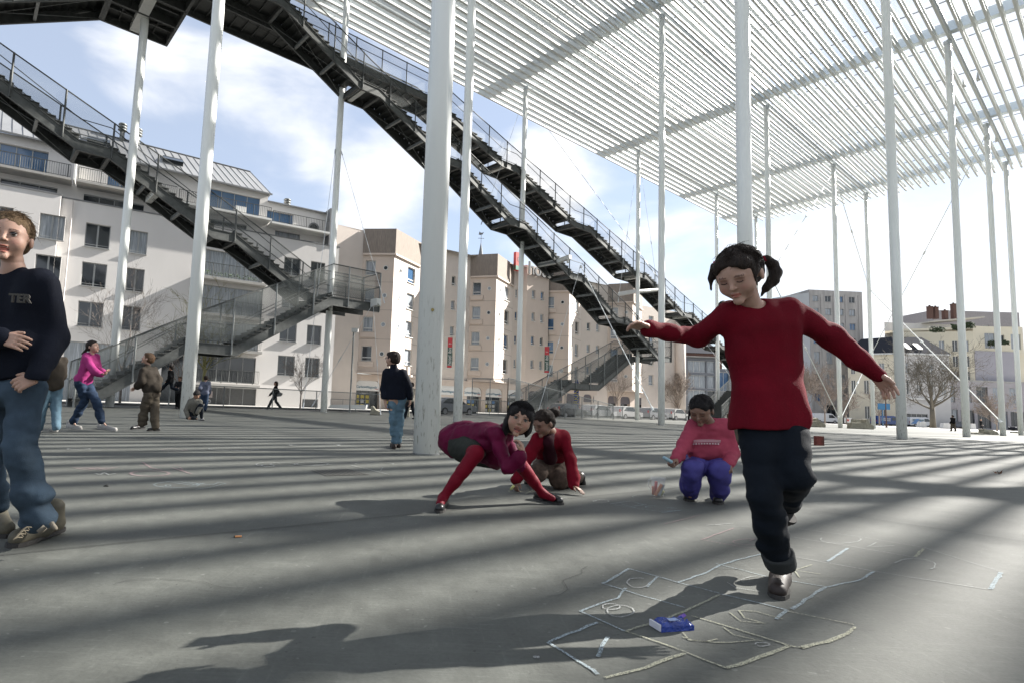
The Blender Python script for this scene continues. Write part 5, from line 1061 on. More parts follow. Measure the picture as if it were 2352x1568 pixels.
f.part('trousers', [cap(J['hl'], J['hr'], .10, None, .03)] + f.limb('lr', .020, (.085, .068, .05), .8) + f.limb('ll', .018, (.085, .06, .05), .8), C_['plaid'], .006, 16)
f.part('boot', [cap(J['kr'] * .35 + J['nr'] * .65, J['nr'], .052, .045, .02), cap(J['nr'], px(1338, 1110, 5.5), .045, .034, .02)], LE['black'], .003, 20); f.part('boot', [cap(J['kl'] * .5 + J['nl'] * .5, J['nl'], .055, .045, .02), cap(J['nl'], px(1212, 1106, 5.4), .045, .035, .02)], LE['black'], .003, 20)
f.hair('back', 'dark', [lambda W, s: ell(px(1274, 946, 4.92), A_(.047, .045, .045), None, .012), lambda W, s: ell(W(0, .03, .06), A_(.06, .05, .035) * s, f.R, .02)], nw=150, ln=.03, wr=.004, wst=(1, 1, 1), vox=.006); combed(f, 'dark', 600, [A_(.3, -.8, .5)], 5)

# ---- crouching girl in pink shirt
y0 = 4.72
J = dict(neck=px(1627, 968, y0 - .03), sl=px(1594, 978, y0), sr=px(1664, 978, y0), el=px(1571, 1024, y0 - .06), wl=px(1552, 1054, y0 - .20), er=px(1683, 1040, y0 - .02), wr=px(1671, 1066, y0 - .20),
         hl=px(1606, 1062, y0 + .14), hr=px(1646, 1062, y0 + .14), kl=px(1588, 1080, y0 - .19), nl=px(1587, 1132, y0 + .02), kr=px(1652, 1081, y0 - .19), nr=px(1651, 1137, y0 - .02), head=px(1611, 942, y0 - .09))
f = Fig(J, 1.04, 'girl in a pink striped shirt and violet trousers crouching with a blue chalk', skin='brown', vox=.009, girth=1.14)
f.body(head=((-.60, -.62, -.50), (-.28, -.32, .9)), hands=[hand_prims(J['wl'], (-.72, -.5, -.2), (.3, 0, -.9), 1., .8, .1, fist=True), hand_prims(J['wr'], (-.35, -.75, -.35), (-.1, -.3, -.9), 1., .8, .1, side=-1, fist=True)], eyes='closed', feet=(px(1584, 1145, y0 - .1), px(1650, 1150, y0 - .12)))
f.part('shirt', f.torso(.016) + [cap(px(1606, 1030, y0), px(1648, 1030, y0), .100, .100, .03), cut(px(1626, 1057, y0), (0, -.1, -1)), ell(J['neck'] + A_(-.01, -.03, .03), (.055, .06, .03), k=.01, sub=True)] + f.limb('al', .010, (.050, .042, .032), .95) + f.limb('ar', .010, (.050, .042, .032), .95), C_['pinkshirt'], .006, 14, (1, 1, 1.8))
st = MB(); 
for v, m_ in ((1009, 0), (1011.2, 0), (1013.4, 0), (1017.5, 1)):
    n_ = 24
    for k in range(n_):
        if v > 1016 and k % 2: continue
        pts = []
        for q in (k / n_, (k + .9) / n_):
            u_ = 1585 + q * 76; x_ = (q - .5) * 2; pts.append(Vector(px(u_, v + 1.5 * x_ * x_, y0 - .118 + .09 * x_ ** 4)) - Vector(f.o.location))
        st.bar(pts[0], pts[1], .006, .0035 if v < 1016 else .011)
st.build('printed_stripes', mat('pale_print', (.55, .42, .44), .8)).parent = f.o
f.part('trousers', [cap(J['hl'], J['hr'], .105, None, .03)] + f.limb('ll', .010, (.076, .068, .052), .96) + f.limb('lr', .010, (.076, .068, .052), .96), C_['violet'], .012, 12)
add_shoe(f.o, shoe('shoe', gnd(1588, 1136), gnd(1581, 1151), 1.05, LE['black'], w=1.1)); add_shoe(f.o, shoe('shoe', gnd(1651, 1142), gnd(1649, 1158), 1.05, LE['black'], w=1.1))
f.hair('back', 'black', [lambda W, s: ell(W(0, .03, .055), A_(.062, .05, .038) * s, f.R, .02), lambda W, s: cap(px(1585, 944, y0 - .06), px(1581, 962, y0 - .05), .016, .004, .01), lambda W, s: cap(W(0, -.09, 0), W(0, -.1, -.09), .03, .01, .02)], nw=70, wr=.003, vox=.006); combed(f, 'black', 600, [A_(0, -1, -.1)], 6)

# ---- girl in pink hoodie
y0 = 10.3
J = dict(neck=px(210, 813, y0), sl=px(198, 823, y0 - .09), sr=px(220, 821, y0 + .13), el=px(216, 853, y0 - .14), wl=px(233, 860, y0 - .1), er=px(226, 850, y0 + .18), wr=px(238, 855, y0 + .08),
         hl=px(184, 880, y0 - .05), hr=px(197, 881, y0 + .1), kl=px(196, 918, y0 + .02), nl=px(168, 966, y0 + .05), kr=px(222, 922, y0 - .03), nr=px(233, 966, y0 - .05), head=px(213.5, 797, y0))
f = Fig(J, 1.08, 'girl in a pink hoodie and jeans waiting with knees bent and hands held out', vox=.013)
f.body(head=((.95, -.12, .22), (-.2, 0, .97)), hands=[hand_prims(J['wl'], (.8, -.1, .15), (0, 0, 1), 1.05, .4, .2), hand_prims(J['wr'], (.9, -.1, .3), (0, 0, 1), 1.05, .4, .2, side=-1)], feet=(px(176, 980, y0), px(250, 982, y0)))
f.part('hoodie', f.torso(.022) + f.limb('al', .018, (.05, .044, .034), .95) + f.limb('ar', .018, (.05, .044, .034), .95) + [cap(px(184, 870, y0), px(199, 872, y0 + .05), .105, .105, .03), cut(px(190, 884, y0), (-.1, 0, -1)), ell(px(201, 815, y0), (.10, .09, .05), basis((.9, 0, .45), (-.45, 0, .9)), .02)], C_['pink'], .008, 12)
f.part('trousers', [cap(J['hl'], J['hr'], .088, None, .03)] + f.limb('ll', .013, (.076, .055, .048)) + f.limb('lr', .013, (.076, .055, .050)), C_['jeans_mid'], .012, 11, (.7, .7, 1.4))
add_shoe(f.o, shoe('shoe', gnd(153, 982), gnd(187, 985), 1.15, LE['canvas'], ankle=1, vox=.009, sole=LE['canvas'])); add_shoe(f.o, shoe('shoe', gnd(226, 983), gnd(267, 989), 1.15, LE['canvas'], ankle=1, vox=.009, sole=LE['canvas']))
f.hair('back', 'dark', [lambda W, s: cap(W(0, -.09, .0), px(190, 812, y0), .03, .022, .02), lambda W, s: ell(W(0, .02, .06), A_(.06, .05, .035) * s, f.R, .02)])
# ---- boy in brown
J = dict(neck=px(339, 841, y0), sl=px(329, 853, y0 - .1), sr=px(353, 850, y0 + .06), el=px(325, 875, y0 - .16), wl=px(314, 888, y0 - .12), er=px(365, 873, y0 + .1), wr=px(356, 892, y0 - .04),
         hl=px(342, 905, y0 - .06), hr=px(355, 905, y0 + .08), kl=px(332, 938, y0 - .04), nl=px(327, 970, y0 + .02), kr=px(354, 940, y0 + .02), nr=px(357, 975, y0), head=px(340, 824, y0))
f = Fig(J, 1.0, 'boy in a dark brown jacket and khaki trousers looking up to the left', vox=.013)
f.body(head=((-.93, -.12, .34), (.32, 0, .95)), hands=[hand_prims(J['wl'], (-.75, -.1, -.5), (0, -.5, -.8), 1., .3, .35), hand_prims(J['wr'], (-.3, -.2, -.8), (0, .9, 0), 1., .4, .2)], feet=(px(310, 980, y0), px(345, 985, y0)), mouth_open=.6)
f.part('jacket', f.torso(.026) + f.limb('al', .022, (.05, .046, .036), .92) + f.limb('ar', .022, (.05, .046, .036), .92) + [cap(px(342, 890, y0), px(357, 890, y0), .105, None, .03), cap(px(338, 840, y0), px(340, 846, y0), .055, .06, .02)], C_['brown'], .008, 12)
f.part('trousers', [cap(J['hl'], J['hr'], .090, None, .03)] + f.limb('ll', .017, (.078, .058, .056)) + f.limb('lr', .017, (.078, .058, .058)), C_['khaki'], .014, 12, (.7, .7, 1.4))
add_shoe(f.o, shoe('shoe', gnd(333, 984), gnd(300, 985), 1.1, LE['black'], vox=.009)); add_shoe(f.o, shoe('shoe', gnd(368, 989), gnd(337, 989), 1.1, LE['black'], vox=.009))
f.hair('short', 'brown', [lambda W, s: ell(W(0, -.05, .0), A_(.07, .055, .06) * s, f.R, .02)])
# ---- boy in navy jersey seen from behind
y0 = 8.45
J = dict(neck=px(904, 842, y0), sl=px(888, 856, y0), sr=px(926, 857, y0), el=px(882, 892, y0 + .02), wl=px(885, 924, y0 - .04), er=px(938, 887, y0), wr=px(942, 914, y0 + .02),
         hl=px(901, 914, y0), hr=px(921, 914, y0), kl=px(904, 965, y0 - .02), nl=px(908, 1010, y0), kr=px(918, 966, y0 + .02), nr=px(914, 1012, y0 - .05), head=px(902, 825, y0))
f = Fig(J, 1.08, 'boy with glasses in a navy jersey and light jeans seen from behind', vox=.012)
f.body(head=((-.85, .50, .06), (0, 0, 1)), hands=[hand_prims(J['wl'], (.15, -.1, -1), (1, 0, 0), 1.1, .5, .1), hand_prims(J['wr'], (.1, 0, -1), (-1, 0, 0), 1.1, .4, .1)], feet=(px(909, 1024, y0 - .05), px(912, 1024, y0 - .1)))
f.part('jersey', f.torso(.016) + f.limb('al', .014, (.048, .041, .032), .97) + f.limb('ar', .014, (.048, .041, .032), .97) + [cap(px(901, 900, y0), px(921, 900, y0), .082, None, .03), cap(px(903, 836, y0), px(904, 842, y0), .050, .055, .02), cut(px(910, 917, y0), (0, 0, -1))], C_['navy'], .004, 30, (1, 1, .2))
f.part('trousers', [cap(J['hl'], J['hr'], .076, None, .02)] + f.limb('ll', .008, (.064, .050, .044), kk=.012) + f.limb('lr', .008, (.064, .050, .044), kk=.012), C_['jeans_light'], .012, 12, (.7, .7, 1.4))
add_shoe(f.o, shoe('shoe', gnd(905, 1031), gnd(900, 1022), 1.1, LE['brown'], ankle=1.7, vox=.009)); add_shoe(f.o, shoe('shoe', gnd(916, 1028), gnd(914, 1016), 1.1, LE['brown'], ankle=1.7, vox=.009))
f.hair('short', 'dark', [lambda W, s: ell(W(0, -.045, .0), A_(.072, .058, .062) * s, f.R, .02)])
b = MB(); W_ = lambda x, y, z: Vector(f.hd + A_(x, y, z) @ f.R - np.array(f.o.location)); b.tube([W_(-.078, -.01, .01), W_(-.07, .085, .012)], .003, 5); b.tube([W_(.0, .1, .012), W_(-.035, .098, .026), W_(-.065, .09, .012), W_(-.04, .096, -.008), W_(.0, .1, .012)], .003, 5); b.build('glasses', LE['black']).parent = f.o
# ---- crouching boy at the column foot
y0 = 15.0
J = dict(neck=px(446, 914, y0), sl=px(437, 920, y0 - .05), sr=px(459, 921, y0), el=px(427, 941, y0 - .1), wl=px(432, 956, y0 - .15), er=px(460, 935, y0 - .1), wr=px(452, 948, y0 - .15),
         hl=px(440, 946, y0 + .05), hr=px(448, 948, y0 + .1), kl=px(433, 957, y0 - .1), nl=px(450, 960, y0 + .1), kr=px(460, 931, y0 - .1), nr=px(463, 957, y0 - .05), head=px(452, 906, y0 - .03))
f = Fig(J, 1.0, 'boy in a grey sweater crouching at the foot of a white column', vox=.016, skin='mid')
f.body(head=((-.1, -.75, -.6), (0, -.5, .8)), hands=[hand_prims(J['wl'], (.5, -.3, -.6), (0, .9, 0), 1., .5, .2)], feet=(px(455, 962, y0), px(466, 962, y0)))
f.part('sweater', f.torso(.020) + f.limb('al', .016, (.048, .042, .034), .92) + f.limb('ar', .016, (.048, .042, .034), .92), C_['grey'], .006, 12)
f.part('trousers', [cap(J['hl'], J['hr'], .09, None, .03)] + f.limb('ll', .014) + f.limb('lr', .014), C_['jeans_dark'], .006, 12)
add_shoe(f.o, shoe('shoe', gnd(461, 963), gnd(467, 965), 1.1, LE['canvas'], vox=.012))
f.hair('short', 'black', [lambda W, s: ell(W(0, .02, .05), A_(.07, .06, .045) * s, f.R, .02), lambda W, s: ell(W(0, -.045, .0), A_(.072, .058, .062) * s, f.R, .02)])

# ---- standing and walking figures further away
def walker(u, v, h, face, label, top, legs, hair, style='short', stride=.25, skin='fair', arms=.12, vox=.022, shoe_m='black', dist=None, lift=0., lean=0., group='people farther off on the square', pose=None):
    g0 = gnd(u, v) if dist is None else np.array([aty(u, v, dist)[0], dist, 0.]); s = h / 1.36; f_ = A_(math.cos(face), math.sin(face), 0); r_ = A_(f_[1], -f_[0], 0); H = lambda x, y, z: g0 + r_ * x * s + f_ * (y * s + lean * z) + A_(0, 0, z * s + lift)
    J = dict(neck=H(0, 0, 1.13), head=H(0, .01, 1.245), sl=H(-.13, 0, 1.07), sr=H(.13, 0, 1.07), el=H(-.17, -arms, .86), wl=H(-.17, arms * .6, .66), er=H(.17, arms * .7, .86), wr=H(.17, arms * 2, .67),
             hl=H(-.07, 0, .68), hr=H(.07, 0, .68), kl=H(-.075, stride * .6, .38), nl=H(-.07, stride, .07), kr=H(.075, -stride * .2, .38), nr=H(.07, -stride, .09))
    if pose: J.update({k: H(*q) for k, q in pose.items()})
    f = Fig(J, s, label, vox=vox, skin=skin, group=group); tl, tr_ = J['nl'] + f_ * .14 * s - A_(0, 0, .04 * s), J['nr'] + f_ * .14 * s - A_(0, 0, .05 * s)
    f.body(head=(f_, (0, 0, 1)), hands=[hand_prims(J['wl'], J['wl'] - J['el'], f_, s, .5, .1), hand_prims(J['wr'], J['wr'] - J['er'], f_, s, .5, .1)], feet=(tl, tr_))
    f.part('top', f.torso(.026 * s) + f.limb('al', .020 * s, (.048, .042, .034), .95) + f.limb('ar', .020 * s, (.048, .042, .034), .95) + [cap(H(-.06, 0, .72), H(.06, 0, .72), .10 * s, None, .03)], C_[top], .01, 9)
    f.part('trousers', [cap(J['hl'], J['hr'], .09 * s, None, .03)] + f.limb('ll', .014 * s, (.076, .056, .048)) + f.limb('lr', .014 * s, (.076, .056, .048)), C_[legs], .01, 9)
    for n_, t_ in ((J['nl'], tl), (J['nr'], tr_)): f.part('shoe', [cap(n_ - A_(0, 0, .045 * s), t_, .036 * s, .03 * s, .02)], LE[shoe_m], sm=0)
    f.hair(style, hair, [lambda W, s: ell(W(0, -.045, .0), A_(.072, .058, .062) * s, f.R, .02)] + ([lambda W, s: ell(W(0, -.07, -.06), A_(.07, .05, .09) * s, f.R, .03)] if style == 'back' else [])); return f
walker(108, 993, 1.45, 2.6, 'child in dark brown sleeves and jeans half hidden behind the girl at the left edge', 'brown', 'jeans_light', 'dark', shoe_m='canvas', vox=.015, stride=.1, group='children playing on the square')
walker(467, 944, 1.5, 1.9, 'boy in a blue striped shirt beside the white column', 'stripe', 'jeans_mid', 'dark', stride=.08)
walker(408, 938, 1.5, -1.6, 'boy in grey standing behind the stair foot, arms folded', 'charcoal', 'black', 'brown', stride=.1, pose=dict(wl=(.02, .16, .88), wr=(-.02, .18, .86)))
walker(386, 938, 1.35, 3.0, 'child in dark clothes leaping under the lowest stair flight', 'black', 'jeans_dark', 'dark', lift=.55, dist=25, pose=dict(kl=(-.07, .25, .42), nl=(-.07, .45, .18), kr=(.07, -.05, .40), nr=(.07, -.35, .32)))
w = walker(630, 939, 1.68, 3.5, 'woman in a dark coat striding past the apartments with a white shoulder bag', 'black', 'jeans_dark', 'dark', style='back', stride=.30)
b = MB(); P = Vector(w.J['hr'] + A_(.22, -.1, .12)); 
b.prism([P + Vector((x, 0, z)) for x, z in ((-.22, .16), (-.25, -.08), (-.1, -.2), (.18, -.16), (.26, .0), (.05, .1), (-.12, .22))], (0, -.06, 0), (0, .06, 0)); b.bar(P + Vector((-.15, 0, .18)), Vector(w.J['sr']), .03, .01); tag(b.build('shoulder_bag', LE['canvas']), 'white bag hanging from the shoulder of the striding woman', 'bag')
walker(942, 962, 1.6, 2.5, 'person in grey walking behind the nearest column, beyond the boy with glasses', 'grey', 'jeans_dark', 'dark', stride=.2)
walker(2190, 989.5, 1.76, 1.4, 'man in a dark jacket and light trousers walking away on the right', 'black', 'khaki', 'black', stride=.14)
walker(2254, 987.5, 1.76, -1.5, 'person in black with pale sleeves walking near the broken stone blocks', 'black', 'charcoal', 'blond', stride=.1)
walker(2142, 979, 1.3, 2.9, 'person crouching beside the trunk of the bare tree', 'charcoal', 'khaki', 'dark', vox=.03, pose=dict(hl=(-.1, -.2, .4), hr=(.1, -.2, .4), kl=(-.1, .15, .45), kr=(.1, .15, .45), sl=(-.13, 0, .8), sr=(.13, 0, .8), neck=(0, .02, .86), head=(0, .06, .98), el=(-.17, .15, .6), er=(.17, .15, .6), wl=(-.1, .3, .5), wr=(.1, .3, .5)))
walker(1684, 1040, 1.1, 1.6, 'child in tan crouching behind the pink-shirted girl, mostly hidden', 'khaki', 'black', 'brown', vox=.012, group='children playing on the square', pose=dict(hl=(-.1, -.1, .3), hr=(.1, -.1, .3), kl=(-.12, .2, .38), kr=(.12, .2, .38), nl=(-.1, .1, .06), nr=(.1, .1, .06), sl=(-.13, .0, .66), sr=(.13, .0, .66), neck=(0, .03, .72), head=(0, .1, .82), el=(-.17, .15, .5), er=(.17, .15, .5), wl=(-.1, .3, .4), wr=(.1, .3, .4)))
# ---------------------------------------------------------------- chalk, litter, street furniture, vehicles, trees
def chalk_mat(name, col, amt):
    m = bpy.data.materials.new(name); m.use_nodes = True; nt = m.node_tree; b = nt.nodes['Principled BSDF']; o = nt.nodes['Material Output']; b.inputs['Base Color'].default_value = (*col, 1); b.inputs['Roughness'].default_value = .95
    tc = N(nt, 'ShaderNodeTexCoord'); n = N(nt, 'ShaderNodeTexNoise'); n.inputs['Scale'].default_value = 220; n.inputs['Detail'].default_value = 3; nt.links.new(tc.outputs['Object'], n.inputs[0])
    r = N(nt, 'ShaderNodeMapRange'); r.inputs['From Min'].default_value = amt; r.inputs['From Max'].default_value = amt + .22; nt.links.new(n.outputs[0], r.inputs[0])
    t = N(nt, 'ShaderNodeBsdfTransparent'); x = N(nt, 'ShaderNodeMixShader'); nt.links.new(r.outputs[0], x.inputs[0]); nt.links.new(t.outputs[0], x.inputs[1]); nt.links.new(b.outputs[0], x.inputs[2]); nt.links.new(x.outputs[0], o.inputs[0]); return m
CH = [chalk_mat('chalk_blue', (.27, .32, .34), .34), chalk_mat('chalk_yellow', (.31, .31, .235), .34), chalk_mat('chalk_white', (.31, .32, .31), .32), chalk_mat('chalk_pink', (.26, .185, .19), .35)]
def chalk(lines, label, name='chalk_drawing', zz=.003, T=None):
    b = MB(); rr = random.Random(len(lines))
    for c, w, pts in lines:
        P = [gnd(*(T(*p) if T else p)) for p in pts]; Q = [P[0]]
        for a, e in zip(P, P[1:]):
            n_ = max(1, int(np.linalg.norm(e - a) / .05)); Q += [a + (e - a) * k / n_ for k in range(1, n_ + 1)]
        Q = np.array(Q); Q[:, 2] = zz + .0004 * c; Q[1:-1, :2] += np.array([[rr.uniform(-1, 1), rr.uniform(-1, 1)] for _ in range(len(Q) - 2)]).reshape(-1, 2) * .0035 if len(Q) > 2 else 0
        b.cur = c; d = np.gradient(Q, axis=0); d /= np.linalg.norm(d, axis=1)[:, None] + 1e-9; n = np.stack([-d[:, 1], d[:, 0], d[:, 2] * 0], 1)
        ws = .72 * np.array([min(w, .4 * w + .009 if w > .014 and zz < .004 else w) * rr.uniform(.75, 1.2) for _ in Q])[:, None] / 2; l, r = Q + n * ws, Q - n * ws; k = len(Q)
        b.add([tuple(p) for p in l] + [tuple(p) for p in r], [(k + i, k + i + 1, i + 1, i) for i in range(k - 1)])
    return tag(b.build(name, CH), label, 'chalk drawing', 'chalk drawings on the paving')
K5 = lambda x, y: (1148.4 + .5117 * x, 1148.4 + .5117 * y)
K6 = lambda x, y: (.4883 * x, 918.7 + .4883 * y)
arcp = lambda cx, cy, rx, ry, a0=0, a1=360, n=12: [(cx + rx * math.cos(math.radians(a0 + (a1 - a0) * k / n)), cy + ry * math.sin(math.radians(a0 + (a1 - a0) * k / n))) for k in range(n + 1)]
chalk([(0, .016, [(215, 640), (440, 550)]), (0, .016, [(215, 640), (340, 715), (420, 765), (440, 785)]), (0, .013, [(360, 500), (560, 590)]), (0, .014, [(360, 500), (450, 465), (530, 440), (565, 395)]),
       (0, .022, [(460, 375), (580, 308)]), (0, .012, [(460, 375), (640, 430), (830, 483)]), (0, .013, [(580, 308), (800, 370), (990, 420), (1130, 455), (1290, 495)]), (0, .016, [(800, 370), (930, 325), (990, 290), (1185, 237)]),
       (0, .012, [(970, 285), (1210, 345), (1480, 392)]), (0, .024, [(1310, 490), (1390, 435), (1460, 392)]), (0, .016, [(1460, 392), (1600, 365), (1680, 320)]), (0, .022, [(1290, 495), (1240, 535)]), (0, .026, [(1470, 275), (1560, 215)]), (0, .034, [(2250, 325), (2200, 400)]),
       (0, .014, [(485, 615), (460, 650), (440, 705)]), (0, .016, [(705, 345), (660, 390)]),
       (1, .014, [(565, 590), (720, 540), (830, 500), (985, 425)]), (1, .013, [(565, 590), (830, 680), (920, 720), (1015, 755)]), (1, .013, [(860, 520), (1060, 580), (1300, 655), (1360, 665)]), (1, .024, [(1015, 755), (1160, 710), (1300, 655)]), (1, .020, [(470, 800), (650, 755), (830, 690)]),
       (1, .036, [(1350, 665), (1470, 635), (1560, 600)]), (1, .02, [(1560, 600), (1595, 570)]), (1, .010, [(1290, 500), (1590, 560)]), (1, .03, [(1900, 218), (1865, 255)]),
       (1, .010, [(1270, 535), (1150, 500), (1075, 497), (1100, 530), (1190, 555)]), (1, .008, [(1030, 505), (1080, 545), (1190, 555)]), (1, .009, arcp(1000, 615, 175, 24, 180, 30)), (1, .009, [(820, 595), (850, 630), (930, 637), (975, 625)]), (1, .009, [(1000, 570), (1055, 608), (1180, 635)]), (1, .010, [(1400, 290), (1320, 315), (1440, 332)]), (1, .010, [(1320, 315), (1345, 348)]),
       (2, .007, [(1325, 255), (1680, 320), (1960, 365), (2200, 402)]), (2, .006, [(1340, 128), (1620, 165), (1900, 212), (2260, 325)]), (2, .006, [(1310, 165), (1600, 212), (1880, 260)]), (2, .007, arcp(1530, 176, 90, 18, 200, -20)), (2, .007, arcp(1860, 292, 95, 28, 200, 400)), (2, .008, [(1690, 190), (1650, 210), (1770, 205)]),
       (2, .008, arcp(540, 500, 62, 26)), (2, .008, arcp(500, 480, 40, 14)), (2, .008, arcp(620, 372, 50, 22, 20, 300)), (2, .006, [(1020, 370), (1060, 395), (1170, 412)]), (2, .006, arcp(1160, 362, 75, 20, 150, 380)), (2, .005, [(950, 110), (1180, 125)]), (2, .006, arcp(1180, 650, 30, 8)),
       (3, .013, [(905, 178), (1050, 125)]), (3, .008, [(905, 178), (1200, 230)]), (3, .010, arcp(1130, 188, 85, 14)), (3, .008, arcp(1175, 183, 50, 10))], 'chalk hopscotch grid with numbers under the hopping girl, in blue and yellow', T=K5)
hs = []
for k in range(9): hs.append((3, .018, [(345 + k * 18, 318 + k * .5), (430 + k * 16, 331 - (k % 3) * 8)]))
hs += [(3, .03, arcp(705, 345, 92, 13)), (3, .025, [(670, 292), (710, 318), (760, 330)]), (3, .03, [(810, 318), (900, 347)]), (3, .03, [(845, 316), (860, 330)]), (3, .02, [(650, 308), (850, 306)]), (2, .02, [(450, 345), (470, 352), (490, 340), (510, 352), (545, 345)])]
chalk(hs, 'pink chalk scribbles and loops on the paving at the left', T=K6, zz=.0045)
chalk([(0, .014, arcp(830, 398, 108, 14)), (0, .012, [(850, 385), (935, 400), (1000, 395)]), (0, .012, [(780, 382), (870, 396), (930, 405)]), (0, .014, [(920, 421), (1000, 408), (1060, 392), (1030, 386), (1000, 398)]), (0, .012, arcp(790, 402, 12, 4)), (0, .03, [(905, 398), (960, 392)])], 'pale blue chalk fish on the paving at the left', T=K6, zz=.0045)
chalk([(2, .022, arcp(1265, 303, 60, 10, 60, 330)), (2, .018, arcp(1330, 302, 60, 8)), (2, .03, [(1430, 296), (1530, 294)]), (2, .02, arcp(1470, 300, 75, 9)), (2, .03, [(1470, 306), (1560, 304)]), (2, .015, [(1650, 306), (1750, 330), (1830, 350)]), (2, .015, [(1800, 318), (1790, 332)]), (2, .015, arcp(1760, 300, 90, 8, 180, 380)), (2, .02, arcp(1260, 308, 30, 6))], 'white chalk creature with round eyes beside the drain grate', T=K6, zz=.006)
for ln, lb in (((2, .03, arcp(1480, 213, 120, 7)), 'long flat white chalk ellipse left of the boy with glasses'), ((1, .10, [(1640, 186), (1830, 190)]), 'yellow chalk smear at the feet of the boy with glasses'), ((3, .025, arcp(820, 236, 60, 6)), 'pink chalk oval above the pink scribbles'),
               ((2, .025, arcp(1100, 232, 120, 7, 0, 300)), 'wide open white chalk curve between the pink oval and the nearest column'), ((1, .05, arcp(1150, 181, 35, 3)), 'small yellow chalk oval in the middle distance'), ((2, .02, arcp(370, 232, 55, 4)), 'white chalk oval just above the pink scribbles at the left'),
               ((0, .03, [(1450, 128), (1530, 134)]), 'short pale blue chalk dash far beyond the long white ellipse'), ((2, .03, [(680, 181), (790, 178)]), 'white chalk dash behind the feet of the boy in brown'), ((2, .04, [(510, 64), (610, 64)]), 'white chalk dash between the girl in pink and the boy in brown')):
    chalk([ln], lb, T=K6, zz=.012)
K4 = lambda x, y: (918.7 + .3418 * x, 861.3 + .3418 * y)
chalk([(1, .018, [(730, 775), (735, 785), (780, 788), (850, 775), (870, 768)]), (1, .018, [(850, 790), (900, 768), (990, 775)]), (1, .018, [(840, 795), (905, 780)])], 'yellow chalk lines being drawn by the kneeling girl', T=K4)
chalk([(2, .012, [(1300, 848), (1340, 835), (1465, 838)]), (2, .012, arcp(1350, 846, 55, 8)), (0, .012, [(1410, 865), (1550, 845), (1640, 870)]), (0, .012, [(1440, 870), (1740, 915), (1900, 905)]), (0, .012, [(1490, 865), (1580, 890)]), (0, .012, [(1560, 880), (1660, 868)]), (0, .03, [(1790, 890), (1860, 893)]), (0, .012, arcp(1690, 885, 40, 8, 120, 330)), (0, .02, [(1760, 922), (1880, 908)]), (2, .010, arcp(1640, 815, 80, 12, 150, 400))], 'blue and white chalk lettering in the shadow beside the chalk tub', T=K4)
chalk([(3, .012, [(1780, 1000), (1900, 970), (2020, 940)])], 'faint pink chalk stroke in the open paving left of the hopping girl\'s leg', T=K4)
chalk([(2, .009, [(2060, 1010), (2240, 995)])], 'faint white chalk stroke just left of the hopping girl\'s shin', T=K4)
# drain grate
b = MB(); a, c, d_, e_ = [gnd(*K6(*p)) for p in ((1462, 330), (1640, 322), (1738, 350), (1530, 356))]
b.cur = 0; b.quad(*[(p[0], p[1], .003) for p in (a, e_, d_, c)]); b.cur = 1
for i in range(9):
    for j in range(9):
        u0, u1, v0, v1 = (i + .2) / 9, (i + .8) / 9, (j + .2) / 9, (j + .8) / 9; B = lambda u, v: a * (1 - u) * (1 - v) + c * u * (1 - v) + e_ * (1 - u) * v + d_ * u * v
        b.quad(*[(q[0], q[1], .006) for q in (B(u0, v0), B(u0, v1), B(u1, v1), B(u1, v0))])
tag(b.build('drain_grate', [mat('grate_holes', (.05, .05, .045), .9), mat('cast_iron', (.10, .10, .09), .6, metal=.3)]), 'cast iron drain grate set into the paving', 'drain grate')
b = MB(); rr = random.Random(12)
for u, v, n_, l_ in ((560, 1350, 9, .10), (1350, 1300, 7, .12), (2050, 1330, 9, .14), (300, 1180, 7, .2)):
    p = np.array(gnd(u, v)); a = rr.uniform(0, 6.28)
    for k in range(n_):
        a += rr.uniform(-.7, .7); q = p + A_(math.cos(a), math.sin(a), 0) * l_ * rr.uniform(.4, 1); strip(b, p, q, .0022, .0035); p = q
b.build('pavement_cracks', M['joint'], kind='structure')
# litter
def small(b, name, m, label, cat, group=None, smooth=False): return tag(b.build(name, m, smooth=smooth), label, cat, group)
p = Vector(gnd(548, 1233)); b = MB(); b.tube([p + Vector((-.016, -.006, .005)), p + Vector((.014, .004, .005))], .0045, 8); o = small(b, 'cigarette_butt', mat('filter_paper', (.55, .25, .10), .8), 'orange cigarette butt lying on the paving', 'cigarette butt')
b = MB(); b.tube([p + Vector((-.016, -.006, .005)), p + Vector((-.022, -.008, .005))], .0046, 8); b.build('burnt_end', M['joint']).parent = o
p = Vector(gnd(2292, 1088)); b = MB()
for k in range(5): an = k * 1.3; b.add([p + Vector((0, 0, .01)), p + Vector((.06 * math.cos(an), .05 * math.sin(an), .03 + .01 * k % 3)), p + Vector((.04 * math.cos(an + .6), .04 * math.sin(an + .6), .012))], [(0, 1, 2)])
small(b, 'dry_leaf', mat('dry_leaf_brown', (.12, .05, .025), .8), 'curled brown leaf lying on the right of the paving', 'leaf')
p = Vector(gnd(1232, 1510)); b = MB(); b.box(p + Vector((0, 0, .003)), (.018, .006, .004)); small(b, 'paper_scrap', CH[2], 'tiny pale paper scrap in the shadow at the bottom of the view', 'litter')
for u, v, c_ in ((238, 1116, 'joint'), (1862, 1116, 'joint')):
    p = Vector(gnd(u, v)); b = MB(); b.tube([p, p + Vector((.02, .004, .008)), p + Vector((.035, 0, .002))], [.006, .01, .003], 6); small(b, 'pebble', M[c_], 'small dark pebble on the paving ' + ('at the left, below the chalk scribbles' if u < 1000 else 'at the right, beyond the raised shoe'), 'pebble')
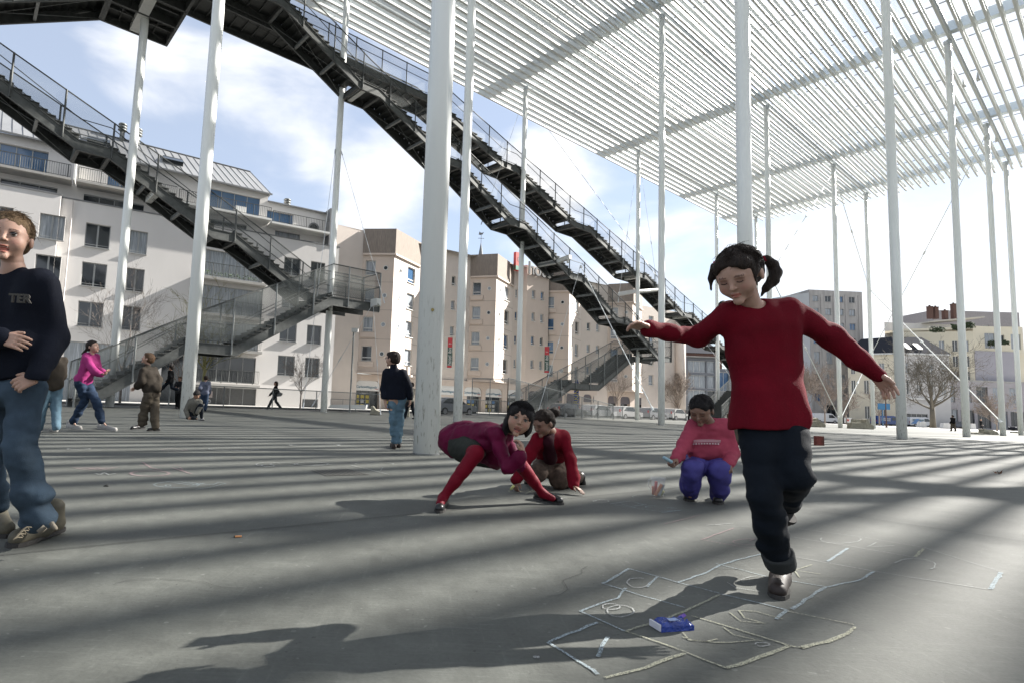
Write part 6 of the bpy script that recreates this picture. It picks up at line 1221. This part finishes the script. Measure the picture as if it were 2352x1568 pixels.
# blue wafer packet
e = empty('snack_packet', gnd(1560, 1446), 'crumpled blue foil packet lying on the hopscotch grid', 'packet')
p = Vector(gnd(1557, 1449)); d = Vector((.97, .24, 0)); n = Vector((-.24, .97, 0)); b = MB(); rr = random.Random(4); NX, NY = 12, 7
def pk(i, j, top): x = (i / NX - .5) * .125; y = (j / NY - .5) * .058; edge = min(i, NX - i, j, NY - j); z = (.026 + .004 * rr.uniform(-1, 1) if top else .001) if edge else .013 * (1 if top else .2); return p + d * x * (1 + .02 * rr.uniform(-1, 1)) + n * (y + .028) + Vector((0, 0, z))
vs = [pk(i, j, 1) for j in range(NY + 1) for i in range(NX + 1)]; b.add(vs, [(j * (NX + 1) + i, j * (NX + 1) + i + 1, (j + 1) * (NX + 1) + i + 1, (j + 1) * (NX + 1) + i) for j in range(NY) for i in range(NX)])
b.prism([p + d * x + n * (y + .028) for x, y in ((-.0615, -.0285), (.0615, -.0285), (.0615, .0285), (-.0615, .0285))], (0, 0, .0), (0, 0, .016))
child(b, 'wrapper', mat('blue_foil', (.012, .04, .26), .22, var=.3, vscale=40, bump=.6, bscale=60), e)
b = MB(); q = p + d * -.064 + n * .028; b.box(q + Vector((0, 0, .013)), (.006, .054, .020), (d, n, Vector((0, 0, 1)))); child(b, 'torn_end', mat('pale_foil', (.55, .55, .6), .3), e)
b = MB(); q = p + d * .05 + n * .045; b.add([q + Vector((0, 0, .02)), q + Vector((.016, 0, .032)), q + Vector((.012, .01, .036)), q + Vector((-.012, .004, .027))], [(0, 1, 2, 3)]); child(b, 'tear_flap', mat('violet_foil', (.16, .08, .35), .3), e)
b = MB(); q = p + n * .018 + Vector((0, 0, .030)); b.add([q + d * x + n * y + Vector((0, 0, .002)) for x, y in ((-.025, -.012), (.012, -.01), (.012, .012), (-.022, .01))], [(0, 1, 2, 3)]); child(b, 'printed_patch', mat('pale_blue_print', (.2, .3, .55), .4), e)
# tub of chalk
P = Vector(gnd(1512, 1139)); e = empty('chalk_tub', P, 'clear plastic tub holding thick coloured chalks beside the crouching girl', 'tub')
clear = see_through('clear_plastic', (.75, .78, .78), .72, .1)
b = MB(); n_ = 20; vs = []
for z, r in ((.0, .046), (.155, .060)):
    vs += [P + Vector((math.cos(t) * r, math.sin(t) * r * .8, z + .002)) for t in [2 * math.pi * k / n_ for k in range(n_)]]
b.add(vs, [(k, (k + 1) % n_, n_ + (k + 1) % n_, n_ + k) for k in range(n_)] + [tuple(range(n_))[::-1]]); child(b, 'tub_wall', clear, e, smooth=True)
b = MB(); b.tube([P + Vector((math.cos(t) * .060, math.sin(t) * .048, .157)) for t in [2 * math.pi * k / n_ for k in range(n_ + 1)]], .0025, 6); b.tube([P + Vector((-.058, 0, .15)), P + Vector((-.082, 0, .13)), P + Vector((-.084, 0, .085)), P + Vector((-.052, 0, .05))], .004, 6); child(b, 'rim', clear, e)
def stick(name, a, b_, col, label, r=.012, group='sticks of pavement chalk'):
    m_ = mat(name + '_colour', col, .95, var=.15, vscale=60); b = MB(); b.tube([a, Vector(a).lerp(Vector(b_), .04), Vector(a).lerp(Vector(b_), .96), b_], [r * .8, r, r * .92, r * .7], 12); return small(b, 'chalk_stick', m_, label, 'chalk', group, True)
stick('orange_chalk', P + Vector((-.030, -.01, .010)), P + Vector((.020, -.02, .105)), (.62, .30, .18), 'orange chalk leaning diagonally at the front of the clear tub', .014)
stick('grey_chalk', P + Vector((-.002, -.018, .012)), P + Vector((.042, .0, .100)), (.38, .42, .44), 'pale grey chalk leaning right inside the clear tub', .014)
stick('red_chalk', P + Vector((-.020, .015, .010)), P + Vector((-.018, .0, .125)), (.55, .14, .13), 'red chalk standing at the back of the clear tub', .012)
stick('cream_chalk', P + Vector((.018, .005, .010)), P + Vector((.036, -.022, .050)), (.55, .55, .33), 'short yellowish chalk at the bottom of the clear tub', .012)
stick('salmon_chalk', P + Vector((-.035, .008, .012)), P + Vector((-.045, -.004, .085)), (.55, .28, .22), 'salmon chalk against the left side of the clear tub', .013)
stick('blue_chalk', px(1543, 1060, 4.43), px(1524, 1049, 4.40), (.30, .45, .52), 'blue chalk held in the crouching girl\'s hand', .013)
stick('yellow_chalk', px(1180, 1114, 4.84), px(1173, 1123, 4.86), (.55, .55, .22), 'yellow chalk in the kneeling girl\'s hand', .011)
# red object far right
P = Vector(gnd(1882, 1022)); e = empty('brick_stack', P, 'small stack of upright red bricks standing alone on the square', 'bricks')
for k, dx in enumerate((-.045, .055, .105)):
    b = MB(); b.box(P + Vector((dx, .02 * k, .125)), (.13 if k == 0 else .035, .12, .25)); child(b, 'brick', mat('old_brick_%s' % ('abc'[k]), (.17 - .03 * k, .04, .03), .85, var=.3, vscale=30), e)
# stones and concrete blocks
conc2 = mat('weathered_block', (.30, .28, .22), .95, var=.35, vscale=4, bump=.3, bscale=14); white_block = mat('pale_block_paint', (.55, .55, .54), .8, var=.12, vscale=3)
def block(u0, u1, v0, v1, label, m, shape='box', dist=None, cat='concrete block', group='concrete and stone blocks on the square', depth=.6):
    um = (u0 + u1) / 2; g0 = gnd(um, v1) if dist is None else aty(um, v1, dist); y = g0[1]; k = y / FOC; w = (u1 - u0) * k; h = (v1 - v0) * k; P = Vector((g0[0], y, 0)); b = MB()
    prof = {'box': [(-.5, 0), (.5, 0), (.47, 1), (-.46, 1)], 'curve': [(-.5, 0), (.5, 0), (.5, .35), (.1, .55), (-.25, 1), (-.45, .9), (-.42, .5)], 'low': [(-.5, 0), (.5, 0), (.35, .6), (-.3, 1), (-.5, .55)], 'trap': [(-.5, 0), (.5, 0), (.36, 1), (-.36, 1)], 'L': [(-.5, 0), (.5, 0), (.46, 1), (.28, 1), (.22, .45), (-.5, .4)]}[shape]
    b.prism([P + Vector((x * w, 0, z * h)) for x, z in prof], (0, 0, 0), (0, depth, 0)); o = orient(small(b, 'stone_block', m, label, cat, group)); mo = o.modifiers.new('bevel', 'BEVEL'); mo.width = .03; mo.segments = 2; return o
block(849, 873, 931, 952, 'curved weathered stone seat left of the boy with glasses', conc2, 'curve'); block(922, 940, 936, 957, 'rough stone block behind the boy with glasses', conc2)
block(1852, 1878, 966, 979.5, 'low stone slab nearest the white van, right of the hopping girl', conc2); block(1872, 1897, 959, 980, 'taller tilted concrete block behind the low slab', conc2, 'curve')
block(1956, 1990, 970, 984, 'long low stone slab at the foot of a far column', conc2); block(1964, 1992, 962, 983, 'grey concrete block standing behind the long low slab', conc2); block(1988, 2008, 961, 985, 'yellowish concrete block with a slanted side against a far column', conc2, 'curve')
block(2111, 2130, 968.5, 981, 'pale block in front of the white van with blue lettering', white_block, 'trap'); block(2165, 2186, 971, 984, 'pale block left of the man walking away', white_block, 'trap'); block(2230, 2243, 972, 985, 'pale block between the two far walkers', white_block, 'trap'); block(2166, 2181, 966, 972, 'small pale block stacked behind the one left of the walking man', white_block, 'trap')
block(2238, 2262, 992, 997, 'flat dark stone lying left of the rod\'s column foot', conc2, 'low'); block(2262, 2277, 984, 997, 'tilted broken stone beside the rod\'s column foot', conc2, 'curve'); block(2275, 2296, 986, 998, 'broken stone leaning on the rod\'s column foot', conc2, 'low'); block(2330, 2352, 990, 994, 'low stone kerb piece at the right edge', conc2, 'low')
yb = mat('yellow_plastic', (.50, .30, .03), .5)
block(2007, 2016, 962, 971, 'small yellow box in front of the blue van\'s cab', yb, 'box', cat='box', group='yellow boxes by the road'); block(2029, 2042, 963, 972, 'wider yellow box below the blue van\'s door', yb, 'box', cat='box', group='yellow boxes by the road'); block(2219, 2225, 966, 974, 'narrow yellow box seen just right of the walking man', yb, 'box', cat='box', group='yellow boxes by the road')
def P3(u, v, y): return Vector(aty(u, v, y))
b = MB(); a = P3(1948, 972, 100); b.box((a.x, 100, .75), (1.25, .06, .9)); o = small(b, 'banner_board', M['frame_white'], 'white board with a red star right of the V of rods', 'board')
b = MB(); b.prism([(a.x - .05 + .3 * (1 if k % 2 == 0 else .42) * math.sin(k * math.pi / 5), 99.94, .78 + .3 * (1 if k % 2 == 0 else .42) * math.cos(k * math.pi / 5)) for k in range(10)], (0, 0, 0), (0, -.02, 0)); b.build('star', M['sign_red']).parent = o
# street lamp, signs
P = Vector(gnd(2036, 977)); P = Vector((P.x * 1.0, P.y, 0)); y = 75.; P = P3(2036, 975, y); P.z = 0; H = (977 - 912) * y / FOC
e = empty('street_lamp', P, 'brown street lamp with a square lantern in front of the blue van', 'street lamp'); b = MB(); b.tube([P, P + Vector((0, 0, .8)), P + Vector((0, 0, H))], [.11, .07, .05], 8); bm_ = mat('rusty_brown', (.14, .07, .045), .7); child(b, 'post', bm_, e)
b = MB(); b.prism([P + Vector((x, 0, H + z)) for x, z in ((-.16, 0), (.16, 0), (.30, .55), (-.30, .55))], (0, -.25, 0), (0, .25, 0)); child(b, 'lantern', see_through('lantern_glass', (.3, .18, .12), .3), e); b = MB(); b.box(P + Vector((0, 0, H + .62)), (.75, .65, .1)); b.box(P + Vector((0, 0, H - .02)), (.3, .3, .08)); child(b, 'lantern_cap', bm_, e)
P = P3(2028, 972, 90); b = MB(); b.bar((P.x, 90, 0), (P.x, 90, 3.4), .08, .08); b.box((P.x + .15, 89.9, 3.1), (1.9, .06, .95)); small(b, 'road_sign', mat('road_sign_blue', (.03, .14, .28), .5), 'blue direction sign beside the brown street lamp', 'road sign')
# camera pole and flag in front of the hotel
P = P3(803, 945, 32); b = MB(); b.tube([(P.x, 32, 0), (P.x, 32, 4.5)], .045, 8); o = small(b, 'lamp_pole', M['galv_light'], 'thin grey pole with a small floodlight near the left stair landing', 'lamp pole'); b = MB(); b.box((P.x + .08, 31.9, 4.6), (.35, .22, .22)); b.build('floodlight', M['frame_white']).parent = o
b = MB(); P = P3(1323, 950, 57); fl = [(-.2, 0), (.22, 0), (.24, 3.1), (.12, 3.5), (-.1, 3.4), (-.22, 2.9)]; b.prism([(P.x + x, 57, z + .2) for x, z in fl], (0, 0, 0), (0, .03, 0)); o = small(b, 'feather_flag', mat('flag_blue', (.03, .06, .30), .7), 'blue upright flag with yellow letters behind the grey return flight', 'flag')
text(o, 'PARKING', Vector((P.x, 56.97, 1.85)), (Vector((1, 0, 0)), Vector((0, -1, 0))), 0, 0, 0, .62, mat('flag_yellow', (.6, .5, .08), .6), .004, vert=True)
# low white trailer behind the fence
P = P3(800, 944, 33.5); e = empty('flat_trailer', (P.x, 33.5, 0), 'low white flat trailer with rails in front of the travel agency', 'trailer'); b = MB(); b.prism([(P.x + x, 33.2, z) for x, z in ((-1.15, .22), (1.0, .22), (1.05, .5), (-1.0, .42))], (0, 0, 0), (0, 1.1, 0)); child(b, 'deck', M['frame_white'], e)
b = MB(); [b.bar((P.x + x, 33.2, .45), (P.x + x, 33.2, .75), .03, .03) for x in (-1.0, -.3, .4, 1.0)]; b.bar((P.x - 1, 33.2, .75), (P.x + 1, 33.2, .75), .03, .03); child(b, 'rail', M['galv_light'], e)
# vehicles
tyre = mat('tyre', (.02, .02, .02), .85); rim = mat('wheel_rim', (.35, .35, .36), .4, metal=.6)
def vehicle(kind, P, ang, col, label, cat, words=None, wcol=None):
    L_, Wd, Hh = (5.0, 1.9, 1.95) if kind == 'van' else (4.2, 1.7, 1.42)
    e = empty('parked_' + kind, P, label, cat, 'vehicles parked along the far road' if P[1] > 100 else 'cars parked behind the mesh fence'); X_ = Vector((math.cos(ang), math.sin(ang), 0)); Y_ = Vector((-X_.y, X_.x, 0)); Z = Vector((0, 0, 1)); O = Vector(P)
    C3 = lambda x, y, z: O + X_ * x + Y_ * y + Z * z
    prof = [(-L_ / 2, .35), (-L_ / 2, 1.5), (-L_ / 2 + .12, 1.9), (.75, 1.95), (1.1, 1.85), (1.75, 1.15), (2.35, .95), (2.5, .7), (2.5, .35)] if kind == 'van' else [(-2.1, .35), (-2.1, .85), (-1.85, .95), (-1.5, 1.32), (-1.0, 1.42), (.1, 1.40), (.5, 1.25), (1.0, .92), (1.8, .82), (2.1, .62), (2.1, .35)]
    b = MB(); n = len(prof); rows_ = [(-Wd / 2, 1), (-Wd / 2 + .05, 1), (Wd / 2 - .05, 1), (Wd / 2, 1)]
    vs = []
    for y, _ in ((-1, 0), (-.9, 0), (.9, 0), (1, 0)):
        for x, z in prof: k = (1 - .10 * max(0, (z - .9))) * (1 if abs(y) < .95 else 1); zz_ = z - (.03 if abs(y) > .95 and z > 1.2 else 0); vs.append(C3(x, y * Wd / 2 * k, zz_))
    fs = [(i * n + j, (i + 1) * n + j, (i + 1) * n + (j + 1) % n, i * n + (j + 1) % n) for i in range(3) for j in range(n)] + [tuple(range(n)), tuple(range(4 * n - 1, 3 * n - 1, -1))]
    b.add(vs, fs); body = orient(child(b, 'body', mat('car_paint', col, .25, spec=.7), e))
    for sx_ in (-1.5, 1.45) if kind == 'van' else (-1.3, 1.3):
        for sy_ in (-1, 1):
            b = MB(); b.tube([C3(sx_, sy_ * (Wd / 2 - .18), .32), C3(sx_, sy_ * (Wd / 2 + .02), .32)], .32, 14); w_ = child(b, 'wheel', tyre, e); b = MB(); b.tube([C3(sx_, sy_ * (Wd / 2 + .0), .32), C3(sx_, sy_ * (Wd / 2 + .03), .32)], .19, 10); b.build('rim', rim).parent = w_
    for sy_ in (-1, 1):
        b = MB(); win = [(1.05, 1.1), (1.62, 1.1), (1.15, 1.62), (1.05, 1.66)] if kind == 'van' else [(-1.55, .95), (.85, .92), (.4, 1.25), (.0, 1.33), (-1.0, 1.34)]
        if kind == 'van': win = [(.35, 1.08)] + [win[1]] + [(1.1, 1.68), (.35, 1.68)]
        b.prism([C3(x, sy_ * Wd / 2 * (1 - .10 * max(0, z - .9)) * 1.0, z) for x, z in win], Y_ * sy_ * -.01, Y_ * sy_ * .012); child(b, 'side_window', M['glass_dark'], e)
    b = MB(); a0, a1 = ((1.12, 1.80), (1.70, 1.18)) if kind == 'van' else ((.52, 1.22), (.95, .96)); nn = Vector((X_ * .6 + Z * .8)) * .015; b.add([C3(a0[0], -.7, a0[1]) + nn, C3(a0[0], .7, a0[1]) + nn, C3(a1[0], .76, a1[1]) + nn, C3(a1[0], -.76, a1[1]) + nn], [(0, 1, 2, 3)]); child(b, 'windscreen', M['glass_dark'], e)
    for sy_ in (-1, 1):
        b = MB(); b.box(C3(L_ / 2 + .0, sy_ * .65, .72), (.06, .3, .16), (X_, Y_, Z)); child(b, 'headlight', M['frame_white'], e); b = MB(); b.box(C3(-L_ / 2, sy_ * .7, .95), (.05, .12, .3), (X_, Y_, Z)); child(b, 'tail_light', M['sign_red'], e)
    b = MB(); b.box(C3(0, 0, .3), (L_ * 1.0, Wd * .98, .2), (X_, Y_, Z)); child(b, 'sill', tyre, e)
    if words:
        for i, w_ in enumerate(words): text(e, w_, C3(-.9, -Wd / 2 - .01, 1.35 - .33 * i), (X_, -Y_), 0, 0, 0, .42 if i == 0 else .3, wcol, .004, .012)
    return e
vehicle('van', (98.0, 114, 0), 0.0, (.62, .63, .65), 'white van with blue graphics and a dark cab window, beside the bare tree', 'van', ['MERKENLJN'], M['sign_blue'])
q = MB(); e = [o for o in bpy.data.objects if o.get('label', '').startswith('white van with blue graphics')][0]; q.prism([(x, 113.03, z) for x, z in ((95.6, .6), (96.6, .6), (97.3, 1.6), (96.7, 1.6))], (0, 0, 0), (0, -.01, 0)); q.prism([(x, 113.03, z) for x, z in ((96.8, .6), (97.2, .6), (97.7, 1.1), (97.4, 1.15))], (0, 0, 0), (0, -.01, 0)); child(q, 'blue_graphic', mat('van_graphic', (.12, .25, .5), .4), e)
vehicle('van', (90.8, 113, 0), 0.0, (.02, .06, .22), 'dark blue van with white lettering near the street lamp', 'van', ['DESLOVIS', 'TECHNIEKEN'], M['frame_white'])
vehicle('van', (78.5, 113, 0), 0.0, (.62, .63, .64), 'white van seen right of the hopping girl behind the low slab', 'van')
vehicle('car', (103.8, 112, 0), 3.1, (.035, .05, .08), 'dark blue parked car left of the man walking away', 'car'); vehicle('car', (112.5, 108, 0), 3.14, (.02, .022, .03), 'black parked car behind the foot of the long rod', 'car')
for i, (s_, c_, lb) in enumerate(((40.5, (.05, .055, .06), 'dark car behind the fence, farthest left of its row'), (45.5, (.45, .46, .47), 'silver car behind the fence, left of the slim column'), (50.5, (.5, .5, .5), 'pale car behind the fence, right of the slim column'), (56, (.3, .31, .33), 'grey car behind the fence, seen past the rod\'s lower end'), (61, (.55, .55, .54), 'white car behind the fence, right of the cable column'), (67, (.04, .04, .045), 'black car behind the fence, left of the pink-shirted girl'))):
    vehicle('car', ST(s_, -6.5, SZ), math.radians(38.8), c_, lb, 'car')
vehicle('car', ST(25.5, -6.5, SZ), math.radians(38.8), (.3, .31, .33), 'grey car behind the fence in front of the travel agency', 'car')
# bare trees
bark = mat('bark', (.13, .115, .09), .9, var=.3, vscale=6); bark_y = mat('yellowish_bark', (.22, .20, .08), .9, var=.3, vscale=6); bark_p = mat('pale_twigs', (.24, .20, .17), .9)
def tree(P, H, label, seed, m, trunk=.25, r0=None, spread=.7, depth=5, minr=.012, lean=0, n0=5, group='bare trees around the square'):
    rr = random.Random(seed); P = Vector(P); r0 = r0 or H * .018; e = empty('bare_tree', P, label, 'tree', group); b = MB(); T = P + Vector((lean, 0, H * trunk)); b.tube([P, P.lerp(T, .5) + Vector((rr.uniform(-.05, .05) * H * .1, 0, 0)), T], [r0 * 1.25, r0, r0 * .85], 9); child(b, 'trunk', m, e, smooth=True)
    c = MB()
    def grow(p, d, l, r, k):
        pts = [p]; rs = [r]; dd = d.copy(); q = p
        for i in range(3):
            dd = (dd + Vector((rr.uniform(-.22, .22), rr.uniform(-.22, .22), rr.uniform(-.05, .20)))).normalized(); q = q + dd * l / 3; pts.append(q); rs.append(max(minr * .6, r * (1 - .22 * (i + 1))))
        c.tube(pts, rs, 5 if r > minr * 2 else 3, cap=False)
        if k <= 0: return
        for j in range(rr.choice((2, 3, 3)) + (1 if k > 2 else 0)):
            i = rr.choice((1, 2, 3, 3)); a = rr.uniform(0, 6.28); o_ = dd.orthogonal().normalized(); o_.rotate(Matrix.Rotation(a, 3, dd)); nd = (dd * rr.uniform(.6, 1.0) + o_ * spread * rr.uniform(.5, 1.1)).normalized(); grow(pts[i], nd, l * rr.uniform(.55, .8), max(minr, rs[i] * rr.uniform(.5, .7)), k - 1)
    for j in range(n0):
        a = j * 6.28 / n0 + rr.uniform(-.4, .4); up = rr.uniform(.5, 1.4); grow(P.lerp(T, 1 - .35 * rr.random() if j else 1), Vector((math.cos(a) * spread, math.sin(a) * spread, up)).normalized(), H * rr.uniform(.24, .34), r0 * .55, depth)
    grow(T, Vector((0, 0, 1)), H * .33, r0 * .7, depth); child(c, 'crown', m, e); return e
P = P3(2143, 975, 100); tree((P.x, 100, 0), 15.5, 'large bare plane tree with a wide crown in front of the cream house', 11, bark, .26, .38, .95, 5, .022, 0, 7)
P = P3(689, 941, 37); tree((P.x, 37, 0), 3.7, 'small bare tree beside the striding woman', 5, bark_p, .3, .05, .5, 4, .007)
P = P3(463, 940, 30); tree((P.x, 30, 0), 6.2, 'thin bare tree with yellowish trunk right of the crouching boy\'s column', 8, bark_y, .35, .075, .55, 4, .008)
P = P3(275, 925, 33); tree((P.x, 33, 0), 7.2, 'bare tree behind the mesh of the lowest stair flight', 9, bark_p, .3, .06, .5, 4, .006)
P = P3(410, 925, 31); tree((P.x, 31, 0), 4.6, 'slim bare tree behind the leaping child', 15, bark_p, .3, .06, .5, 4, .008)
P = P3(1557, 948, 85); tree((P.x, 85, 0), 7.0, 'bare tree in front of the brick and cream town house', 21, bark_p, .25, .12, .7, 5, .02)
P = P3(1415, 948, 62); tree((P.x, 62, 0), 5.5, 'thin bare tree by the dark hotel arcade, behind the slanting rod', 22, bark_p, .3, .07, .5, 4, .012)
P = P3(1852, 975, 95); tree((P.x, 95, 0), 9.5, 'tall bare tree behind the white rod, left of the office block', 23, bark_p, .3, .12, .45, 5, .02)
P = P3(1895, 975, 100); tree((P.x, 100, 0), 8.5, 'bare tree in front of the office block entrance', 24, bark_p, .3, .12, .45, 5, .02)
P = P3(1944, 975, 100); tree((P.x, 100, 0), 5.5, 'low bare tree in front of the office block\'s right half', 25, bark_p, .3, .1, .6, 4, .02)
P = P3(2020, 975, 100); tree((P.x, 100, 0), 6.5, 'bare tree in front of the cream house, beside the blue sign', 26, bark_p, .3, .1, .5, 4, .02)
P = P3(2290, 980, 85); tree((P.x, 85, 0), 6.0, 'bare shrubby tree behind the rightmost columns', 27, bark_p, .2, .1, .8, 5, .02)
# terrace shrubs
b = MB(); rr = random.Random(2); 
for (u0, u1, v0, v1, n_) in ((2137, 2170, 752, 762, 160), (2187, 2200, 747, 757, 120), (2217, 2236, 742, 752, 240), (2270, 2286, 783, 793, 160), (2302, 2316, 783, 790, 90)):
    for _ in range(n_):
        p = P3(rr.uniform(u0, u1), rr.uniform(v0, v1), 117.5 + rr.uniform(-.6, .4)); r = .35; b.add([p + Vector([rr.uniform(-r, r) for _ in range(3)]) for _ in range(3)], [(0, 1, 2)])
tag(b.build('terrace_shrubs', mat('shrub_green', (.04, .06, .025), .8)), kind='stuff')
# spotlights hanging in the roof
for u, v in ((2246, 182), (2213, 197), (2288, 323)):
    d_ = ray(u, v); k = (ROOF_Z - .1 - CAMH) / d_[2]; p = Vector(CAM + d_ * k); b = MB(); b.tube([p + Vector((0, 0, .5)), p, p + Vector((.08, 0, -.14))], [.02, .09, .12], 8); rbuild(b, 'spotlight', M['galv_white'])
# brass bolt on the nearest column
b = MB(); c0 = Vector(ST(SI[0], 2 * DJ, 0)); v_ = Vector((-c0.x + .6, -c0.y, 0)).normalized(); zb = float(aty(1005, 714, 7.95)[2]); b.tube([c0 + v_ * .17 + Vector((0, 0, zb)), c0 + v_ * .205 + Vector((0, 0, zb))], .022, 10); o = b.build('brass_bolt', mat('brass', (.25, .2, .08), .4, metal=.8))
for q in bpy.data.objects:
    if q.get('label', '').startswith('nearest and thickest'): o.parent = q; o.matrix_parent_inverse = Matrix.Translation(q.location).inverted()
